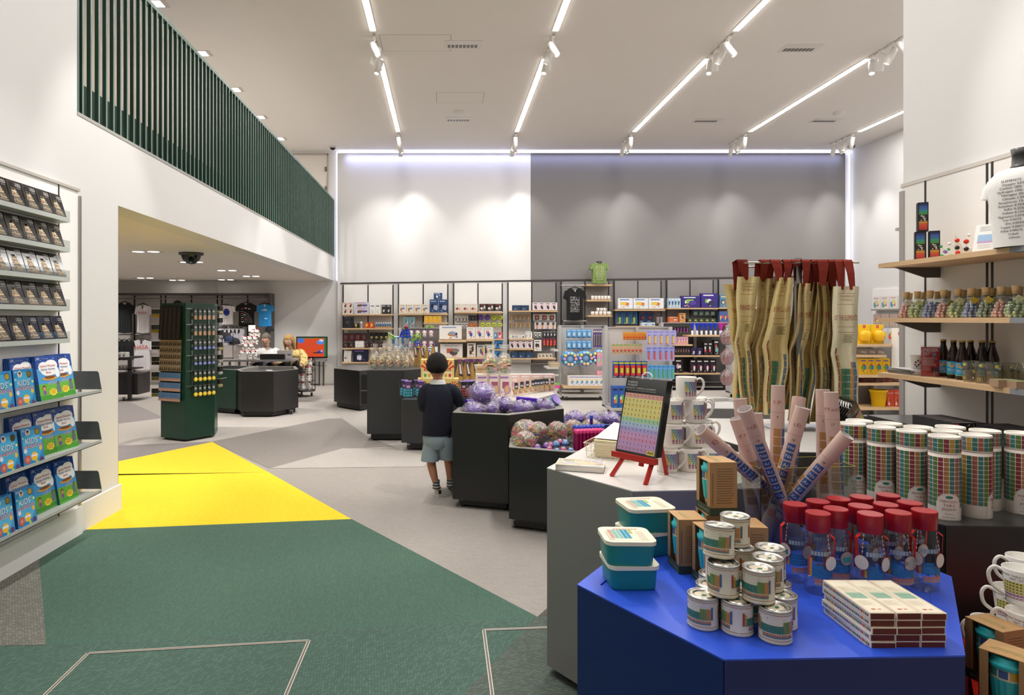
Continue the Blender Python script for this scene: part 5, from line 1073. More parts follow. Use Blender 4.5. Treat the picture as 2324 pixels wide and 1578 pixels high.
cabinet('display_cabinet', 'tall black faceted tray table right of the child with purple toys', 'cabinet', [(.06, 5.26), (.49, 5.115), (.985, 5.48), (1.01, 5.90), (.55, 6.05), (.16, 5.81)], .76, '#232220', '#98948e', tray=.05, rim=.06, bottom=.07, casters=((.14, 5.3), (.47, 5.2)))
cabinet('display_cabinet', 'black faceted tray table with colourful toys behind the grey table', 'cabinet', [(.455, 4.707), (.874, 4.52), (1.30, 4.60), (1.50, 5.05), (1.35, 5.42), (.83, 5.32), (.50, 5.08)], .59, '#1f1f1f', '#96928d', tray=.05, rim=.05, bottom=.08, casters=((.51, 4.76), (.85, 4.62)))
cabinet('display_cabinet', 'pale grey faceted plinth with boxed and bagged sweets behind the purple toys', 'cabinet', [tuple(G(1088, 913, .72)[:2]), tuple(G(1186, 915, .72)[:2]), tuple(G(1259, 894, .72)[:2]), (1.15, 7.6), (.55, 7.8), (.34, 7.2)], .72, '#9c9a98', '#c9c5c0', bottom=.08)
cabinet('display_cabinet', 'dark blue tray table peeping out behind the toy table', 'cabinet', [(1.02, 5.65), (1.9, 5.6), (2.1, 6.05), (1.75, 6.4), (1.10, 6.2)], .60, '#26306a', '#4a559a', tray=.04, bottom=.08)
cabinet('display_cabinet', 'grey tray cabinet behind the white mugs', 'cabinet', [(2.02, 5.35), (2.62, 5.30), (2.9, 5.7), (2.6, 6.1), (2.0, 5.95)], .78, '#8a8988', '#b9b6b2', tray=.03, bottom=.06)
# sweets on the tall charcoal plinth
def mk_swbag(w_, h_):
    def f():
        t = thing('sweet_bag', '', 'bag'); m = MB(); rr = random.Random(11); C_ = ['#f2d7a0', '#a8d0c8', '#f0b0b0', '#f6e8c0', '#e8a070', '#c8d890', '#9fc4dc', '#f4c8a0', '#f0e0d0']
        for i in range(54):
            a = rr.uniform(0, 2*PI); z = rr.uniform(.02, h_*.56); R = w_*rr.uniform(.1, .40)*(1 if z < h_*.45 else .6); m.ball((R*math.cos(a), R*.8*math.sin(a), z), w_*rr.uniform(.10, .14), rr.choice(C_), 'gloss', 7, 5, 1, 1, .8)
        m.ball((.0, -w_*.36, h_*.3), w_*.17, '#d8a070', 'satin', 8, 5, 1.2, .3, .6); m.rect(lambda u, v: (u, -w_*.42, v), -w_*.2, h_*.27, w_*.15, h_*.31, '#2a2422')
        m.build('sweets', t, kind='stuff', label='pastel wrapped sweets')
        m = MB(); fz = [(w_*.42, 0), (w_*.50, h_*.1), (w_*.50, h_*.5), (w_*.32, h_*.66), (w_*.16, h_*.72), (w_*.26, h_*.84), (w_*.40, h_)]; rj = random.Random(5); m.loft([((rj.uniform(-.006, .006), rj.uniform(-.006, .006), z), r_*rj.uniform(.9, 1.05), r_*rj.uniform(.75, .95)) for r_, z in fz], '#fdfbf6', 'film', 9, False); m.build('wrapper', t, label='clear gathered film'); return t
    return f
pl = []
for i in range(5): pl.append(((X(846+19*i, 8.4), 8.36+.0*i, .875), i*.5))
row(mk_swbag(.112, .27), pl, 'clear bag of pastel wrapped sweets', 'front row on the tall plinth', 'bag', 'bags of pastel sweets on the tall plinth')
row(mk_swbag(.112, .31), [((X(852+20*i, 8.56), 8.56, .875), i*.7) for i in range(5)], 'clear gathered bag of sweets', 'second row on the tall plinth', 'bag', 'bags of pastel sweets on the tall plinth')
row(mk_swbag(.115, .37), [((X(884+19*i, 8.78), 8.78, .875), i*.9) for i in range(3)], 'tall clear sweet bag', 'back row on the tall plinth', 'bag', 'bags of pastel sweets on the tall plinth')
def mk_cone(w_, h_, tint='#c09a58'):
    def f():
        t = thing('popcorn_pouch', '', 'bag'); m = MB(); m.lathe([(w_*.46, 0), (w_*.46, h_*.5), (w_*.2, h_*.86), (w_*.16, h_)], tint, 'fur', 12, cap=True); m.build('contents', t, label='golden popcorn')
        m = MB(); m.add([(-w_*.12, -w_*.5, h_*.45), (w_*.3, -w_*.44, h_*.42), (w_*.1, -w_*.2, h_*.9), (-w_*.16, -w_*.2, h_*.92)], [(0, 1, 2, 3)], '#3a3440', 'card'); m.add([(-w_*.04, -w_*.51, h_*.52), (w_*.2, -w_*.47, h_*.5), (w_*.06, -w_*.24, h_*.84), (-w_*.08, -w_*.24, h_*.86)], [(0, 1, 2, 3)], '#d8c8d0', 'card'); m.box(-w_*.22, w_*.22, -w_*.2, w_*.05, h_*.93, h_*1.02, '#7a4a86', 'card'); m.build('label', t, label='dark swing label and purple header')
        return t
    return f
row(mk_cone(.085, .30), [((X(927+14*i, 8.7+.05*(i % 2)), 8.7+.05*(i % 2), .875), .3*i) for i in range(5)], 'tall popcorn pouch with dark label', 'tall plinth beside the toy plane', 'bag', 'popcorn pouches on the tall plinth')
# toy plane from magnetic tiles, hanging above the popcorn
t = thing('toy_plane', 'blue and green lattice toy aeroplane above the bagged sweets', 'toy', P(925, 785, 8.9))
def lattice(m, a, b, c, d, nu, nv, col, r_=.006):
    a, b, c, d = map(Vector, (a, b, c, d))
    for i in range(nu+1): m.tube([a.lerp(b, i/nu), d.lerp(c, i/nu)], r_, col, 'gloss', 4)
    for j in range(nv+1): m.tube([a.lerp(d, j/nv), b.lerp(c, j/nv)], r_, col, 'gloss', 4)
q = lambda px, py, dy=0: Vector((X(px, 8.9)-t.location.x, dy, Zh(py, 8.9)-t.location.z))
m = MB(); lattice(m, q(893, 788), q(933, 788), q(933, 765), q(893, 765), 4, 1, '#1f7fc4'); lattice(m, q(917, 822), q(931, 815), q(933, 788), q(917, 788), 2, 4, '#1f8fc4'); lattice(m, q(893, 788, .15), q(933, 788, .15), q(933, 765, .15), q(893, 765, .15), 4, 1, '#1f7fc4'); m.build('fuselage', t)
m = MB(); lattice(m, q(907, 765), q(930, 765), q(928, 748), q(912, 752), 3, 2, '#2347c8', .008); lattice(m, q(907, 765, .1), q(930, 765, .1), q(928, 748, .1), q(912, 752, .1), 3, 2, '#2347c8', .008); m.ball(q(922, 743), .035, '#8f2a3a', 'gloss', 8, 5, 1, 1, .6); m.build('cockpit', t)
for (a, b, c, d) in (((881, 773), (897, 768), (897, 765), (881, 755)), ((934, 782), (955, 770), (953, 756), (934, 764))):
    m = MB(); lattice(m, q(*a), q(*b), q(*c), q(*d), 2, 2, '#8fd02a', .005); m.tube([q(*a), q(*c)], .005, '#8fd02a', 'gloss', 4); m.build('wing', t, label='lime green lattice wing')
m = MB(); lattice(m, q(934, 793), q(955, 792), q(950, 772), q(940, 776), 3, 3, '#1f49c0', .008); m.ball(q(953, 789), .035, '#d9a23a', 'gloss', 8, 5, 1.6, .5, .5); m.build('nose', t)
# jelly sweets on the lower charcoal plinth
def mk_tub(w_, h_, col, lab='#5a3a78', hole='#d7dde0'):
    def f():
        t = thing('sweet_tub', '', 'tub'); m = MB(); rr = random.Random(2)
        for k in range(3):
            for i in range(4):
                for j in range(2): m.ball((-w_*.3+i*w_*.2, -w_*.2+j*w_*.35, .02+k*h_*.16), w_*.12, col, 'satin', 7, 5)
        m.build('sweets', t, kind='stuff'); m = MB(); m.bbox(-w_/2, w_/2, -w_*.38, w_*.38, 0, h_, '#f4f8fa', 'clear', w_*.08, 2); m.bbox(-w_*.47, w_*.47, -w_*.36, w_*.36, h_*.8, h_*.98, hole, 'clear', w_*.08, 2); m.build('tub', t, label='clear plastic tub')
        m = MB(); fn = lambda u, v: (u, -w_*.385, v); m.rect(fn, -w_*.22, h_*.55, w_*.3, h_*.96, lab); m.rect(lambda u, v: (u, -w_*.39, v), -w_*.12, h_*.6, w_*.22, h_*.75, '#c9a0b8'); m.box(-w_*.3, w_*.34, -w_*.38, w_*.3, h_*.985, h_*1.01, '#8a6fb0', 'card'); m.build('label', t); return t
    return f
row(mk_tub(.125, .19, '#5fb8cc'), [((X(926+29*i, 7.75), 7.75, .585), 0) for i in range(2)]+[((X(922+29*i, 7.9)-.02, 7.89, .585), 0) for i in range(2)], 'clear tub of blue jelly sweets', 'left end of the low plinth', 'tub', 'tubs of blue jelly sweets')
row(mk_tub(.115, .185, '#c04038', '#23232f'), [((X(1050+16*i, 7.78+.03*i), 7.78+.03*i, .585), .15) for i in range(3)]+[((X(1058+16*i, 7.9), 7.93, .585), .15) for i in range(2)], 'clear tub of red jelly sweets', 'right end of the low plinth', 'tub', 'tubs of red jelly sweets')
def burst(w_, h_, d_):
    def f():
        t = thing('sweet_box', '', 'box'); m = MB(); m.box(-w_/2, w_/2, 0, d_, 0, h_, '#ecd080', 'card'); m.build('carton', t); m = MB()
        for k in range(2):
            ox = (-.5+k*.5)*w_; ww = w_/2
            for i in range(6):
                a0, a1 = PI*.08+i*PI*.15, PI*.08+i*PI*.15+PI*.075; c_ = Vector((ox+ww/2, -.001, h_*.45)); R = ww*.52
                m.add([c_, c_+Vector((R*math.cos(a0), 0, min(h_*.53, R*1.3*math.sin(a0)))), c_+Vector((R*math.cos(a1), 0, min(h_*.53, R*1.3*math.sin(a1))))], [(0, 1, 2)], '#d8452f')
            fn = lambda u, v: (u, -.0016, v); m.rect(fn, ox+ww*.12, 0, ox+ww*.88, h_*.36, '#f3e9b8'); m.rect(lambda u, v: (u, -.002, v), ox+ww*.2, h_*.42, ox+ww*.8, h_*.52, '#c0352a'); m.rect(lambda u, v: (u, -.0030, v), ox+ww*.26, h_*.45, ox+ww*.74, h_*.49, '#f0d8b0')
            for j, c2 in enumerate(('#5fa83a', '#e8a82a', '#d8392f')): m.disc(lambda u, v: (u, -.002, v), ox+ww*(.26+.24*j), h_*.17, ww*.08, h_*.1, c2, 'card', 8)
        m.build('print', t); return t
    return f
row(burst(.245, .20, .2), [((X(971, 7.93), 7.93, .585), 0), ((X(1018, 7.93), 7.93, .585), 0)], 'low orange and yellow sweet box', 'bottom layer behind the child', 'box', 'orange and yellow gummy sweet boxes')
r = row(burst(.40, .23, .18), [((X(993, 7.95), 7.95, .786), 0)], 'large orange and yellow sweet box', 'upper layer beside the child', 'box', 'orange and yellow gummy sweet boxes')
row(mk_cone(.13, .36), [((X(1044+15*i, 8.5), 8.5, .62), .3*i) for i in range(5)], 'popcorn pouch with purple header', 'behind the red jelly tubs', 'bag', 'popcorn pouches right of the child')
cabinet('display_cabinet', 'dark plinth hidden behind the jelly tubs', 'cabinet', [(.02, 8.3), (.66, 8.3), (.66, 8.75), (.02, 8.75)], .62, '#1f1f22', '#2c2c2f')
# pale plinth: pink boxes, bagged biscuits
PZ = .72
row(carton(.138, .225, .12, '#ead9cf', ['#a85a78', '#b98ac0', '#d8b070', '#e6c8c8', '#a878b8'], 5), [((X(1096+25*i, 6.66), 6.66, PZ), 0) for i in range(3)], 'cream and pink box with berry picture', 'front of the pale plinth', 'box', 'pink berry boxes on the pale plinth')
r = row(carton(.11, .30, .1, '#d8bf9c', ['#c8a880', '#cbb08a', '#b89870'], 8), [((X(1092, 6.9), 6.92, PZ), 0)], 'plain tan upright box', 'behind the pink berry boxes', 'box', None)
row(carton(.13, .18, .12, '#ecc9c4', ['#e8a8b8', '#f4e0d8', '#d89ab0', '#f6efe8'], 9), [((X(1168+26*i, 7.2), 7.2, PZ), 0) for i in range(4)], 'pale pink windowed box', 'back of the pale plinth', 'box', 'pale pink boxes at the back of the pale plinth')
def mk_bisc(w_, h_):
    def f():
        t = thing('biscuit_bag', '', 'bag'); m = MB(); rr = random.Random(12)
        for k in range(3):
            for i in range(4): m.ball((w_*rr.uniform(-.25, .25), w_*rr.uniform(-.18, .12), .03+k*h_*.13), w_*.17, rr.choice(['#e8b060', '#f0cf80', '#e6a070', '#f4dca0']), 'satin', 7, 5)
        m.build('biscuits', t, kind='stuff', label='orange yellow sweets'); m = MB(); m.lathe([(w_*.42, 0), (w_*.46, h_*.4), (w_*.36, h_*.7), (w_*.32, h_)], '#fbf8f2', 'film', 10, cap=False); m.build('wrapper', t)
        m = MB(); fn = lambda u, v: (u, -w_*.47, v); m.rect(fn, -w_*.22, h_*.52, w_*.26, h_*.92, '#3a3c44'); m.rect(lambda u, v: (u, -w_*.475, v), -w_*.14, h_*.6, w_*.18, h_*.72, '#c8ccd4'); m.build('label', t); return t
    return f
row(mk_bisc(.075, .155), [((X(1170+13*i, 6.7+.1*i/2), 6.68+.09*i, PZ), .1*i) for i in range(6)]+[((X(1214+14*i, 7.06), 7.03+.05*i, PZ), 0) for i in range(4)], 'small bag of orange sweets, dark label', 'right side of the pale plinth', 'bag', 'small orange sweet bags')
row(mk_swbag(.17, .30), [((X(1112, 6.75), 6.73, PZ+.2255), 0), ((X(1143, 6.78), 6.74, PZ+.2255), .8)], 'gathered clear bag of golden sweets', 'on top of the pink boxes', 'bag', 'golden sweet bags on the pink boxes')
# purple toys in the tall tray
rr = random.Random(21); TZ = .71
def mk_purple():
    t = thing('toy_bag', '', 'toy'); m = MB(); r3 = random.Random(5); m.ball((0, 0, .055), .06, '#6a3fb0', 'fur', 12, 8, 1.2, 1, .9)
    for i in range(110): a = r3.uniform(0, 6.28); b = r3.uniform(-.3, 1.4); d = Vector((1.2*math.cos(a)*math.cos(b), math.sin(a)*math.cos(b), math.sin(b))); m.tube([d*.05+Vector((0, 0, .055)), d*.080+Vector((0, 0, .055))], .0035, r3.choice(['#7a3fc0', '#a05fc8', '#d8d0f0', '#5a2fa0', '#c87ac0']), 'satin', 3)
    m.build('plush', t, label='purple tasselled ball'); m = MB(); m.ball((0, 0, .062), .088, '#ffffff', 'film', 12, 8, 1.15, 1, .8, jit=.14); m.build('film', t, label='crumpled clear film'); return t
row(mk_purple, [((.235, 5.32, TZ), 0), ((.36, 5.42, TZ), 1), ((.50, 5.62, TZ), 2), ((.40, 5.72, TZ), .5), ((.70, 5.55, TZ), 1.5), ((.82, 5.52, TZ), 2.5), ((.62, 5.40, TZ), 3)], 'purple fluffy toy in clear film', 'tall black tray table', 'toy', 'film wrapped purple toys')
r = dup([o for o in COL.objects if o.name.startswith('toy_bag')][0], (.30, 5.45, TZ+.10), 1, 'largest purple fluffy toy in clear film, heaped on top', 'film wrapped purple toys', (1.4, 1.4, 1.3))
m = MB(); m.T = Matrix.Rotation(PI/2, 4, 'Y'); m.lathe([(.03, 0), (.03, .16)], '#6a3fc0', 'satin', 14); m.build('purple_tube', None, (.18, 5.62, .79), (0, 0, .5), label='bright purple tube lying at the back left of the tray table', cat='toy')
m = MB()
for k, c_ in enumerate(('#e06a8a', '#f0a860', '#f0e070', '#8fd090', '#70b8e0', '#8a70c8')): m.lathe([(.045+.001*k, k*.016), (.046+.001*k, (k+1)*.016)], c_, 'gloss', 18)
m.build('spring_toy', None, (.90, 5.72, .76), (.9, .3, .6), label='rainbow coil spring toy at the right of the tray table', cat='toy')
m = MB(); m.bbox(-.08, .08, -.03, .03, 0, .05, '#efe9f4', 'satin', .02); m.box(-.081, .081, -.031, 0, .01, .022, '#7a4fb0', 'satin'); m.build('white_pack', None, (.86, 5.50, TZ), (0, .1, .4), label='white and purple pack at the right end of the tray table', cat='pack')
m = MB(); m.bbox(-.09, .09, -.04, .04, 0, .06, '#5a2fc0', 'fur', .03); m.build('purple_plush', None, (.68, 5.52, TZ+.075), (0, .1, .2), label='deep purple plush roll on top of the tray table heap', cat='toy')
# colourful toys in the low tray
def mk_pom(sc=1):
    def f():
        t = thing('tassel_ball', '', 'toy'); m = MB(); r3 = random.Random(8)
        for i in range(190):
            a = r3.uniform(0, 6.28); b = r3.uniform(-.6, 1.5); d = Vector((math.cos(a)*math.cos(b), math.sin(a)*math.cos(b), math.sin(b))); m.tube([d*.02+Vector((0, 0, .08)), d*r3.uniform(.075, .088)+Vector((0, 0, .08))], .0048, r3.choice(['#e8502f', '#f09a2a', '#e8d83a', '#e84a80', '#5a3f9a', '#7fc03a', '#f0a0a0', '#f6f0e0']), 'satin', 4)
        m.build('tassels', t, kind='stuff', label='bright rubber tassels'); m = MB(); m.ball((0, 0, .08), .088, '#ffffff', 'film', 14, 9, jit=.05); m.build('film', t); return t
    return f
row(mk_pom(), [((.60, 4.93, .545), 0), ((.715, 5.10, .545), 1), ((.86, 5.08, .55), 2), ((1.0, 5.17, .55), 2.3), ((1.15, 5.20, .55), 3), ((.58, 4.80, .525), 2.2)], 'rainbow tassel ball in clear film', 'low black tray table', 'toy', 'rainbow tassel balls')
r = [o for o in COL.objects if o.name.startswith('tassel_ball')][0]; r.scale = (1.25, 1.25, 1.25)
def mk_eye(c1, c2):
    def f():
        t = thing('water_ball', '', 'toy'); m = MB(); m.ball((0, 0, .034), .034, '#f6f2fa', 'clear', 14, 9); m.build('shell', t, label='clear shell'); m = MB(); m.ball((0, 0, .032), .027, c1, 'gloss', 12, 8, 1, 1, .8); m.ball((0, 0, .050), .017, c2, 'gloss', 10, 6, 1, 1, .5)
        for s in (-1, 1): m.ball((s*.010, -.027, .040), .005, '#ffffff', 'gloss', 6, 4); m.ball((s*.010, -.031, .040), .0025, '#101010', 'gloss', 6, 4)
        m.build('creature', t); return t
    return f
row(mk_eye('#e0508f', '#f0a0c0'), [((.735, 4.66, .545), 0), ((.83, 4.63, .545), .2), ((.83, 4.78, .575), .1), ((.765, 4.79, .55), 0)], 'clear ball with pink creature', 'front of the low tray', 'toy', 'clear creature balls')
row(mk_eye('#8f60c8', '#c8a0e0'), [((.66, 4.73, .545), 0), ((.735, 4.80, .545), .2)], 'clear ball with violet creature', 'left front of the low tray', 'toy', 'clear creature balls')
row(mk_eye('#5fa8dc', '#a0d0f0'), [((.79, 4.70, .575), 0), ((.86, 4.72, .58), .2), ((.78, 4.61, .542), .4), ((.88, 4.62, .542), .4)], 'clear ball with blue creature', 'right front of the low tray', 'toy', 'clear creature balls')
def mk_tubep(c1, c2):
    def f():
        t = thing('bubble_tube', '', 'toy'); m = MB(); m.lathe([(.012, 0), (.012, .15)], c1, 'gloss', 8, cap=False); m.build('barrel', t); m = MB(); m.lathe([(.0135, .148), (.0135, .168), (.009, .172), (0, .172)], c2, 'satin', 8, cap=False); m.build('cap', t); return t
    return f
row(mk_tubep('#a8145a', '#e8408a'), [((.93+.027*i+.012*(j % 2), 4.66+.03*j+.006*i, .545), 0) for j in range(3) for i in range(8)], 'magenta bubble tube with pink cap', 'low tray, packed front group', 'toy', 'magenta bubble tubes')
row(mk_tubep('#4a2a90', '#2f4fc0'), [((.95+.028*i+.012*(j % 2), 4.77+.03*j+.006*i, .555), 0) for j in range(3) for i in range(8)], 'purple bubble tube with blue cap', 'low tray, packed rear group', 'toy', 'purple bubble tubes')
r = dup([o for o in COL.objects if o.name.startswith('bubble_tube') and 'purple' in o.get('label', '')][0], (1.08, 4.88, .62), 0, 'single tall blue capped tube standing above the purple group', 'purple bubble tubes')
row(mk_purple, [((1.15, 5.85, .56), 0), ((1.3, 5.8, .56), 1), ((1.45, 5.8, .56), 2)], 'film wrapped toy', 'dark blue tray table', 'toy', 'film wrapped toys on the blue tray')
# ================================================================ GREEN KEYRING TOWER
tw = [tuple(G(365, 998)[:2]), tuple(G(421, 1004)[:2]), tuple(G(487, 993)[:2]), tuple(G(494, 982)[:2]), (-3.20, 9.2), (-3.62, 8.95)]
tower = cabinet('display_tower', 'tall dark green hexagonal keyring and postcard tower on the left', 'display tower', tw, 1.70, '#173a2b', '#244a3a', bottom=.03)
TX, TY = tw[0]
a, b = Vector((*tw[1], 0)), Vector((*tw[2], 0)); d = (b-a).normalized(); an = math.atan2(d.y, d.x); L_ = (b-a).length
for u in (.20, .78): m = MB(); m.box(-.008, .008, -.012, 0, .62, 1.62, '#7f8a86', 'metal'); m.build('rail', tower, (a.x+d.x*L_*u-TX, a.y+d.y*L_*u-TY, 0), (0, 0, an), label='vertical grey metal rail')
def mk_key(kind):
    def f():
        t = thing('keyring', '', 'keyring'); m = MB(); m.box(-.014, .014, 0, .002, -.042, .012, '#4a4c4f', 'card'); m.box(-.011, .011, -.001, 0, -.03, -.012, '#a8abae', 'card'); m.tube([(0, .03, 0), (0, -.02, 0)], .0015, '#9a9c9e', 'metal', 4); m.build('hang_card', t)
        m = MB(); m.tube([(.011*math.cos(a*PI/4), -.002, -.048+.011*math.sin(a*PI/4)) for a in range(9)], .0018, '#c8cacc', 'metal', 5); m.build('ring', t)
        m = MB()
        if kind == 0: m.bbox(-.016, .016, -.004, .004, -.102, -.062, '#b58f78', 'satin', .003, 1)
        elif kind == 1: m.T = Matrix.Translation((0, 0, -.078)) @ Matrix.Rotation(PI/2, 4, 'X'); m.lathe([(0, -.003), (.018, -.003), (.018, .003), (0, .003)], '#5a66b4', 'satin', 12); m.box(-.013, .013, -.003, .003, .0035, .004, '#c8ccec')
        else: m.T = Matrix.Translation((0, 0, -.080)) @ Matrix.Rotation(PI/2, 4, 'X'); m.lathe([(0, -.005), (.021, -.005), (.021, .005), (0, .005)], '#d8b82a', 'gloss', 14); m.lathe([(.0, .0055), (.012, .0055)], '#f0dc6a', 'gloss', 10, cap=False)
        m.build('charm', t); return t
    return f
KD = ['brass and pink rectangular keyring', 'brass and pink rectangular keyring', 'round blue enamel keyring', 'round blue enamel keyring', 'round yellow keyring', 'round yellow keyring']
RW = ['top', 'second', 'third', 'fourth', 'fifth', 'bottom']; kk = {}
for r_, py in enumerate((702, 738, 773, 808, 843, 877)):
    z = Zh(py, 8.15)-.0; kt = r_//2
    m = MB(); m.box(0, L_*.9, -.02, -.012, z+.0, z+.012, '#8d9692', 'metal'); m.build('hook_bar', tower, (a.x-TX, a.y-TY, 0), (0, 0, an))
    for i in range(5):
        u = .27+.155*i; p = a+d*L_*u
        if kt not in kk: kk[kt] = mk_key(kt)(); r = kk[kt]
        else: r = dup(kk[kt])
        r.location = (p.x+d.y*.045, p.y-d.x*.045, z); r.rotation_euler = (0, 0, an); r.scale = (1.25, 1.25, 1.25)
        tag(r, f'{KD[r_]}, {NTH[i]} from the left, {RW[r_]} row of the green tower', 'keyring', 'keyrings on the front of the green tower')
a = Vector((*tw[0], 0)); b = Vector((*tw[1], 0)); d = (b-a).normalized(); an = math.atan2(d.y, d.x); L_ = (b-a).length
def mk_post(k):
    cs = [('#1d1a18', '#4a4038', '#2a2522'), ('#8d7c62', '#3d3226', '#b8a888'), ('#4a6f96', '#b08a7a', '#6f9ab8')][k]
    def f():
        hh = (.075, .072, .105)[k]; t = thing('postcard', '', 'postcard'); m = MB(); m.box(-.038, .038, 0, .004, 0, hh, cs[0], 'card'); m.build('card', t); m = MB(); fn = lambda u, v: (u, -.0006, v)
        if k == 2: m.rect(fn, -.038, 0, .038, hh*.3, cs[1]); m.rect(fn, -.01, hh*.8, .02, hh*.86, '#8a6a9a'); [m.disc(fn, -.03+.012*i, hh*.3, .006, .006, '#c09a88', 'card', 6) for i in range(6)]
        elif k == 1: m.add([fn(-.036, .004), fn(-.01, .06), fn(.004, .01)], [(0, 1, 2)], cs[1]); m.add([fn(.0, .006), fn(.03, .062), fn(.036, .01)], [(0, 1, 2)], cs[1]); m.rect(fn, -.03, .062, .036, .068, cs[2])
        else: m.disc(fn, 0, hh*.5, .012, .010, cs[1], 'card', 8); m.rect(fn, -.02, .01, .02, .013, '#5a5048')
        m.build('print', t); return t
    return f
PN = ['black postcard with tiny motif', 'tan and brown patterned postcard', 'blue sky postcard']; pk = {}
z = 1.64
for r_ in range(16):
    k = 0 if r_ < 8 else 1 if r_ < 13 else 2; st = (.0485, .078, .123)[k]; z -= st
    for i in range(5):
        if k not in pk: pk[k] = mk_post(k)(); r = pk[k]
        else: r = dup(pk[k])
        p = a+d*L_*(.09+.175*i); nrm = Vector((d.y, -d.x, 0)); off = .02+.003*(r_ % 8); r.location = p+nrm*off+Vector((0, 0, z)); r.rotation_euler = (-.06, 0, an); r.scale = (.90 if k < 1 else .95, 1, 1.0)
        tag(r, f'{PN[k]}, {NTH[i]} column, {NTH[r_] if r_ < 12 else ["fourth last","third last","second last","last"][r_-12]} row of the tower', 'postcard', 'postcards racked on the green tower')
# items hanging on the narrow sides of the tower
def mk_cluster(c1, c2, n=6):
    def f():
        t = thing('keyring_bunch', '', 'keyring'); m = MB(); r3 = random.Random(3)
        for i in range(n): m.box(-.05+.018*i, -.040+.018*i, -.02, .02, -.06, 0, '#33322c', 'card'); m.ball((-.045+.018*i, 0, -.085), .020, c1 if i % 2 else c2, 'gloss', 8, 5, .6, 1, 1.2)
        m.build('charms', t); m = MB(); m.tube([(-.06, 0, 0), (.17, .05, 0)], .003, '#b9b9b9', 'metal', 4); m.build('peg', t); return t
    return f
for i, (py, cc_) in enumerate(((702, ('#c8a83a', '#b8962a')), (737, ('#b8a02f', '#a8902a')), (775, ('#3a322c', '#2a2420')), (810, ('#4a3a30', '#332a24')), (845, ('#8f8440', '#7a7038')), (882, ('#9a8a34', '#887a30')))):
    r = mk_cluster(*cc_)(); r.location = P(354, py, 8.55); r.rotation_euler = (0, 0, .1); tag(r, f'bunch of hanging keyrings on the left side of the tower, {RW[i]} peg', 'keyring', 'keyring bunches on the tower sides')
for i, py in enumerate((695, 722, 750, 777, 805, 832, 860)):
    r = mk_cluster('#b8bcc0' if i % 3 else '#c8b04a', '#8f8f8a', 4)(); r.location = P(493, py, 8.62)+Vector((.05, 0, 0)); r.rotation_euler = (0, 0, 1.2); tag(r, f'bunch of silver and brass keyrings on the right side of the tower, {NTH[i]} from the top', 'keyring', 'keyring bunches on the tower sides')
# ================================================================ PEOPLE
def skin_mesh(J, E, root, sub=2):
    """one continuous tapered surface grown over a skeleton J {name: (pos, radius)} with edges E"""
    names = list(J); me = bpy.data.meshes.new('s'); me.from_pydata([J[n][0] for n in names], [(names.index(a), names.index(b)) for a, b in E], [])
    o = bpy.data.objects.new('s', me); COL.objects.link(o); o.modifiers.new('k', 'SKIN'); sl = me.skin_vertices[0].data
    for i, n in enumerate(names):
        r = J[n][1]; sl[i].radius = r if isinstance(r, tuple) else (r, r); sl[i].use_root = (n == root); sl[i].use_loose = False
    md = o.modifiers.new('u', 'SUBSURF'); md.levels = sub; md.render_levels = sub
    dg = bpy.context.evaluated_depsgraph_get(); ev = o.evaluated_get(dg); m2 = ev.to_mesh(); V = [tuple(v.co) for v in m2.vertices]; Fs = [tuple(p.vertices) for p in m2.polygons]
    ev.to_mesh_clear(); bpy.data.objects.remove(o); return V, Fs
def paint(V, Fs, fcol, m='skin'):
    mb = MB(); mb.v = list(V); mb.f = list(Fs)
    for f in Fs:
        c = [sum(V[i][k] for i in f)/len(f) for k in range(3)]; mb.c.append(lin(fcol(*c))); mb.m.append(m); mb.s.append(True)
    return mb
def hand(J, E, wrist, wpos, d, up, side, s=1.0):
    """palm and five curled fingers from the wrist along d; side = thumb direction"""
    d = Vector(d).normalized(); side = Vector(side).normalized(); up = Vector(up).normalized(); w0 = Vector(wpos)
    pal = w0+d*.038*s; n = wrist+'_palm'; J[n] = (pal, .017*s); E.append((wrist, n))
    for i, (o, L_) in enumerate(((.018, .052), (.006, .060), (-.006, .056), (-.018, .045))):
        p = pal+side*o*s+d*.030*s; k = f'{n}{i}'; J[k+'a'] = (p, .0075*s); E.append((n, k+'a')); q = p+d*L_*.5*s-up*.006*s; J[k+'b'] = (q, .0065*s); E.append((k+'a', k+'b')); q2 = q+d*L_*.35*s-up*.02*s; J[k+'c'] = (q2, .0055*s); E.append((k+'b', k+'c'))
    p = w0+d*.02*s+side*.024*s; J[n+'t'] = (p, .0085*s); E.append((n, n+'t')); q = p+d*.022*s+side*.016*s; J[n+'u'] = (q, .0075*s); E.append((n+'t', n+'u')); q = q+d*.024*s+side*.004*s; J[n+'v'] = (q, .006*s); E.append((n+'u', n+'v'))
def head_mesh(c, r, yaw, pitch, skin, s=1.0):
    """head shape with face features, local face direction -Y"""
    M = Matrix.Translation(c) @ Matrix.Rotation(yaw, 4, 'Z') @ Matrix.Rotation(pitch, 4, 'X'); V = []; n, k = 24, 16
    for i in range(k+1):
        a = -PI/2+PI*i/k; z = math.sin(a)
        for j in range(n):
            b = 2*PI*j/n; x, y = math.cos(b), math.sin(b); rr = math.cos(a); px, py, pz = x*rr*.80, y*rr*.95, z*1.15
            if pz < -.2: t = (-.2-pz)/.95; px *= 1-.35*t; py = py*(1-.25*t)-.06*t
            if y < -.75 and -.25 < pz < .1 and abs(x) < .25: py -= .14*(1-abs(x)/.25)*(1 if pz < -.05 else .5)          # nose
            if y < -.4 and .05 < pz < .22 and .2 < abs(x) < .6: py += .05                                            # eye sockets
            V.append(tuple(M @ Vector((px*r, py*r, pz*r))))
    Fs = [(i*n+j, i*n+(j+1) % n, (i+1)*n+(j+1) % n, (i+1)*n+j) for i in range(k) for j in range(n)]
    return V, Fs, M
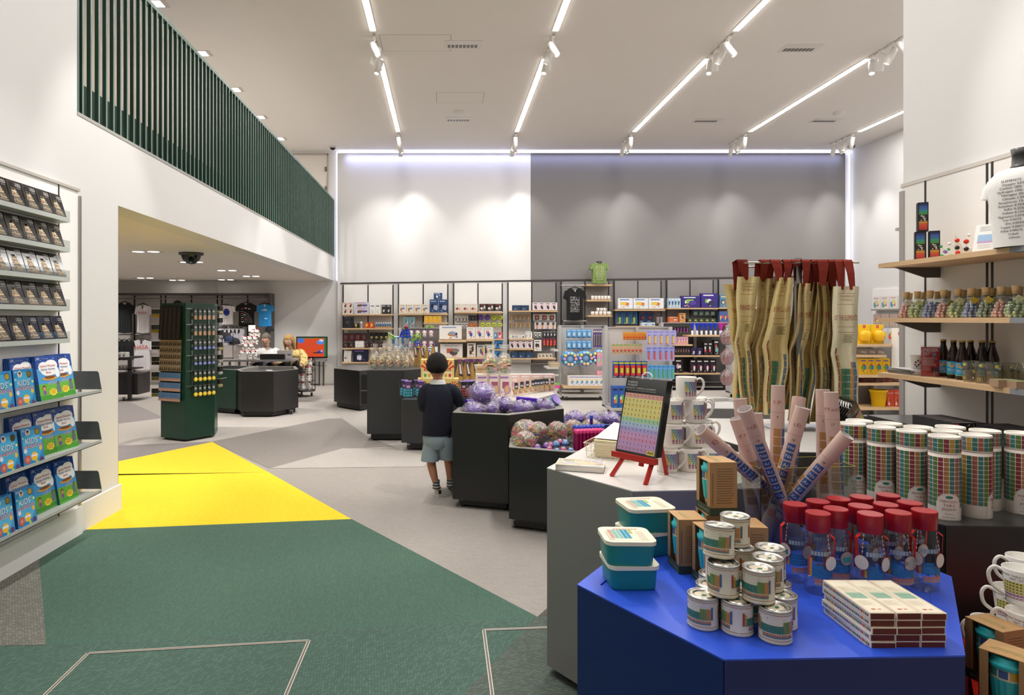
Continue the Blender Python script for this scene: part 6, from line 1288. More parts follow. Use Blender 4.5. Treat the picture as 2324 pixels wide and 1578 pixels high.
def face_parts(t, M, r, hairc, skinc='#c89070'):
    m = MB(); m.T = M
    for s in (-1, 1): m.ball((s*.30*r, -.83*r, .10*r), .085*r, '#e8e4e0', 'gloss', 8, 5); m.ball((s*.30*r, -.90*r, .08*r), .04*r, '#2a2420', 'gloss', 6, 4); m.tube([(s*.18*r, -.92*r, .29*r), (s*.30*r, -.91*r, .32*r), (s*.42*r, -.84*r, .28*r)], .018*r, hairc, 'cloth', 4)
    m.build('eyes', t); m = MB(); m.T = M; m.tube([(-.22*r, -.86*r, -.48*r), (0, -.92*r, -.50*r), (.22*r, -.86*r, -.48*r)], .045*r, '#a05a50', 'skin', 6); m.build('mouth', t)
    for s in (-1, 1): m = MB(); m.T = M; m.ball((s*.84*r, .02*r, .0), .17*r, skinc, 'skin', 8, 6, .45, .8, 1.2); m.build('ear', t)
def hair_cap(t, M, r, col, long=0, fringe=.25, curl=0):
    V = []; n, k = 28, 14; rr = random.Random(4)
    for i in range(k+1):
        a = PI/2-(PI*.62)*i/k
        for j in range(n):
            b = 2*PI*j/n; x, y = math.cos(b), math.sin(b); front = max(0, -y); zz = math.sin(a)
            lim = fringe+.25 if front > .45 else (-.45 if y > .2 else -.05+.1*front)
            if zz < lim: zz = lim
            rad = math.sqrt(max(0, 1-zz*zz)); q = 1.11+rr.uniform(-.035, .035)
            if i == k: q -= .12
            if y > .1 and zz < 0: q -= .16*(-zz)/.45
            V.append(tuple(M @ Vector((x*rad*.84*q*r, y*rad*.98*q*r+.02*r, zz*1.19*r+.03*r))))
    Fs = [(i*n+(j+1) % n, i*n+j, (i+1)*n+j, (i+1)*n+(j+1) % n) for i in range(k) for j in range(n)]
    m = MB(); m.add(V, Fs, col, 'fur', True)
    if long:
        m.T = M
        for j in range(26):
            b = -.35+PI*1.22*j/25+.0; x, y = math.cos(b), math.sin(b); a0 = Vector((x*.86*r, y*.95*r, .35*r)); a1 = Vector((x*.98*r, y*1.0*r, -.4*r)); a2 = Vector((x*(1.0+rr.uniform(-.05, .1))*r, y*.95*r, -long*r*(1+rr.uniform(-.15, .1))))
            m.tube([a0, a1, a2], [.15*r, .17*r, .07*r], rr.choice([col, '#c8a468', '#a8834a']), 'fur', 6)
    m.build('hair', t)
def person(lab, loc, sk, J, E, root, yaw, pitch, hr, hc, hair, clothes, ears=True, **hk):
    t = thing('person', lab, 'person', loc); V, Fs = skin_mesh(J, E, root); HV, HF, M = head_mesh(Vector(hc), hr, yaw, pitch, sk); n = len(V)
    paint(V+HV, list(Fs)+[tuple(i+n for i in f) for f in HF], lambda x, y, z: sk).build('body', t)
    face_parts(t, M, hr, hair, sk); hair_cap(t, M, hr, hair, **hk)
    for nm, (JJ, EE, rt, fc, mk, lb) in clothes.items(): V, Fs = skin_mesh(JJ, EE, rt); paint(V, Fs, fc, mk).build(nm, t, label=lb)
    return t
S = 5.58/F
def bp(px, py, dy=0, Y=5.58): return Vector((X(px, Y), Y+dy, Zh(py, Y)))
# the child: seen from behind, leaning on the tray table
o = Vector((-.056, 5.58, 0)); b_ = lambda px, py, dy=0: bp(px, py, dy)-o
J = dict(pel=(b_(992, 985), .07), spi=(b_(994, 930), .085), che=(b_(996, 900), .075), nec=(b_(994, 864, .0), .042), hea=(b_(992, 845, 0), .045),
         shl=(b_(970, 888), .030), ell=(b_(966, 925, -.0), .034), wrl=(b_(978, 934, .17), .024), shr=(b_(1020, 888), .030), elr=(b_(1040, 915, .03), .034), wrr=(b_(1048, 925, .20), .024),
         hil=(b_(983, 1000), .045), knl=(b_(978, 1052, .01), .042), mil=(b_(983, 1073, .0), .038), anl=(b_(990, 1101), .025), fol=(b_(1001, 1118, -.02+.05), .022), hir=(b_(1008, 1000), .045), knr=(b_(1018, 1050, .03), .040), mir=(b_(1020, 1072, .04), .035), anr=(b_(1022, 1100, .05), .024), fr=(b_(1024, 1118, .12), .022))
E = [('pel', 'spi'), ('spi', 'che'), ('che', 'nec'), ('nec', 'hea'), ('che', 'shl'), ('shl', 'ell'), ('ell', 'wrl'), ('che', 'shr'), ('shr', 'elr'), ('elr', 'wrr'), ('pel', 'hil'), ('hil', 'knl'), ('knl', 'mil'), ('mil', 'anl'), ('anl', 'fol'), ('pel', 'hir'), ('hir', 'knr'), ('knr', 'mir'), ('mir', 'anr'), ('anr', 'fr')]
hand(J, E, 'wrl', J['wrl'][0], (.5, .8, -.1), (0, 0, 1), (.8, -.5, 0), .75); hand(J, E, 'wrr', J['wrr'][0], (-.1, .9, -.1), (0, 0, 1), (-1, 0, 0), .75)
boy = person('small child seen from behind in navy jumper, grey shorts and trainers at the tray table', o, '#b98062', J, E, 'pel', PI-.1, -.20, .100, b_(992, 832, .01), '#17120f', {}, fringe=.1)
m = MB(); R3 = [(990, 987, .125, .095), (991, 975, .128, .10), (992, 950, .122, .10), (994, 925, .128, .102), (995, 900, .136, .10), (995, 887, .134, .094), (995, 879, .118, .084), (994, 872, .078, .066)]
m.loft([(tuple(b_(x, y)), rx, ry) for x, y, rx, ry in R3], '#171a2a')
for pts in (((968, 884, 0), (961, 905, -.01), (962, 924, -.005), (970, 933, .08), (980, 933, .15)), ((1022, 884, 0), (1036, 898, .01), (1043, 914, .03), (1047, 922, .10), (1048, 924, .17))): m.tube([b_(*q_) for q_ in pts], [.060, .056, .048, .042, .034], '#171a2a', 'cloth', 14)
[m.ball(b_(x, 886), .060, '#171a2a', 'cloth', 14, 8) for x in (970, 1020)]; m.build('jumper', boy, label='navy blue jumper')
m = MB(); m.loft([(tuple(b_(991, 980)), .112, .088), (tuple(b_(991, 995)), .118, .092), (tuple(b_(992, 1010)), .115, .088), (tuple(b_(993, 1018)), .09, .07)], '#93a3ac')
for L3 in (((980, 1000, 0, .068), (978, 1022, 0, .074), (976, 1046, .005, .078)), ((1006, 992, 0, .072), (1010, 1000, 0, .080), (1013, 1022, .01, .080), (1016, 1044, .03, .078))): m.loft([(tuple(b_(x, y, dy)), r_, r_*.95) for x, y, dy, r_ in L3], '#93a3ac', cap=False)
m.build('shorts', boy, label='pale grey denim shorts')
m = MB(); c0_ = b_(994, 868); m.lathe([(.070, -.012), (.060, .012), (.052, .026), (.048, .024), (.055, .0)], '#d9d6d2', 'cloth', 20, tuple(c0_), cap=False); m.build('collar', boy, label='white shirt collar')
for s, (a, f) in (('left', ('anl', 'fol')), ('right', ('anr', 'fr'))):
    p = J[a][0]; m = MB()
    for k, c_ in enumerate(('#4a4a4c', '#b9b9b9', '#3a3a3c', '#a9a9aa', '#3a3a3c', '#8f8f90')): m.lathe([(.0305, -.03+k*.012), (.0305, -.018+k*.012)], c_, 'cloth', 14, (p.x, p.y, p.z), cap=False)
    m.build('sock', boy, label='striped grey and black sock')
    q = J[f][0]; m = MB(); m.T = Matrix.Translation((q.x, q.y-.0, 0)) @ Matrix.Rotation(-1.0 if s == 'left' else -.1, 4, 'Z')
    out = [(-.032, -.05), (.03, -.05), (.038, .02), (.034, .09), (.0, .115), (-.03, .09), (-.038, .02)]
    m.prism(out, 0, .018, '#d8d5cf', 'satin'); V = []; n = len(out)
    for z, k in ((.018, 1), (.045, .92), (.07, .62)): V += [(x*k, (y+.02)*k-.02-(0 if z < .06 else .012), z) for x, y in out]
    m.add(V, [(i*n+j, i*n+(j+1) % n, (i+1)*n+(j+1) % n, (i+1)*n+j) for i in range(2) for j in range(n)]+[tuple(range(2*n, 3*n))], '#c9c5be', 'cloth', True)
    m.box(-.036, .036, -.045, -.02, .03, .06, '#232323', 'satin'); m.box(-.039, -.033, -.02, .07, .022, .030, '#232323', 'satin'); m.build('trainer', boy, label='grey trainer with black trim')
# seated staff behind the steel table
def seated(lab, px, Y, headpx, headpy, shirt, trouser, hair, hr, wd, yawh, dots=None, lanyard=False, skin='#c98f74', **hk):
    o = Vector((X(px, Y), Y, 0)); hc = Vector((X(headpx, Y), Y-.12, Zh(headpy, Y)))-o; sz = hc.z-.215
    J = dict(pel=((0, .1, .60), .13), spi=((0, .06, .78), .12), che=((0, 0, sz-.16), .10), nec=((0, -.04, sz+.04), .055), hea=(tuple(hc+Vector((0, .04, -.06))), .055),
             shl=((-wd+.02, 0, sz-.04), .035), ell=((-wd-.06, -.12, sz-.24), .042), wrl=((-.10, -.36, sz-.27), .028), shr=((wd-.02, 0, sz-.04), .035), elr=((wd+.06, -.12, sz-.24), .042), wrr=((.10, -.36, sz-.27), .028),
             hil=((-.09, .05, .58), .085), knl=((-.13, -.38, .58), .06), anl=((-.13, -.36, .14), .04), fol=((-.13, -.46, .06), .035), hir=((.09, .05, .58), .085), knr=((.13, -.38, .58), .06), anr=((.13, -.36, .14), .04), fr=((.13, -.46, .06), .035))
    E = [('pel', 'spi'), ('spi', 'che'), ('che', 'nec'), ('nec', 'hea'), ('che', 'shl'), ('shl', 'ell'), ('ell', 'wrl'), ('che', 'shr'), ('shr', 'elr'), ('elr', 'wrr'), ('pel', 'hil'), ('hil', 'knl'), ('knl', 'anl'), ('anl', 'fol'), ('pel', 'hir'), ('hir', 'knr'), ('knr', 'anr'), ('anr', 'fr')]
    J = {k: (Vector(v[0]), v[1]) for k, v in J.items()}
    hand(J, E, 'wrl', J['wrl'][0], (.4, -.8, -.2), (0, 0, 1), (.8, .4, 0)); hand(J, E, 'wrr', J['wrr'][0], (-.4, -.8, -.2), (0, 0, 1), (-.8, .4, 0))
    t = person(lab, o, skin, J, E, 'pel', yawh, .42, hr, hc, hair, {}, **hk)
    m = MB(); m.loft([((0, .10, .56), .19, .16), ((0, .08, .66), .185, .15), ((0, .05, .80), .18, .15), ((0, .01, sz-.14), .20, .15), ((0, -.01, sz-.04), .20, .13), ((0, -.02, sz+.02), .15, .10), ((0, -.035, sz+.05), .075, .07)], shirt)
    for q in (-1, 1): m.tube([(q*(wd-.03), 0, sz-.02), (q*(wd+.03), -.03, sz-.10), (q*(wd+.055), -.10, sz-.20), (q*(wd+.02), -.18, sz-.25)], [.075, .078, .072, .062], shirt, 'cloth', 14)
    for q in (-1, 1): m.ball((q*(wd-.04), 0, sz-.03), .082, shirt, 'cloth', 14, 8)
    m.build('shirt', t); m = MB(); m.loft([((0, .10, .50), .17, .15), ((0, .10, .60), .18, .155), ((0, .09, .68), .17, .14)], trouser)
    for q in (-1, 1): m.tube([(q*.09, .04, .585), (q*.12, -.2, .60), (q*.13, -.38, .59)], [.10, .092, .078], trouser, 'cloth', 12); m.tube([(q*.13, -.38, .60), (q*.13, -.37, .35), (q*.13, -.36, .12)], [.078, .066, .058], trouser, 'cloth', 12)
    m.build('trousers', t)
    if dots:
        # dark dots follow the shirt surface
        sh = [c for c in t.children if c.name.startswith('shirt')][0].data; m = MB(); rr = random.Random(1); fs = list(sh.polygons)
        wts = [f.area for f in fs]
        for k in range(330):
            f = rr.choices(fs, wts)[0]; vs_ = [sh.vertices[i].co for i in f.vertices]; ws = [rr.random() for _ in vs_]; c_ = sum((v*w for v, w in zip(vs_, ws)), Vector())/sum(ws); u = f.normal.cross(Vector((0, 0, 1)))
            if u.length < .1: continue
            u.normalize(); v = u.cross(f.normal); [m.add([c_+f.normal*g+u*.008*math.cos(q*PI/3)+v*.008*math.sin(q*PI/3) for q in range(6)], [(0, 1, 2, 3, 4, 5)], dots, 'cloth') for g in (-.004, .004)]
        m.build('dots', t, kind='stuff', label='dark polka dots')
    if lanyard: m = MB(); m.tube([(-.06, -.09, sz+.02), (-.04, -.145, sz-.12), (0, -.155, sz-.24), (.04, -.145, sz-.12), (.06, -.09, sz+.02)], .006, '#2a4a4a', 'cloth', 4); m.box(-.03, .03, -.165, -.16, sz-.33, sz-.24, '#e6e6e6'); m.build('lanyard', t)
    for s in (-1, 1): m = MB(); m.bbox(-.045, .045, -.14, .10, 0, .08, '#1c1b1b', 'satin', .03); m.build('shoe', t, (s*.13, -.40, 0))
    st = thing('stool', f'black round stool under the {"man" if lanyard else "woman"} at the steel table', 'stool', (o.x, o.y+.1, 0)); m = MB(); m.lathe([(0, .44), (.17, .44), (.18, .46), (.17, .48), (0, .485)], '#1f1f1f', 'satin', 20, cap=False); m.build('seat', st); m = MB(); m.tube([(0, 0, .05), (0, 0, .44)], .025, '#5a5a5a', 'metal', 10); m.lathe([(0, .0), (.2, 0), (.19, .02), (.03, .05), (0, .05)], '#2b2b2b', 'satin', 20, cap=False); m.build('pedestal', st)
    return t
seated('man with short grey hair in a white shirt and lanyard seated behind the steel table', 606, 12.78, 608, 770, '#e6e2e0', '#1c2238', '#6e665f', .104, .20, -.05, skin='#dcae96', lanyard=True, fringe=.35)
seated('woman with long blonde hair in a dotted yellow blouse seated behind the steel table', 664, 12.78, 659, 773, '#ecd08a', '#17161a', '#b8935a', .105, .19, -.15, dots='#2a2320', skin='#e0b49c', long=1.7, fringe=.35)
# ================================================================ BACK WALL BAYS
YW = YB-.06; YS = 15.02; ORD = ['first', 'second', 'third', 'fourth', 'fifth', 'sixth', 'seventh', 'eighth', 'ninth', 'tenth']
UN = [(779.6, 836, 892.5), (905, 961, 1016.6), (1030, 1085, 1140), (1153, 1206.7, 1261.5), (1273.5, 1327, 1381), (1393.5, 1447, 1499.5), (1512.5, 1565, 1617.6), (1630, 1683, 1736), (1749, 1802, 1855), (1867, 1890, 1912)]
t = thing('wall_rail', 'long thin dark rail running along the top of the back wall bays', 'rail', (X(773, YW), YW, Zh(645, YW)))
m = MB(); x1 = X(1912, YW)-t.location.x; z1 = Zh(628, YW)-t.location.z; m.add([(0, -.02, 0), (x1, -.02, z1), (x1, -.02, z1+.03), (0, -.02, .03), (0, 0, 0), (x1, 0, z1), (x1, 0, z1+.03), (0, 0, .03)], [(0, 1, 2, 3), (7, 6, 5, 4), (3, 2, 6, 7), (0, 4, 5, 1)], '#3a3634', 'satin'); m.build('rail', t)
BAY = []
for i, (a, b, c) in enumerate(UN):
    xa, xb, xc = X(a, YW), X(b, YW), X(c, YW); ztop = Zh(645-(a-773)*.0146+2, YW); z0 = Zh(824, YW)
    t = thing('shelving_bay', f'{ORD[i]} panelled shelving bay from the left on the back wall', 'shelving', (xa, YW, 0), group='panelled bays along the back wall'); BAY.append(t)
    wc = '#f0eeeb' if i < 3 else '#8a8786'; L_ = (xb-xa, xc-xa)
    m = MB(); m.box(.01, L_[0]-.01, -.03, -.0, z0, ztop, '#f0eeeb' if i < 4 else '#8d8a88', 'paint'); m.box(L_[0]+.01, L_[1]-.01, -.03, 0, z0, ztop, '#f0eeeb' if i < 3 else '#8d8a88', 'paint'); m.build('back_panel', t)
    for x in (0, L_[0], L_[1]): m = MB(); m.box(x-.016, x+.010, -.036, -.002, z0, ztop, '#1c1a1a', 'satin'); m.build('upright', t, label='black upright slot')
    m = MB(); m.box(-.03, L_[1]+.05, -.05, 0, z0-.03, z0, '#a8a5a2' if i < 4 else '#8f8d8b', 'satin'); m.build('bottom_ledge', t)
def wshelf(i, x0, x1, y, lab=None, Y=YS, col=WOOD, par=None, d=None):
    t = par or BAY[i]; d = d or (YW-.03-Y); m = MB(); o = t.location; m.box(X(x0, Y)-o.x, X(x1, Y)-o.x, Y-o.y, Y+d-o.y, Zh(y, Y)-.032, Zh(y, Y), col, 'wood' if col == WOOD else 'satin'); m.build('shelf', t)
for i, sh in enumerate([[(776, 891, 713), (776, 891, 745), (776, 891, 790), (776, 872, 822)], [(904, 1017, 712), (961, 1018, 732.5), (904, 961, 745)], [(1031, 1142, 708), (1084, 1143, 769.5), (1122, 1143, 793)], [(1156, 1266, 705), (1156, 1211, 769), (1156, 1211, 791.5), (1156, 1262, 813)],
                        [(1332, 1389, 645.8), (1332, 1388, 681), (1334, 1389, 716)], [(1396, 1510, 702.5)], [(1515, 1630, 699)], [(1632, 1740, 698), (1632, 1740, 735)]]):
    for s_ in sh: wshelf(i, *s_)
def BL(i, w_): return f'{w_}, {ORD[i]} wall bay'
def wg(i, kind, x0, x1, n, yt, yb, desc, where, cat, group=None, Y=None, **kw): goods(kind, x0, x1, n, yt, yb, Y or (YS+.03 if kind == 'c' else 15.20), desc, BL(i, where), cat, group or desc+', '+ORD[i]+' bay '+where, **kw)
# bay 1
wg(0, 'c', 777, 801, 2, 700, 713, 'orange and white mug box', 'top shelf', 'box', base='#e8e2dc', cols=['#3a3a40', '#d8603a', '#2a2a2c', '#e06a3a'], seed=2)
for p, _ in [(((X(783+12*i, YS), YS+.03, Zh(700, YS))), 0) for i in range(2)]: pass
wg(0, 'c', 777, 801, 2, 687, 699.8, 'orange and white mug box', 'stacked upper layer', 'box', base='#e8e2dc', cols=['#3a3a40', '#d8603a', '#2a2a2c', '#e06a3a'], seed=2)
wg(0, 'c', 804, 838, 1, 699, 713, 'purple and white keyboard box, lower', 'top shelf', 'box', base='#c9cfe0', cols=['#8a6a3a', '#3a2f50', '#6a4a90', '#e06a90'], seed=3)
wg(0, 'c', 804, 838, 1, 686, 698.8, 'purple and white keyboard box, upper', 'top shelf', 'box', base='#c9cfe0', cols=['#8a6a3a', '#3a2f50', '#6a4a90', '#e06a90'], seed=3)
wg(0, 'c', 840, 864, 2, 692, 713, 'white box with black lettering', 'top shelf', 'box', base='#eef0ec', cols=['#b5cc5a', '#2a2a2a', '#dfe6e0', '#1f1f1f'], seed=7)
wg(0, 'c', 866, 888, 2, 692, 713, 'black and white patterned box', 'top shelf', 'box', base='#3a3a3a', cols=['#e6e6e4', '#1a1a1a', '#cfcfcd'], seed=4)
wg(0, 'c', 779, 802, 1, 720, 745, 'large black game box', 'second shelf', 'box', base='#26282b', cols=['#3a3d44', '#30333a', '#4a4550'], seed=6)
wg(0, 'c', 803, 814, 1, 734, 745, 'small black box with yellow cross', 'second shelf', 'box', base='#1d1c1a', cols=['#e0b83a', '#d8c89a'], seed=8)
def mk_tin2(w_, h_):
    def f():
        t = thing('storage_jar', '', 'jar'); m = MB(); m.lathe([(w_*.42, 0), (w_*.42, h_*.75)], '#b9b4ac', 'satin', 12); m.lathe([(w_*.3, h_*.75), (w_*.3, h_*.95), (0, h_)], '#e8e6e2', 'satin', 12, cap=False); m.build('body', t)
        m = MB(); [m.tube([(w_*.43*math.cos(a*PI/4), w_*.43*math.sin(a*PI/4), .01), (w_*.43*math.cos(a*PI/4), w_*.43*math.sin(a*PI/4), h_*.72)], .003, '#5a5550', 'satin', 3) for a in range(8)]; m.build('bars', t); return t
    return f
wg(0, 'c', 827, 849, 2, 732, 745, 'red box with yellow cup', 'second shelf', 'box', base='#c8482a', cols=['#e8b83a', '#f0d070', '#e8a02a'], seed=9)
row(mk_tin2(.09, .15), [((X(819, YS), YS+.08, Zh(745, YS)), 0)], 'small grey caged jar', BL(0, 'second shelf'), 'jar', None)
def mk_tuft(w_, h_, c1, c2):
    def f():
        t = thing('toy_figure', '', 'toy'); m = MB(); rr = random.Random(3)
        m.lathe([(w_*.3, 0), (w_*.35, h_*.4), (w_*.2, h_*.6)], c1, 'satin', 8); m.ball((0, 0, h_*.72), w_*.34, c2, 'satin', 8, 5)
        for s in (-1, 1): m.tube([(s*w_*.2, 0, h_*.4), (s*w_*.5, -.02, h_*.62)], w_*.07, c2, 'satin', 4)
        m.build('body', t); return t
    return f
row(mk_tuft(.06, .13, '#3a6a9a', '#c8d8e8'), [((X(854+5.2*i, YS), YS+.05, Zh(743, YS)), .4*i) for i in range(7)], 'tiny blue and white figure', BL(0, 'second shelf'), 'toy', 'blue figures in the open tray')
m = MB(); m.box(-.19, .19, -.04, .1, 0, .035, '#b98f5f', 'card'); m.build('open_tray', None, (X(870, YS), YS+.05, Zh(745, YS)), label='open cardboard tray under blue figures, second shelf, first wall bay', cat='tray')
wg(0, 'b', 778, 833, 4, 756, 774, 'red toy in clear black pack', 'upper hooks of third shelf', 'pack', card_='#3a3a3d', blob='#9a3038', cols=['#5a5a60', '#b04048'])
wg(0, 'b', 838, 882, 4, 755, 773, 'black card with gold disc', 'upper hooks of third shelf', 'pack', card_='#232326', blob='#b8a870', cols=['#3a3a3e', '#cfc8a0'], shape='ball')
wg(0, 'c', 777, 804, 2, 776, 790, 'small dark gadget box', 'left of the third shelf', 'box', base='#2a2226', cols=['#c89070', '#5a3a40', '#8a6a60'], seed=12)
wg(0, 'c', 806, 826, 1, 774, 789, 'blank white notice card', 'third shelf', 'card', base='#f4f2ef', cols=['#f0eeea', '#d8d5d0'], seed=13, depth=.02)
wg(0, 'c', 828, 868, 4, 776, 790, 'small dark gadget box', 'middle of the third shelf', 'box', base='#2a2226', cols=['#c89070', '#5a3a40', '#8a6a60'], seed=12)
wg(0, 'c', 780, 797, 1, 804, 822, 'white box with red mug', 'bottom shelf', 'box', base='#dcd9d4', cols=['#a84a44', '#8a3a38', '#c8c4be'], seed=14)
wg(0, 'c', 781, 798, 1, 797, 803.8, 'flat white box lid', 'on the white box', 'box', base='#e0ddd8', cols=['#cfccc6', '#d6d3ce'], seed=15)
wg(0, 'c', 800, 835, 1, 793, 822, 'large dark blue music game box', 'bottom shelf', 'box', base='#1c1d3a', cols=['#5a8a6a', '#3a4a90', '#e8e0f0', '#8a5ab0'], seed=16)
# bay 2
wg(1, 'c', 905, 974, 4, 691, 711, 'cream gadget box with coloured drawings', 'top shelf', 'box', base='#e6dfcf', cols=['#4a9aa8', '#6a8ac8', '#c8703a', '#8a8a60', '#b8b0a0'], seed=21)
wg(1, 'c', 975, 1015, 2, 680, 709, 'dark blue box with silver robot', 'top shelf, lower pair', 'box', base='#2f4a78', cols=['#d8dce4', '#1c2030', '#a8b4c8'], seed=22)
wg(1, 'c', 984, 1004, 1, 665, 679.5, 'dark blue box with silver robot', 'crowning the pair, top shelf', 'box', base='#2f4a78', cols=['#8aa0c8', '#1c2030', '#e8ecf4'], seed=23)
wg(1, 'c', 962.5, 1002, 4, 717, 732, 'small bright notebook box', 'second shelf', 'box', base='#efb83a', cols=['#e8e09a', '#e86a50', '#f0c84a', '#f4e6a0'], seed=24)
wg(1, 'c', 965, 985, 1, 738, 748, 'green striped flat box', 'behind the front gondola', 'box', base='#a8cc6a', cols=['#6a9a3a', '#e0ecc8'], seed=25)
wg(1, 'c', 914, 942, 2, 720, 745, 'teal and red tablet box', 'left of the second shelf', 'box', base='#7a9aa0', cols=['#c86a5a', '#e8f0f0', '#5a7a88'], seed=26)
# bay 3
wg(2, 'c', 1032, 1084.6, 3, 690, 707, 'cream box with red robot head', 'top shelf', 'box', base='#e4ddd0', cols=['#c05a5a', '#7a3a3c', '#d89a90', '#c8c0b4'], seed=31)
wg(2, 'c', 1088, 1140, 3, 690, 706, 'black drone box with white dot', 'top shelf', 'box', base='#2a2523', cols=['#e8e6e2', '#8a7a74', '#d8d0c8', '#b04038'], seed=32)
wg(2, 'b', 1031, 1063, 4, 717, 729, 'small white hanging gadget', 'upper hooks', 'pack', card_='#dcd8d2', blob='#3a3634', cols=['#f0eeea', '#8a8480'], shape='slim')
wg(2, 'b', 1063, 1084, 3, 716, 728, 'small black hanging gadget', 'upper hooks', 'pack', card_='#222224', blob='#3a3a3e', cols=['#5a5a60', '#8a8a90'])
def mk_fris(c1, c2):
    def g(w_, h_):
        def f():
            t = thing('flying_disc', '', 'disc'); m = MB(); m.T = Matrix.Rotation(PI/2, 4, 'X'); r_ = w_*.48; m.T = Matrix.Translation((0, 0, -h_*.5)) @ m.T; m.lathe([(0, -.004), (r_*.9, -.004), (r_, .006), (r_*.85, .02), (0, .022)], c1, 'satin', 16, cap=False); m.build('disc', t)
            m = MB(); fn = lambda u, v: (u, -.0235, v-h_*.5); m.disc(fn, 0, 0, r_*.55, r_*.5, c2, 'card', 12); m.rect(lambda u, v: (u, -.0245, v-h_*.5), -r_*.35, -.01, r_*.35, .012, '#3a3a2a'); m.build('label', t); return t
        return f
    return g
wg(2, mk_fris('#5a3f9a', '#6f55b0'), 1085, 1113, 2, 714, 728, 'purple hanging disc', 'upper hooks', 'disc'); wg(2, mk_fris('#b8c832', '#d8dc5a'), 1114, 1142, 2, 714, 728, 'lime green hanging disc', 'upper hooks', 'disc')
wg(2, mk_fris('#b8c832', '#e4e88a'), 1088, 1141, 4, 731, 744, 'lime green hanging disc', 'lower hooks', 'disc')
wg(2, 'b', 1032, 1062, 4, 733, 745, 'white hanging gadget', 'lower hooks', 'pack', card_='#cfccc8', blob='#5a5856', cols=['#f0eeea', '#8a8480']); wg(2, 'b', 1062, 1084, 3, 733, 743, 'orange hanging gadget', 'lower hooks', 'pack', card_='#c8794a', blob='#e09a60', cols=['#8a4a2a', '#e8b080'])
wg(2, 'c', 1121, 1128, 1, 755, 769, 'slim light blue bottle box', 'right end', 'box', base='#3f9ad0', cols=['#e8f0f4', '#1f6aa0'], seed=33); wg(2, 'c', 1129, 1140, 1, 754, 769, 'pink cassette box', 'right end', 'box', base='#e8808a', cols=['#f4e0e0', '#3a2a30'], seed=34)
wg(2, 'c', 1123, 1142, 1, 771.5, 790, 'blue skateboard box, upper', 'right end', 'box', base='#3a8fcc', cols=['#2a3f6a', '#24365a'], seed=35); wg(2, 'c', 1123, 1142, 1, 794, 813, 'blue skateboard box, lower', 'right end', 'box', base='#3a8fcc', cols=['#2a3f6a', '#24365a'], seed=35)
# bay 4
wg(3, 'c', 1163, 1201, 2, 693, 705, 'dark blue galaxy box', 'top shelf', 'box', base='#2a3d5a', cols=['#6a90b8', '#1c2a40', '#3f6288'], seed=41)
wg(3, 'c', 1209, 1265, 4, 687, 704, 'white and pink bulb box', 'top shelf', 'box', base='#eadde0', cols=['#2a2830', '#d89ab0', '#4a4850'], seed=42)
wg(3, 'b', 1156, 1204, 5, 715, 727, 'tan leather hanging tag', 'upper hooks', 'pack', card_='#8a8078', blob='#c8a060', cols=['#b88a48', '#e0c890'], shape='slim'); wg(3, 'b', 1156, 1206, 5, 732, 745, 'tan leather hanging tag', 'lower hooks', 'pack', card_='#8a8078', blob='#c8a060', cols=['#b88a48', '#e0c890'], shape='slim')
wg(3, 'b', 1210, 1261, 3, 713, 728, 'white hanging pack with black gadget', 'first hook row right', 'pack', card_='#e6e2de', blob='#2a2828', cols=['#c86a50', '#8a3a30']); wg(3, 'b', 1213, 1262, 4, 730, 747, 'white and orange hanging pack', 'second hook row right', 'pack', card_='#ece6e2', blob='#d88a60', cols=['#3a3838', '#4a7ac0'], shape='slim')
wg(3, 'b', 1211, 1229, 2, 754, 766, 'white boxed hanging gadget', 'third hook row', 'pack', card_='#dedcd8', blob='#3a3a3a', cols=['#f0eeea', '#8a8a88']); wg(3, 'b', 1232, 1262, 4, 752, 766, 'black hanging cable', 'third hook row', 'pack', card_='#2a2a2c', blob='#5a5a5e', cols=['#c8c8ca', '#8a8a90'])
wg(3, 'b', 1231, 1262, 4, 768, 787, 'black pack with coloured bands', 'fourth hook row', 'pack', card_='#222022', blob='#e0603a', cols=['#d83a6a', '#e8c83a'])
wg(3, 'c', 1212, 1229, 1, 772, 797, 'white box with tool picture', 'right half', 'box', base='#e4e2df', cols=['#5a4a48', '#b8584a', '#3a3838'], seed=43)
t = thing('clock', 'white block clock showing 8:05 on the fourth wall bay', 'clock', (X(1169, YS), YS, Zh(769, YS))); m = MB(); m.box(-.10, .10, 0, .05, 0, .085, '#f0eeea', 'satin'); m.build('case', t); m = MB(); m.text(lambda u, v: (u, -.002, v), '8:05', 0, .015, .085, '#141414'); m.build('digits', t)
wg(3, 'c', 1181, 1191, 1, 761, 769, 'tiny white speaker box', 'below the hooks', 'box', base='#eceae6', cols=['#3a3a3a', '#c8c6c2'], seed=44); wg(3, 'c', 1193, 1208, 2, 753, 769, 'slim white gadget box', 'below the hooks', 'box', base='#f0eeea', cols=['#b8b4b0', '#8a8682'], seed=45)
wg(3, 'c', 1156, 1209, 4, 773, 791, 'white and pink bulb box', 'lower shelf', 'box', base='#eadde0', cols=['#2a2830', '#d89ab0', '#4a4850'], seed=42); wg(3, 'c', 1159, 1211, 3, 800, 813, 'dark blue galaxy box', 'bottom shelf', 'box', base='#2a3d5a', cols=['#6a90b8', '#1c2a40', '#3f6288'], seed=41)
wg(3, 'c', 1220, 1254, 4, 803, 813, 'small cream camera box', 'bottom shelf', 'box', base='#d8d0c0', cols=['#3a3630', '#8a7a60'], seed=46)
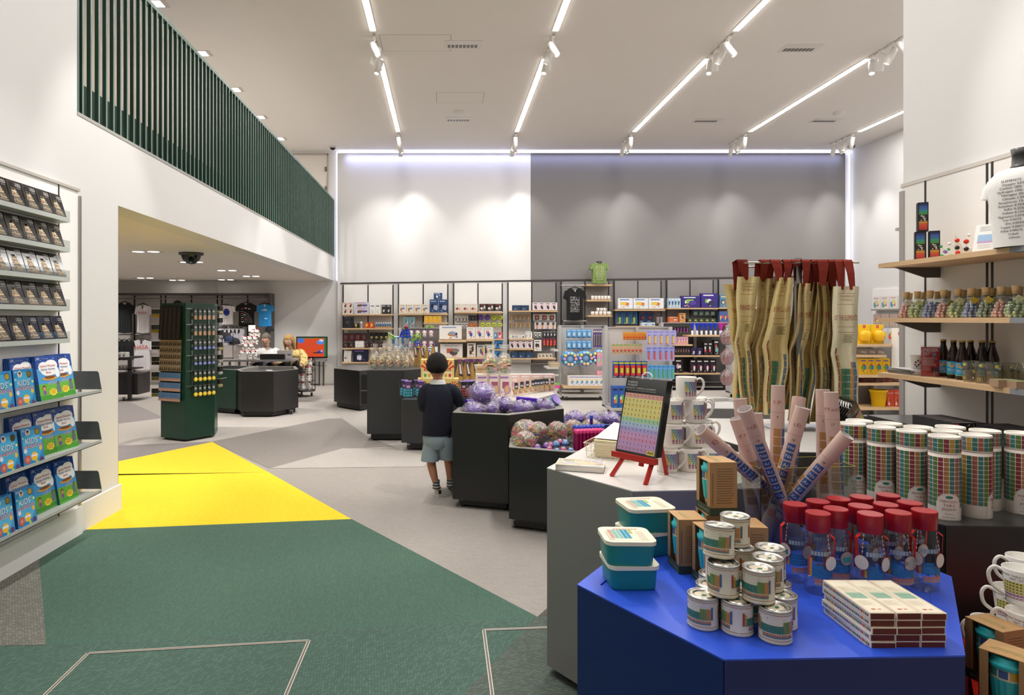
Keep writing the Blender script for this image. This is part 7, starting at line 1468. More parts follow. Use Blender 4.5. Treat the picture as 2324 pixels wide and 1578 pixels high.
# bay 5: t-shirts and mugs
def tshirt(lab, px, ytop, ybot, wpx, Y, col, group=None, prints=None, hanger=True, sleeve=.30, rz=0, puff=.05):
    W_ = wpx*Y/F; H_ = (ybot-ytop)*Y/F; t = thing('tshirt', lab, 't-shirt', (X(px, Y), Y, Zh(ytop, Y)), rz, group=group)
    half = [(.13, 0), (.24, -.025), (.42, -.08), (.5, -.30), (.385, -.35), (.345, -.22), (.335, -.5), (.345, -.97)]
    out = [(x, z) for x, z in half]+[(.0, -1)]+[(-x, z) for x, z in reversed(half)]+[(-.07, -.045), (0, -.06), (.07, -.045)]
    n = len(out); V = []
    for y, k in ((0, .985), (-.5, 1), (-1, .94)):
        for x, z in out: V.append((x*W_*k, y*puff, z*H_*(1 if y > -1 else .985)-(0 if y > -1 else .006)))
    m = MB(); m.add(V, [(i*n+j, i*n+(j+1) % n, (i+1)*n+(j+1) % n, (i+1)*n+j) for i in range(2) for j in range(n)]+[tuple(range(2*n, 3*n)), tuple(range(n-1, -1, -1))], col, 'cloth', False)
    for k in range(4): x = (-.2+.13*k)*W_; m.tube([(x, -puff*.98, -H_*.45), (x*.9, -puff*1.12, -H_*.7), (x, -puff*1.0, -H_*.96)], [.004, .010, .008], col, 'cloth', 5)
    m.build('shirt', t)
    if hanger: m = MB(); m.tube([(-.30*W_, -puff*.5, -.03*H_), (0, -puff*.5, .05*H_), (.30*W_, -puff*.5, -.03*H_)], .014, '#1a1a1a', 'satin', 6); m.tube([(0, -puff*.5, .05*H_), (0, -puff*.5, .09*H_), (.015, -puff*.5, .12*H_), (0, .0, .13*H_)], .005, '#9a9a9a', 'metal', 5); m.build('hanger', t)
    if prints: m = MB(); prints(m, lambda u, v: (u*W_, -puff-.014, v*H_), W_, H_); m.build('print', t)
    return t
def pr_tab(m, fn, W_, H_):
    rr = random.Random(1)
    for i in range(8):
        for j in range(14):
            if rr.random() < .85: u = -.2+.05*i; v = -.28-.035*j; m.rect(fn, u, v, u+.036*rr.uniform(.5, 1), v+.022*rr.uniform(.4, 1), '#d8d8d6', 'cloth')
    m.rect(fn, -.02, -.10, .02, -.05, '#e8e6e2')
def rod(lab, x0, x1, y, Y, col='#a9a7a4', r_=.014): m = MB(); m.tube([(X(x0, Y), Y, Zh(y, Y)), (X(x1, Y), Y, Zh(y, Y))], r_, col, 'metal', 8); [m.tube([(X(x, Y), Y, Zh(y, Y)), (X(x, Y), Y+.2, Zh(y, Y))], r_, col, 'metal', 6) for x in (x0, x1)]; m.build('hanging_rail', None, label=lab, cat='rail')
rod('grey hanging rail with the black t-shirt, fifth wall bay', 1275, 1326, 648, 15.15); rod('lower grey hanging rail with empty hangers, fifth wall bay', 1279, 1331, 729, 15.15)
tshirt('black t-shirt printed with white symbols hanging in the fifth wall bay', 1304, 655, 727.7, 54, 15.15, '#1b1b1c', None, pr_tab)
for k in range(9): m = MB(); m.tube([(0, -.17, -.10), (0, 0, 0), (0, .17, -.10), (0, -.17, -.10)], .007, '#2a2a2a', 'satin', 4); m.tube([(0, 0, 0), (0, 0, .05)], .004, '#a8a8a8', 'metal', 4); m.build('empty_hanger', None, (X(1284+4*k, 15.15), 15.15, Zh(729, 15.15)-.05), label=f'empty dark hanger, {NTH[k]} from the left on the lower rail, fifth bay', cat='hanger', group='empty hangers in the fifth bay')
def pr_grn(m, fn, W_, H_):
    rr = random.Random(2)
    for i in range(6):
        for j in range(9): u = -.2+.068*i; v = -.22-.075*j; m.rect(fn, u, v, u+.045, v+.045*rr.uniform(.5, 1), '#c8d0a0', 'cloth')
g = tshirt('olive green printed t-shirt on a torso form above the mug shelves', 1358, 597, 645, 46, 15.1, '#7f9658', None, pr_grn, False, puff=.14); m = MB(); m.lathe([(.07, -.04), (.06, .02), (.05, .03), (0, .035)], '#1a1a1a', 'satin', 14, (0, -.07, 0), cap=False); m.build('neck_form', g, label='black neck of the form')
def mk_wm(w_, h_):
    def f():
        t = thing('mug', '', 'mug'); m = MB(); r_ = w_*.44; m.lathe([(0, .002), (r_, 0), (r_, h_), (r_-.005, h_), (r_-.006, .01), (0, .01)], '#efeae4', 'gloss', 12, cap=False); m.build('body', t); m = MB(); m.tube([(r_*.9, 0, h_*.8), (r_*1.5, 0, h_*.7), (r_*1.5, 0, h_*.35), (r_*.9, 0, h_*.2)], .006, '#efeae4', 'gloss', 5); m.build('handle', t); return t
    return f
for x0, x1, n, yt, yb, w_ in ((1341, 1385, 6, 671.5, 680.8, 'middle shelf'), (1340, 1386, 5, 707, 715.8, 'lowest shelf, bottom layer'), (1353, 1376, 3, 699, 707, 'lowest shelf, upper layer')):
    goods(lambda a, b: mk_wm(a, b), x0, x1, n, yt, yb, YS+.08, 'white mug', w_+', fifth wall bay', 'mug', 'white mugs in the fifth bay'); 
for o in [o for o in COL.objects if o.get('group') == 'white mugs in the fifth bay']:
    zz = [Zh(q_, YS+.08) for q_ in (680.8, 715.8, 707)]; k = 0 if 'middle' in o['label'] else 1 if 'bottom' in o['label'] else 2; o.location.z = zz[k]
# bay 6, 7, 8
wg(5, 'c', 1402, 1507, 3, 677, 701, 'white puzzle box with orange and yellow picture', 'top shelf', 'box', base='#e9ecf0', cols=['#f0a83a', '#d86a4a', '#e8c850', '#8ac050', '#3a6ac0'], seed=61)
wg(5, 'b', 1398, 1447, 3, 708, 736, 'blue and green racket pack', 'upper hooks', 'pack', card_='#3a6a9a', blob='#b8c83a', cols=['#2a4a7a', '#e8e86a'], shape='slim'); wg(5, 'b', 1450, 1483, 2, 707, 731, 'dark red ball pack', 'upper hooks', 'pack', card_='#23406a', blob='#6a2f3a', cols=['#8a4a50', '#c0c8d8'], shape='ball')
wg(5, 'b', 1489, 1505, 2, 719, 735, 'small silver hanging bottle', 'upper hooks right', 'pack', card_='#8a8890', blob='#c8b8c0', cols=['#d8c0c8', '#6a6870'], shape='slim'); wg(5, 'c', 1455, 1487, 2, 732, 740, 'small blue and white box', 'mid shelf', 'box', base='#c8d8e8', cols=['#3a6ab0', '#f0f0f0'], seed=62)
wshelf(5, 1398, 1505, 740); wg(6, 'c', 1517, 1545, 4, 677, 699, 'pale blue experiment box', 'top shelf', 'box', base='#b9d0e6', cols=['#5a8ab8', '#e8f0d8', '#3a5a80', '#f0f4f4'], seed=71)
wg(6, 'c', 1546, 1590, 1, 672, 698, 'purple science kit box', 'top shelf', 'box', base='#3a2f7a', cols=['#e8e0e8', '#8ac04a', '#5a3f9a', '#d8a080', '#e8ecf4'], seed=72); wg(6, 'c', 1591, 1629, 1, 666, 698, 'larger purple telescope kit box', 'top shelf', 'box', base='#40308a', cols=['#8fc050', '#e8e6f0', '#3a3a4a', '#d89a80', '#f0f0f4'], seed=73)
wshelf(6, 1515, 1628, 732); wg(6, 'c', 1517, 1540, 1, 719, 731.5, 'orange chemistry box', 'second shelf', 'box', base='#d8744a', cols=['#f0d8c0', '#c85a38', '#e8e0d0'], seed=74); wg(6, 'c', 1542, 1556, 1, 711, 731.5, 'tall orange and white box', 'second shelf', 'box', base='#e0a060', cols=['#f0ece4', '#c87a40', '#5a5048'], seed=75)
wg(6, 'b', 1571, 1623, 4, 705, 717, 'blue and green hanging box', 'upper hooks', 'pack', card_='#4a5a8a', blob='#8ab04a', cols=['#8a8ac0', '#d8e0a0']); wg(6, 'c', 1560, 1625, 5, 723, 731.5, 'small green dinosaur pack', 'second shelf', 'pack', base='#3a4034', cols=['#a8b86a', '#d8c89a', '#6a9a4a'], seed=76)
wg(7, 'c', 1634, 1668, 2, 670, 698, 'blue adventure book box', 'top shelf', 'box', base='#5a88a8', cols=['#c85a3a', '#2a4a6a', '#e8d8a0'], seed=81); wg(7, 'c', 1633, 1665, 3, 707, 734, 'yellow and blue activity pack', 'second shelf', 'pack', base='#5a70a0', cols=['#e8c83a', '#d84a6a', '#3a5ac0'], seed=82)
# ================================================================ MID FLOOR GONDOLAS
def gondola(lab, x0, x1, ytop, Y, W0=None, base='#b5b2ae', back='#c9c6c2', post=.05, dep=.45, label_back=True):
    xa, xb = X(x0, Y), X(x1, Y); h_ = Zh(ytop, Y); t = thing('gondola', lab, 'display stand', (xa, Y, 0)); w_ = xb-xa
    m = MB(); m.box(post, w_-post, .10, .13, .14, h_, back, 'satin'); m.build('back_panel', t)
    for a in (0, w_/2-post/2, w_-post): m = MB(); m.box(a, a+post, .04 if a and a < w_-post else -.02, .16, .10, h_, '#b9b8b6', 'metal' if 0 else 'satin'); m.build('post', t)
    m = MB(); m.box(0, w_, -dep+.1, .2, .085, .12, base, 'satin'); m.build('base', t); m = MB(); m.box(0, w_, .08, .16, h_-.02, h_, '#a8a6a4', 'satin'); m.build('top_rail', t)
    for a, b in ((.1, -dep+.18), (w_-.1, -dep+.18), (.1, .14), (w_-.1, .14)): caster(t, a, b)
    return t
# G1: blue packs and ball discs
g1 = gondola('light grey display stand with blue packs and ball discs', 1268, 1378, 738.6, 12.5); Yg = 12.52
wshelf(0, 1279, 1374, 878, Y=12.12, par=g1, d=.40)
def gg(kind, x0, x1, n, yt, yb, Y, desc, where, cat, group, **kw): goods(kind, x0, x1, n, yt, yb, Y, desc, where, cat, group, **kw)
for k, (yt, yb) in enumerate(((748, 767), (773, 793))): gg('b', 1285, 1343, 5, yt, yb, 12.35, 'light blue hanging pack', ['upper', 'lower'][k]+' row of the ball disc stand', 'pack', 'light blue packs', card_='#4f94cc', blob='#8ab8d8', cols=['#b8d8ec', '#2a2a3a'])
def mk_bd(w_, h_):
    def f():
        t = thing('ball_disc_pack', '', 'pack'); m = MB(); m.T = Matrix.Translation((0, 0, -h_/2)) @ Matrix.Rotation(PI/2, 4, 'X'); R = min(w_, h_)*.5; m.lathe([(0, -.006), (R, -.006), (R, .006), (0, .006)], '#3f8fd0', 'gloss', 20, cap=False); m.lathe([(0, .007), (R*.42, .007), (R*.42, .009), (0, .009)], '#8ab0e0', 'card', 12, cap=False); m.build('disc', t)
        cs = ['#e8a0a8', '#f0c080', '#b8e0a0', '#b0c8f0', '#e8d060', '#c8a0d8', '#a0e0c8', '#f0b0a0', '#f4e08a', '#90b8e8']
        m = MB(); [m.ball((R*.72*math.cos(a*PI/5), -.025, -h_/2+R*.72*math.sin(a*PI/5)), R*.21, cs[a], 'gloss', 10, 6) for a in range(10)]; m.build('balls', t, label='ring of pastel balls'); return t
    return f
row(mk_bd(.29, .29), [((X(1295, 12.2), 12.25+.0*k, Zh(797.6, 12.25)), 0) for k in range(1)]+[((X(1331, 12.2), 12.25, Zh(796, 12.25)), 0), ((X(1362, 12.2), 12.25, Zh(793, 12.25)), 0)], 'blue disc pack ringed with pastel balls', 'light grey stand', 'pack', 'ball disc packs')
row(mk_bd(.28, .28), [((X(1290+32*k, 12.3), 12.32, Zh(797, 12.3)), 0) for k in range(2)], 'second ball disc pack hanging behind the front one', 'light grey stand', 'pack', 'ball disc packs')
gg('b', 1346, 1372, 5, 748, 788, 12.36, 'purple and silver spring wand', 'right side of the ball disc stand', 'pack', 'purple spring wands', card_='#5a4590', blob='#a8a060', cols=['#d8d0a0', '#7a6ab0'], shape='slim')
for k, (yt, yb) in enumerate(((800, 831), (842, 872))): gg('c', 1355, 1371, 2, yt, yb, 12.2, 'rainbow banded box', ['upper', 'lower'][k]+' right of the ball disc stand', 'box', 'rainbow banded boxes', base='#e8a0b8', cols=['#e8a0b8', '#a0b8f0', '#9ad8a8', '#f0c890'], seed=91)
def mk_slime(w_, h_):
    def f():
        t = thing('slime_pack', '', 'pack'); m = MB(); m.bbox(-w_/2, w_/2, -.06, .06, 0, h_, '#efeae6', 'satin', w_*.3, 3); m.build('pot', t); m = MB(); art(m, lambda u, v: (u, -.061, v), w_*.9, h_, 4, ['#b0c8e0', '#e8e0b0', '#5a9ad0', '#8a8ac0']); m.build('print', t); return t
    return f
row(mk_slime(.15, .19), [((X(1297+11*k, 12.25), 12.25, Zh(878, 12.25)+.02), .1) for k in range(7)], 'white rounded pot', 'bottom shelf of the ball disc stand', 'pack', 'white rounded pots')
for k, (x0, x1, y) in enumerate(((1242, 1268, 834), (1253, 1268, 850), (1242, 1268, 882), (1258, 1268, 794))): wshelf(0, x0, x1, y, Y=12.2, par=g1, d=.45, col='#c9c6c2')
for k in range(5): m = MB(); m.box(-.09, .09, -.12, .12, 0, .018, ['#b8a890', '#c8b8a0', '#a89878', '#d0c0a8', '#b8a080'][k], 'card'); m.build('flat_box', None, (X(1257, 12.35), 12.35, Zh(834, 12.2)+.0185*k), label=f'flat tan box on the side shelf, {NTH[k]} from the bottom', cat='box', group='flat tan boxes on the side shelf')
for k in range(3): m = MB(); m.box(-.09, .09, -.12, .12, 0, .03, ['#d84a9a', '#e060a8', '#8ac860'][k], 'card'); m.build('flat_box', None, (X(1257, 12.35), 12.35, Zh(882, 12.2)+.031*k), label=f'{["magenta","pink","green"][k]} flat pack on the low side shelf', cat='box', group='bright flat packs')
# G2: orange, purple, red packs
g2 = gondola('grey display stand nearest the centre with orange, purple and red packs', 1372, 1525, 742, 10.6)
Yh = 10.45
gg('b', 1414, 1468, 8, 754, 772, Yh, 'orange card pack', 'top row of the centre stand', 'pack', 'orange card packs', card_='#d8862a', blob='#c8442a', cols=['#e8c04a', '#4a6ab0'], shape='ball')
gg('b', 1467, 1535, 5, 750, 783, Yh-.15, 'lilac and yellow pack', 'upper right of the centre stand', 'pack', 'lilac and yellow packs', card_='#b8b0dc', blob='#e8c85a', cols=['#8a90d8', '#d86a50'], shape='slim'); gg('b', 1466, 1531, 5, 787, 820, Yh-.15, 'lilac and red pack', 'middle right of the centre stand', 'pack', 'lilac and red packs', card_='#a8a8dc', blob='#c85a60', cols=['#6a78d0', '#e8d0a0'], shape='slim')
gg('b', 1388, 1457, 8, 781, 804, Yh, 'clear pack with green and red toy', 'second row of the centre stand', 'pack', 'green and red toy packs', card_='#c8a888', blob='#c84a40', cols=['#5ab04a', '#e8d8b0'], shape='ball')
gg('b', 1391, 1468, 6, 820, 858, Yh-.12, 'red cup toy on blue and yellow card', 'third row of the centre stand', 'pack', 'red cup toy packs', card_='#3a5aa8', blob='#c8302c', cols=['#b8c83a', '#e8c03a'], gap=1.15); gg('b', 1470, 1531, 6, 829, 861, Yh-.12, 'blue and green water toy card', 'third row of the centre stand', 'pack', 'blue and green toy cards', card_='#6ab0e0', blob='#5ab060', cols=['#3a7ad0', '#e8a84a'], shape='slim')
gg('c', 1390, 1432, 3, 877, 930, 10.3, 'tall blue and green ray gun box', 'base of the centre stand', 'box', 'ray gun boxes', base='#2f5aa8', cols=['#7ab83a', '#e8f0f4', '#e0703a', '#3a9ad8', '#1c2a3a'], seed=95)
m = MB(); m.box(X(1345, 10.2), X(1372, 10.2), 10.2, 10.5, .10, .13, '#b5b2ae', 'satin')
# G3: dark stand with wooden shelves
g3 = gondola('dark display stand with wooden shelves and blue brushes behind the mugs', 1500, 1660, 732, 14.3, base='#1c1b1b', back='#4a4847')
for x0, x1, y in ((1565, 1638, 761), (1516, 1572, 782), (1515, 1573, 807), (1574, 1636, 807), (1512, 1573, 847), (1574, 1636, 847)): wshelf(0, x0, x1, y, Y=13.95, par=g3, d=.42)
def mk_brush(c1):
    def g(w_, h_):
        def f():
            t = thing('fibre_lamp', '', 'lamp'); m = MB(); m.lathe([(w_*.10, h_*.3), (w_*.22, h_*.6), (w_*.50, h_)], c1, 'fur', 12); m.build('fibres', t, label='bright fibre fan'); m = MB(); m.lathe([(w_*.26, 0), (w_*.28, h_*.35), (w_*.12, h_*.38)], '#d8dce6', 'satin', 10); m.build('stand', t); return t
        return f
    return g
gg(mk_brush('#1f3fd8'), 1566, 1629, 6, 733, 760, 14.1, 'blue fibre lamp', 'top shelf of the dark stand', 'lamp', 'blue fibre lamps'); gg(mk_brush('#d82fb0'), 1629, 1656, 2, 733, 760, 14.1, 'magenta fibre lamp', 'top shelf of the dark stand', 'lamp', 'magenta fibre lamps')
for o in [o for o in COL.objects if o.name.startswith('fibre_lamp')]: o.location.z = Zh(761, 13.95)
gg('b', 1514, 1563, 7, 741, 755, 14.1, 'black pack with magenta gadget', 'hooks of the dark stand', 'pack', 'black and magenta packs', card_='#1f1c20', blob='#b04aa8', cols=['#3a343a', '#d8d0d8'], shape='slim')
gg('c', 1538, 1562, 4, 765, 782, 14.0, 'magenta and white box', 'upper left shelf of the dark stand', 'box', 'magenta boxes', base='#d8a0c0', cols=['#8a2a7a', '#f0e8f0', '#e8b83a'], seed=97); gg('c', 1532, 1567, 6, 789, 807, 14.0, 'dark glass bottle box', 'middle left shelf of the dark stand', 'box', 'dark bottle boxes', base='#2a2426', cols=['#a87a70', '#4a3a3e'], seed=98)
gg('c', 1568, 1595, 2, 790, 807, 14.0, 'dark purple soft toy box', 'middle shelf of the dark stand', 'box', 'dark purple boxes', base='#2a2044', cols=['#d8d4e8', '#5a4a80'], seed=99); gg('c', 1597, 1618, 2, 777, 807, 14.0, 'black neon lettered box', 'middle shelf of the dark stand', 'box', 'black neon boxes', base='#201c1e', cols=['#e85a6a', '#3a8a80', '#e8e0e0'], seed=100); gg('c', 1620, 1633, 1, 772, 807, 14.0, 'black box with coloured ovals', 'middle shelf of the dark stand', 'box', None, base='#242226', cols=['#e8d8a0', '#5ab0c0', '#d86a5a', '#e8e8e8'], seed=101)
gg('c', 1532, 1550, 1, 815, 847, 14.0, 'black box with pink swirl', 'low left shelf of the dark stand', 'box', None, base='#1c1a1c', cols=['#c890a8', '#8a4a60', '#e0d8dc'], seed=102); gg('c', 1566, 1626, 4, 816, 847, 14.0, 'black box with red lamp', 'low shelf of the dark stand', 'box', 'black and red lamp boxes', base='#1f1a1c', cols=['#c0283a', '#4a2a50', '#e6e0e4'], seed=103)
# G4: grey end with netted ball bags; G0: dark stand with robot figures; white kit shelves
g4 = gondola('light grey display stand with netted ball bags, left of the aprons', 1655, 1760, 735, 12.6)
def mk_net():
    t = thing('ball_bag', '', 'bag'); m = MB(); cs = ['#d88a90', '#e0a08a', '#a8b0d8', '#d8c060', '#c87a80']; 
    for j in range(7):
        w_ = .10*math.sin(PI*(j+.8)/8.2)+.02
        for i in range(4): m.ball((-w_*.8+w_*.53*i, -.02*(i % 2), -.10-j*.036), .024, cs[min(4, (i+j) % 5)], 'gloss', 7, 5)
    m.build('balls', t, kind='stuff'); m = MB(); m.lathe([(.01, 0), (.03, -.04), (.12, -.14), (.125, -.24), (.07, -.34), (0, -.36)], '#d8c8cc', 'film', 12, cap=False); m.build('net', t); m = MB(); m.tube([(0, .0, 0), (.10, .18, .01)], .004, '#b0b0b0', 'metal', 4); m.build('peg', t); m = MB(); m.box(-.05, .05, -.03, -.02, -.11, -.08, '#8a6a90', 'card'); m.build('label_card', t); return t
row(mk_net, [((X(1647, 12.4), 12.35, Zh(y, 12.4)), 0) for y in (741, 786, 832)], 'netted bag of pink balls', 'left edge of the grey stand', 'bag', 'netted ball bags', side='from the top')
g0 = gondola('grey brown display stand with capsule figures and white kit boxes', 905, 1122, 744, 12.9, base='#6a6764', back='#77726d')
for x0, x1, y in ((995, 1058, 773), (1059, 1121, 771), (1059, 1121, 811), (995, 1058, 813)): wshelf(0, x0, x1, y, Y=12.5, par=g0, d=.46)
def mk_cap(w_, h_):
    def f():
        t = thing('capsule_figure', '', 'pack'); m = MB(); m.bbox(-w_*.42, w_*.42, 0, .012, -h_, 0, '#8a7a88', 'card', .005, 1); m.build('backing_card', t); m = MB(); m.ball((0, -.02, -h_*.36), w_*.34, '#e0c8c4', 'gloss', 10, 6, 1, .6, 1.1); m.ball((0, -.03, -h_*.68), w_*.26, '#ece6dc', 'satin', 8, 5, 1, .6, .9); m.ball((0, -.06, -h_*.68), w_*.10, '#3a3430', 'satin', 6, 4); m.build('figure', t); return t
    return f
for k, y in enumerate((749, 773)): gg(mk_cap, 925, 986, 4, y, y+19, 12.75, 'rounded pack with white capsule figure', ['upper', 'lower'][k]+' row behind the toy plane', 'pack', 'capsule figure packs')
gg('c', 996, 1049, 1, 739, 770, 12.6, 'large white vehicle kit box with blue truck', 'upper shelf of the kit stand', 'box', None, base='#e9e7e3', cols=['#3a3f6a', '#c8762a', '#8a9ab0', '#5a4a48', '#8a9ac8'], seed=111); gg('c', 998, 1051, 1, 781, 812, 12.6, 'large white vehicle kit box with red train', 'lower shelf of the kit stand', 'box', None, base='#e4e1dd', cols=['#b8604a', '#4a4448', '#8a7a78', '#c88a78', '#8a9ac8'], seed=112, title='TRANSPORT')
gg('c', 1059, 1119, 3, 743, 770, 12.6, 'white craft kit box', 'upper right of the kit stand', 'box', 'white craft kit boxes', base='#ece9e6', cols=['#4a4a60', '#d8788a', '#3a5a9a', '#c8c4c0'], seed=113); gg('c', 1060, 1080, 1, 779, 810, 12.6, 'tall white robot kit box', 'lower right of the kit stand', 'box', None, base='#eae6e0', cols=['#5a3a30', '#c8a070', '#4a4440'], seed=114); gg('c', 1082, 1101, 1, 783, 810, 12.6, 'box with red and yellow creature', 'lower right of the kit stand', 'box', None, base='#d8d4cc', cols=['#c8452f', '#e0a83a', '#3a6a9a'], seed=115); gg('c', 1105, 1122, 1, 785, 810, 12.6, 'white and grey bird kit box', 'lower right of the kit stand', 'box', None, base='#dcd9d4', cols=['#4a5258', '#8a9098', '#2f3438'], seed=116)
gg('c', 963, 994, 1, 788, 812, 12.5, 'pale blue box behind the popcorn pouches', 'kit stand', 'box', None, base='#dfe3e6', cols=['#6a8aa0', '#e8e4d8', '#3a5a78'], seed=117)
# ================================================================ FAR RIGHT: TOY BRICK STAND AND WALL BOOKS
g5 = gondola('grey display stand with wooden shelves of yellow toy brick boxes, far right', 1930, 2052, 775, 9.3, base='#6a6866', back='#8a8785')
for x0, x1, y in ((1940, 2040, 782), (1940, 2012, 806), (1938, 2010, 852), (1940, 2050, 870), (1925, 2050, 926)): wshelf(0, x0, x1, y, Y=8.9, par=g5, d=.42)
def mk_brickbox(w_, h_):
    def f():
        t = thing('storage_head_box', '', 'box'); m = MB(); m.box(-w_/2, w_/2, 0, .14, 0, h_, '#f0c820', 'card'); m.build('carton', t); m = MB(); m.T = Matrix.Translation((0, -.02, h_*.42)); m.lathe([(w_*.30, -h_*.25), (w_*.40, -h_*.2), (w_*.42, 0), (w_*.40, h_*.2), (w_*.25, h_*.26)], '#eebb10', 'gloss', 14); m.build('storage_pot', t, label='rounded yellow storage pot'); m = MB(); m.rect(lambda u, v: (u, -.001, v), -w_*.1, h_*.82, w_*.12, h_*.97, '#d0281c'); m.text(lambda u, v: (u, -.002, v), 'LEGO', w_*.01, h_*.87, .018, '#f4f0e8'); m.build('print', t); return t
    return f
gg(mk_brickbox, 1946, 2006, 2, 737, 781, 9.05, 'yellow box with round storage pot', 'top shelf of the brick stand', 'box', 'yellow storage pot boxes')
gg('c', 2001, 2029, 2, 745, 781, 9.05, 'multicoloured brick pack', 'top shelf of the brick stand', 'pack', 'multicoloured brick packs', base='#c8ccd4', cols=['#d84a3a', '#3a6ac8', '#e8c83a', '#4a4a50', '#e8e8e8'], seed=121); gg('c', 1952, 2020, 4, 814, 850, 9.05, 'yellow brick box with coloured figures', 'middle shelf of the brick stand', 'box', 'yellow brick boxes', base='#eec21a', cols=['#d84a2a', '#3a7ac0', '#5aa83a', '#8a5ab0'], seed=122)
for o in [o for o in COL.objects if o.name.startswith('storage_head_box')]: o.location.z = Zh(782, 8.9)
t = thing('storage_bucket', 'yellow open plastic bucket on the lowest brick stand shelf', 'bucket', (X(1999, 9.05), 9.1, Zh(926, 8.9))); m = MB(); m.lathe([(.08, 0), (.105, .20), (.115, .20), (.115, .225), (.10, .225), (.075, .01), (0, .01)], '#ecc212', 'gloss', 16, cap=False); m.build('tub', t); m = MB(); m.tube([(-.11, 0, .2), (0, -.09, .12), (.11, 0, .2)], .006, '#ecc212', 'gloss', 6); m.build('handle', t)
gg('c', 2013, 2046, 2, 886, 925, 9.05, 'orange sculpting kit box', 'lowest shelf of the brick stand', 'box', 'orange sculpting kits', base='#c8482c', cols=['#e8d8c8', '#d86a48', '#a8381f', '#f0e8e0'], seed=123, title='SCULPT'); gg('c', 1956, 2040, 3, 858, 869, 9.05, 'dark red flat box', 'shelf above the bucket', 'box', 'dark red flat boxes', base='#5a2a24', cols=['#8a4a3a', '#3a1c1a'], seed=124); gg('c', 1950, 2010, 3, 792, 805, 9.05, 'clear pack of pale parts', 'shelf under the yellow boxes', 'pack', 'clear packs of pale parts', base='#a8a09a', cols=['#d8d0c8', '#8a7a74'], seed=125)
gg('c', 2037, 2048, 1, 745, 835, 8.8, 'tall white box with magenta corner', 'end of the brick stand', 'box', None, base='#efedea', cols=['#e8e6e2', '#d0cdc8', '#c8387a'], seed=126); gg('c', 2047, 2058, 1, 745, 835, 8.8, 'second tall white box with magenta corner', 'end of the brick stand', 'box', None, base='#efedea', cols=['#e8e6e2', '#d0cdc8', '#c8387a'], seed=126)
t = thing('book_ledge', 'grey wall ledges of picture books on the far right wall', 'shelving', (XR-.002, 14, 0)); m = MB(); m.box(-.03, 0, -1.6, .6, 1.2, 2.15, '#f2f0ee', 'paint'); m.build('back_panel', t)
for z in (1.72, 1.34): m = MB(); m.box(-.16, -.03, -1.6, .45, z-.03, z, '#9a9794', 'satin'); m.build('ledge', t)
for r_, z in enumerate((1.72, 1.34)):
    mk = carton(.24, .27, .02, ['#e8e4dc', '#c8b8a8'][r_], ['#c85a5a', '#6aa0c8', '#e8d88a', '#8ab08a', '#d8a0b0'], 130+r_, None, 'picture_book')
    row(mk, [((XR-.13, 14.3-.27*k, z), PI/2+PI) for k in range(6)], 'picture book facing out', ['upper', 'lower'][r_]+' ledge of the far right wall', 'book', 'picture books on the far right wall')
# ================================================================ UNDER THE MEZZANINE: CLOTHES WALL, TABLES, SCREEN
BK = YB-.02
t = thing('clothes_wall', 'dark framed clothes wall under the upper floor', 'shelving', (X(250, BK), BK, 0)); o = t.location
def fx(px): return X(px, BK)-o.x
m = MB(); m.box(0, fx(622), -.02, 0, Zh(868, BK), Zh(670, BK), '#cfc8c4', 'paint'); m.build('back_panel', t)
m = MB(); m.box(0, fx(623), -.40, 0, Zh(671, BK), Zh(667, BK), '#4a4442', 'satin'); m.box(fx(620), fx(623), -.40, 0, Zh(868, BK), Zh(670, BK), '#4a4442', 'satin'); m.build('frame', t, label='dark metal frame')
for px in (307, 367, 377, 436, 494.5, 505, 563): m = MB(); m.box(fx(px)-.012, fx(px)+.012, -.05, -.02, Zh(868, BK), Zh(670, BK), '#2a2625', 'satin'); m.build('upright', t)
for x0, x1, y in ((250, 620, 679), (250, 345, 759), (500, 600, 741), (250, 345, 843)): m = MB(); m.tube([(fx(x0), -.35, Zh(y, BK)), (fx(x1), -.35, Zh(y, BK))], .014, '#8a8684', 'metal', 6); [m.tube([(fx(x), -.35, Zh(y, BK)), (fx(x), -.03, Zh(y, BK))], .012, '#8a8684', 'metal', 5) for x in (x0+4, x1-4)]; m.build('hanging_rail', t)
Yt = 15.0
def pr_nasa(s, v0): return lambda m, fn, W_, H_: (m.text(lambda u, v: fn(u/W_, v/H_), 'NASA', 0, v0*H_, s, '#c8392f', 'cloth'), m.rect(fn, -.03, -.13, .03, -.04, '#2a2a30'))
def pr_ball(m, fn, W_, H_): m.disc(lambda u, v: fn(u/W_, v/H_), .02, -.36*H_, .07, .08, '#2f3f9a', 'cloth', 18); m.text(lambda u, v: fn(u/W_, v/H_-.0), 'NASA', .02, -.385*H_, .045, '#e8e8f0', 'cloth')
def pr_orb(m, fn, W_, H_):
    for k in range(6):
        R = .10+.075*k
        for i in range(10):
            a0, a1 = PI*.02+PI*.5*i/10, PI*.02+PI*.5*(i+1)/10; c0_ = (-.22, -.86)
            m.add([fn(c0_[0]+R*math.cos(a), c0_[1]+R*1.1*math.sin(a)) for a in (a0, a1)]+[fn(c0_[0]+(R-.010)*math.cos(a), c0_[1]+(R-.010)*1.1*math.sin(a)) for a in (a1, a0)], [(0, 1, 2, 3)], '#c8c8c8', 'cloth')
    for k, (u, v) in enumerate(((-.2, -.25), (-.05, -.22), (.1, -.25), (-.2, -.45), (-.1, -.5), (-.2, -.62), (-.05, -.7), (-.2, -.8))): m.rect(fn, u, v, u+.09, v+.035, '#d84a3a' if k % 3 == 0 else '#e0e0e0', 'cloth')
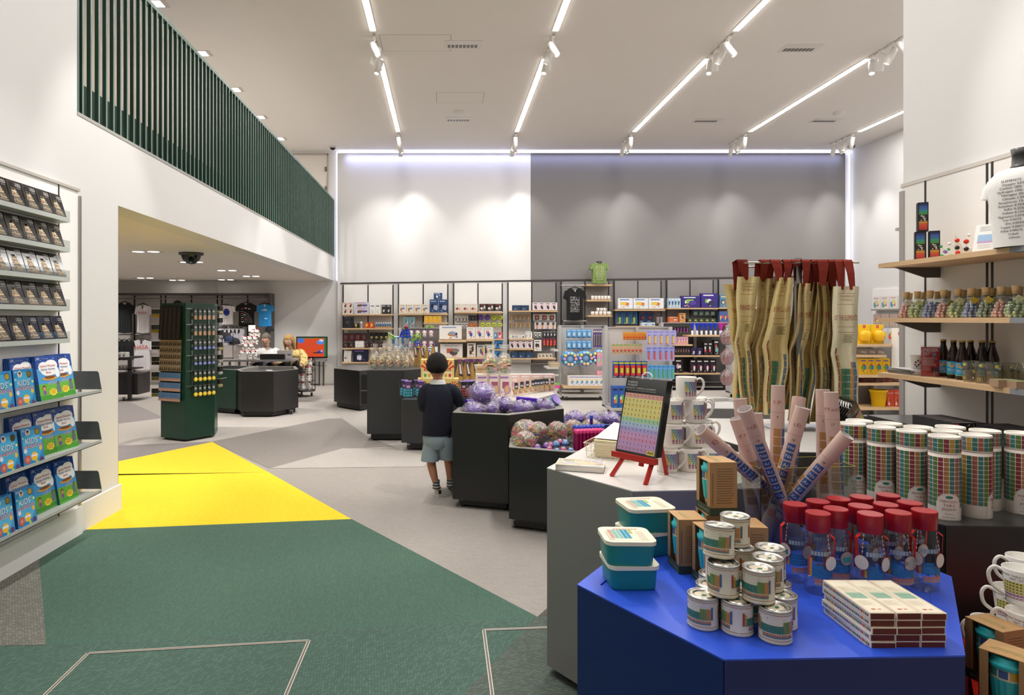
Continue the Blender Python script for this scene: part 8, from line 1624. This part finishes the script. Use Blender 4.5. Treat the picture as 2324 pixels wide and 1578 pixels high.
def pr_blu(m, fn, W_, H_): m.rect(fn, -.15, -.30, .12, -.25, '#b8d8f0', 'cloth'); m.rect(fn, -.02, -.24, .1, -.22, '#b8d8f0', 'cloth'); m.rect(fn, .0, -.66, .14, -.62, '#d8ecf8', 'cloth'); m.rect(fn, -.02, -.12, .03, -.03, '#e8f0f4')
for a in (('white t-shirt with red NASA lettering hanging on the upper rail', 326, 692, 757, 40, '#d8d2d6', pr_nasa(.075, -.32)), ('white t-shirt with large red NASA lettering on the lower rail', 323, 771, 841, 54, '#e2dee2', pr_nasa(.125, -.30)), ('black polo shirt at the left end of the upper rail', 284, 688, 757, 46, '#1e2024', None),
          ('white t-shirt with round blue space agency badge', 514, 693, 737, 46, '#ece8ea', pr_ball), ('black t-shirt printed with white orbit rings', 560, 689, 742, 52, '#141414', pr_orb), ('bright blue t-shirt at the right end of the clothes wall', 602, 690, 742, 42, '#2a86c4', pr_blu)): tshirt(a[0], a[1], a[2], a[3], a[4], Yt, a[5], 't-shirts on the clothes wall', a[6])
for k in range(3): tshirt(f'black vest on the lower left rail, {NTH[k]} from the left', 272+11*k, 772, 818, 26, Yt-.02*k, '#1c1c1f', 'black vests on the lower left rail')
for k in range(6): tshirt(f'white baby vest, {NTH[k]} from the left on the middle rail', 503+9*k, 745, 778+6*(k % 2), 15, Yt, '#dcdae6', 'white baby vests on the middle rail')
for k in range(5): tshirt(f'black folded t-shirt under the upper rail, {NTH[k]} from the left', 400+18*k, 694, 745, 22, Yt+.1, '#1f1e20', 'black t-shirts behind the tower')
def cap_(lab, p, col):
    t = thing('cap', lab, 'cap', p); m = MB(); m.lathe([(.10, 0), (.10, .04), (.075, .09), (.03, .115), (0, .12)], col, 'cloth', 14, cap=False); m.build('crown', t); m = MB(); m.add([(-.07, -.07, .005), (.07, -.07, .005), (.05, -.18, -.015), (-.05, -.18, -.015), (-.07, -.07, .014), (.07, -.07, .014), (.05, -.18, -.006), (-.05, -.18, -.006)], [(0, 1, 2, 3), (7, 6, 5, 4), (3, 2, 6, 7)], col, 'cloth'); m.build('peak', t)
for i, (px, py, Y) in enumerate(((403, 694, 15.1), (612, 752, 15.0), (521, 776, 12.35), (533, 781, 12.35), (513, 768, 12.5))): cap_(['black cap on the top of the clothes wall', 'black cap below the blue t-shirt', 'navy cap on the small wire stand', 'black cap right of the navy one on the wire stand', 'dark cap topmost on the wire stand'][i], P(px, py, Y), ['#17171a', '#17171a', '#252f4a', '#1c1c20', '#26242a'][i])
# steel table, wire cap stand, plush bears, tills
YTb = 11.9; tz = Zh(817, YTb)
t = thing('steel_table', 'grey steel framed table with tills and plush bears', 'table', (X(480, YTb), YTb, 0)); o = t.location; wx = X(662, YTb)-o.x
m = MB(); m.box(0, wx, 0, .62, tz-.035, tz, '#8d8987', 'satin'); m.build('top', t)
for a in (.3, wx-.06): 
    for b in (.02, .57): m = MB(); m.box(a, a+.035, b, b+.035, 0, tz-.035, '#6f6b69', 'metal'); m.build('leg', t)
m = MB(); m.box(0, wx, .02, .05, .3, .33, '#6f6b69', 'metal'); m.build('stretcher', t)
def mk_bear():
    t = thing('plush_bear', '', 'soft toy'); m = MB(); m.ball((0, 0, .06), .065, '#e8e2dc', 'fur', 10, 7, 1, .9, 1); m.ball((0, -.01, .15), .058, '#ebe6e0', 'fur', 10, 7)
    for s in (-1, 1): m.ball((s*.05, -.03, .02), .030, '#e2dcd6', 'fur', 8, 5); m.ball((s*.065, -.02, .085), .026, '#e2dcd6', 'fur', 8, 5)
    m.ball((0, -.06, .14), .022, '#f0ece8', 'fur', 8, 5); m.build('body', t)
    m = MB(); m.ball((-.045, 0, .20), .022, '#e2dcd6', 'fur', 6, 4); m.ball((.045, 0, .20), .022, '#4a3a38', 'fur', 6, 4); m.ball((.022, -.045, .16), .022, '#4a3a38', 'fur', 6, 4, 1, .5, 1); m.build('ears', t, label='ears, one dark')
    m = MB(); m.lathe([(.045, .185), (.04, .20), (.02, .215), (0, .218)], '#c8303a', 'cloth', 10, cap=False); m.build('hat', t, label='small red hat'); m = MB(); [m.ball((s*.02, -.056, .158), .006, '#151515', 'gloss', 6, 4) for s in (-1, 1)]; m.ball((0, -.083, .143), .008, '#151515', 'gloss', 6, 4); m.build('face', t); t.scale = (.72, .72, .72); return t
PB = [(550+13*i, 0, 0) for i in range(3)]+[(554+13*i, .13, 1) for i in range(2)]+[(548+12*i, .26, 2) for i in range(3)]+[(562+11*i, .39, 3) for i in range(2)]
row(mk_bear, [((X(px, 12.05), 12.05+.10*k, tz+dz), .2*math.sin(px)) for px, dz, k in PB], 'white plush bear with red hat', 'steel table', 'soft toy', 'plush bears piled on the steel table')
t = thing('wire_stand', 'small wire stand for caps on the steel table', 'stand', (X(521, 12.2), 12.15, tz)); m = MB(); [m.tube([(x, 0, 0), (x, 0, .5)], .006, '#4a4646', 'metal', 5) for x in (-.12, .08)]; m.tube([(-.12, 0, .02), (.08, 0, .02)], .006, '#4a4646', 'metal', 5); m.tube([(-.12, 0, .5), (-.02, 0, .6), (.08, 0, .5)], .006, '#4a4646', 'metal', 5); m.build('frame', t)
t = thing('till_drawer', 'long black till box on the steel table', 'till', (X(592, 12.0), 11.93, tz)); m = MB(); m.bbox(0, .45, 0, .4, 0, .10, '#1f1d1d', 'satin', .01, 2); m.build('case', t); m = MB(); m.box(.02, .3, .05, .3, .10, .108, '#d8d4d0', 'card'); m.build('papers', t, label='pale papers on top')
t = thing('laptop', 'open grey laptop on the steel table before the woman', 'laptop', (X(633, 12.0), 11.95, tz), .12); m = MB(); m.box(-.02, .25, .0, .015, .02, .17, '#b9b6b8', 'satin'); m.box(-.02, .25, .0, .22, 0, .018, '#9a9798', 'satin'); m.build('shell', t)
m = MB(); [m.box(.165+.02*k, .18+.02*k, -.002, 0, .075, .10, '#3a3a3c', 'card') for k in range(3)]; m.build('lettering', t, label='small dark marks')
m = MB(); m.box(0, .1, 0, .012, 0, .13, '#f0eeec', 'card'); m.build('price_card', None, (X(548, 12.0), 11.95, tz), label='white price card before the plush bears on the steel table', cat='card')
m = MB(); m.box(0, .13, 0, .012, 0, .12, '#f0eeec', 'card'); m.build('price_card', None, (X(549, 12.1), 12.5, tz+.50), label='white price card above the plush bears by the wall', cat='card')
Q = lambda px, py: tuple(G(px, py)[:2])
cabinet('display_cabinet', 'dark faceted counter cabinet in front of the steel table', 'cabinet', [Q(537, 941), Q(547, 948), Q(621, 948), Q(677, 938), (-2.53, 11.2), (-3.2, 11.25)], .705, '#2a2726', '#8a8784', tray=.05, bottom=.09, casters=((-3.05, 10.2), (-2.42, 10.42)))
cabinet('display_cabinet', 'dark green counter cabinet joined left of the dark one', 'cabinet', [(-4.0, 10.75), Q(536, 942), (-3.25, 11.3), (-3.9, 11.4)], .705, '#1d3a2c', '#6a6f6c', tray=.05, bottom=.09, casters=((-3.75, 10.8),))
for k in range(7): m = MB(); m.box(-.09, .09, -.05, .05, 0, .02, ['#8a8a90', '#3a3a60', '#d8d4d0', '#5a5a5e', '#c8c4c0', '#2a2a2c', '#b0a8a0'][k], 'film' if k % 3 == 1 else 'card'); m.build('packet', None, (-3.02+.085*k, 10.50+.10*(k % 3), .656), (0, 0, k), label=f'flat wrapped packet in the counter tray, {NTH[k]} from the left', cat='packet', group='packets in the counter tray')
# screen on its table, power sockets, plush basket
YV = 14.9; t = thing('screen_table', 'grey steel table under the television by the back wall', 'table', (X(655, YV), YV, 0)); m = MB(); zt = Zh(818, YV); w_ = X(736, YV)-X(655, YV); m.box(0, w_, 0, .4, zt-.03, zt, '#8a8684', 'satin'); m.build('top', t); m = MB(); m.box(0, w_, .02, .38, .42, .44, '#a8a5a2', 'satin'); m.build('shelf', t)
for a in (0, w_-.13, w_-.035): m = MB(); m.box(a, a+.03, 0, .03, 0, zt-.03, '#6a6664', 'metal'); m.build('leg', t)
t = thing('television', 'flat television showing an orange game scene', 'television', (X(706, YV), YV+.15, zt)); m = MB(); m.box(-.37, .34, 0, .05, .04, .53, '#151515', 'gloss'); m.build('bezel', t); m = MB(); m.box(-.06, .05, -.08, .1, 0, .012, '#151515', 'satin'); m.box(-.02, .02, 0, .03, 0, .06, '#151515', 'satin'); m.build('stand', t)
m = MB(); m.rect(lambda u, v: (u, -.002, v), -.345, .07, .32, .505, '#d8512f', 'emit0.7'); L4 = lambda u, v: (u, -.004, v)
for u, v, a, b, c_ in ((-.26, .44, .08, .06, '#4a78d0'), (.18, .40, .09, .05, '#5a8ad8'), (.2, .44, .05, .03, '#e8e0f0'), (.18, .18, .07, .035, '#2f4fb0'), (.1, .16, .10, .012, '#2a2a30'), (.21, .20, .03, .02, '#e8e8f0')): m.disc(L4, u, v, a, b, c_, 'emit0.7', 12)
m.rect(L4, .27, .07, .32, .505, '#2f7a50', 'emit0.6'); m.rect(L4, -.345, .49, .32, .505, '#3a8a4a', 'emit0.6'); m.build('picture', t, label='orange lit picture')
m = MB(); [m.box(x, x+.09, -.01, 0, 0, .09, '#d8d5d0', 'satin') for x in (0, .11)]; [m.box(x+.02, x+.07, -.05, -.01, .02, .07, '#1c1c1c', 'satin') for x in (0, .11)]; m.build('wall_socket', None, (X(698, BK), BK, Zh(832, BK)), label='double wall socket with black plugs under the television', cat='socket')
m = MB(); m.tube([(0, -.03, 0), (.02, -.08, -.3), (-.05, -.1, -.62), (.1, -.25, -.66), (.3, -.3, -.66), (.2, -.5, -.66)], .008, '#1a1a1a', 'satin', 5); m.build('power_cable', None, (X(702, BK), BK-.02, .675), label='black power cable trailing from the wall socket', cat='cable')
YP = 12.9; t = thing('wheeled_basket', 'round wire basket on casters holding plush bears', 'basket', (X(690, YP), YP, 0)); m = MB()
for z in (.12, .3, .5, .7): m.tube([(.22*math.cos(a*PI/8), .22*math.sin(a*PI/8), z) for a in range(17)], .006, '#5a5856', 'metal', 5)
for a in range(12): m.tube([(.22*math.cos(a*PI/6), .22*math.sin(a*PI/6), .12), (.22*math.cos(a*PI/6), .22*math.sin(a*PI/6), .7)], .004, '#5a5856', 'metal', 4)
m.lathe([(0, .1), (.22, .1), (.22, .12), (0, .12)], '#4a4846', 'satin', 16, cap=False); m.build('wires', t)
for a in (0, 2.1, 4.2): caster(t, .15*math.cos(a), .15*math.sin(a))
row(mk_bear, [((X(690, YP)+.11*math.cos(a+k), YP+.11*math.sin(a+k), .13+.15*k), a) for k in range(4) for a in (3.6, 4.7, 5.8)], 'white plush bear with red hat', 'wire basket beside the screen', 'soft toy', 'plush bears in the wire basket')
# low black fixture at the far left edge of the opening
t = thing('shelf_unit', 'black low shelf unit at the left edge of the opening', 'shelving', (X(250, 12.0), 12.0, 0)); w_ = X(297, 12.0)-X(250, 12.0)
m = MB(); m.box(0, w_, 0, .5, .78, .81, '#2a2727', 'satin'); m.box(0, w_, 0, .5, .58, .60, '#2a2727', 'satin'); m.box(0, w_+.08, .1, .6, .12, .5, '#2a2727', 'satin'); m.build('shelves', t); m = MB(); m.box(w_-.06, w_, 0, .05, .05, .78, '#2a2727', 'satin'); m.build('leg', t); caster(t, .2, .1)
wg2 = goods('c', 268, 287, 2, 811, 822, 12.05, 'white lettered mug box', 'black shelf unit', 'box', 'white mug boxes on the black unit', base='#e6e4e4', cols=['#8a8a90', '#4a4a50'], seed=141)
for o in wg2: o.location.z = .81
wg2 = goods('c', 268, 290, 3, 840, 847, 12.05, 'black and white folded item', 'middle of the black shelf unit', 'box', 'folded black and white items', base='#d8d6d6', cols=['#2a2a2c', '#3a3a3c'], seed=142)
for o in wg2: o.location.z = .60
# ================================================================ CEILING FITTINGS
def dome(lab, p, r_=.10, wh='#d8d3cd'):
    t = thing('dome_camera', lab, 'camera', p); m = MB(); m.lathe([(r_*1.25, 0), (r_*1.2, -.03), (r_, -.035)], wh, 'satin', 20); m.build('housing', t); m = MB(); m.lathe([(r_, -.035), (r_*.85, -r_*.7), (r_*.45, -r_*1.1), (0, -r_*1.2)], '#141214', 'gloss', 20, cap=False); m.build('dome', t)
dome('black dome camera on the low ceiling', (X(434, 8.9), 8.9, 2.395), .13, '#3a3532'); dome('dome camera at the top left corner of the back wall', (X(756, 15.1), 15.05, ZC), .07); dome('dome camera at the top right corner of the back wall', (X(1926, 15.0), 14.9, ZC), .08)
def twin(lab, px, py, h_=2.395):
    Y = F*(h_-H)/(CY-py); t = thing('twin_downlight', lab, 'downlight', (X(px, Y), Y, h_)); m = MB(); m.box(-.20, .20, -.10, .10, -.004, 0, '#cfc8c2', 'satin'); m.build('trim', t)
    for s in (-1, 1): m = MB(); m.lathe([(.0, -.006), (.062, -.006), (.075, -.004)], '#fff4e6' if s > 0 else '#fff8f0', 'emit6', 16, (s*.10, 0, 0), cap=False); m.build('lamp', t)
for k, (px, py) in enumerate(((331, 571), (435, 595), (515, 614), (330, 631), (570, 627), (622, 638.5), (402, 636), (513, 635))): twin(f'recessed twin downlight in the low ceiling, {NTH[k]} from the viewer', px, py)
for i in range(5): t = thing('square_downlight', f'square downlight in the ceiling above the slatted balustrade, {NTH[i]} from the viewer', 'downlight', (-3.57, 8.23+1.54*i, ZC)); m = MB(); m.box(-.11, .11, -.10, .10, -.006, 0, '#b8b0a8', 'satin'); m.build('trim', t); m = MB(); m.box(-.09, .05, -.08, .08, -.009, -.006, '#fff6ea', 'emit8'); m.build('lamp', t)
for k, (px, py) in enumerate(((1051, 101), (1041, 271), (1817, 109), (1605, 273), (1874, 273))):
    Y = F*(ZC-H)/(CY-py); t = thing('air_vent', f'rectangular ceiling air vent, {["near the second light line","far, beyond the first vent","near the right light lines","far, between the third and fourth light lines","far right beside the smoke detector"][k]}', 'vent', (X(px, Y), Y, ZC)); m = MB(); m.box(-.27, .27, -.14, .14, -.006, 0, '#d8d3ce', 'satin'); m.build('frame', t)
    for j in range(8): m = MB(); m.box(-.22+.055*j, -.18+.055*j, .0, .10, -.008, -.006, '#5a5653', 'satin'); m.build('slat', t)
for k, (px, py) in enumerate(((1042, 253), (1903, 255))): Y = F*(ZC-H)/(CY-py); m = MB(); m.lathe([(.10, 0), (.10, -.02), (.06, -.05), (.0, -.055)], '#d8d4cf', 'satin', 18, cap=False); m.build('smoke_detector', None, (X(px, Y), Y, ZC), label=f'white smoke detector on the ceiling at the {["left","right"][k]}', cat='detector')
for k, (px, py, w_) in enumerate(((1044, 222, .42), (944, 98, .5))): Y = F*(ZC-H)/(CY-py); m = MB(); m.box(-w_, w_, -.28, .28, -.0006, 0, '#8f8a85', 'paint'); m.box(-w_+.008, w_-.008, -.272, .272, -.0014, -.0006, '#e2ddd8', 'paint'); m.build('access_panel', None, (X(px, Y), Y, ZC), label=f'flush ceiling access panel, {["farther","nearer"][k]} one left of the second light line', cat='panel')
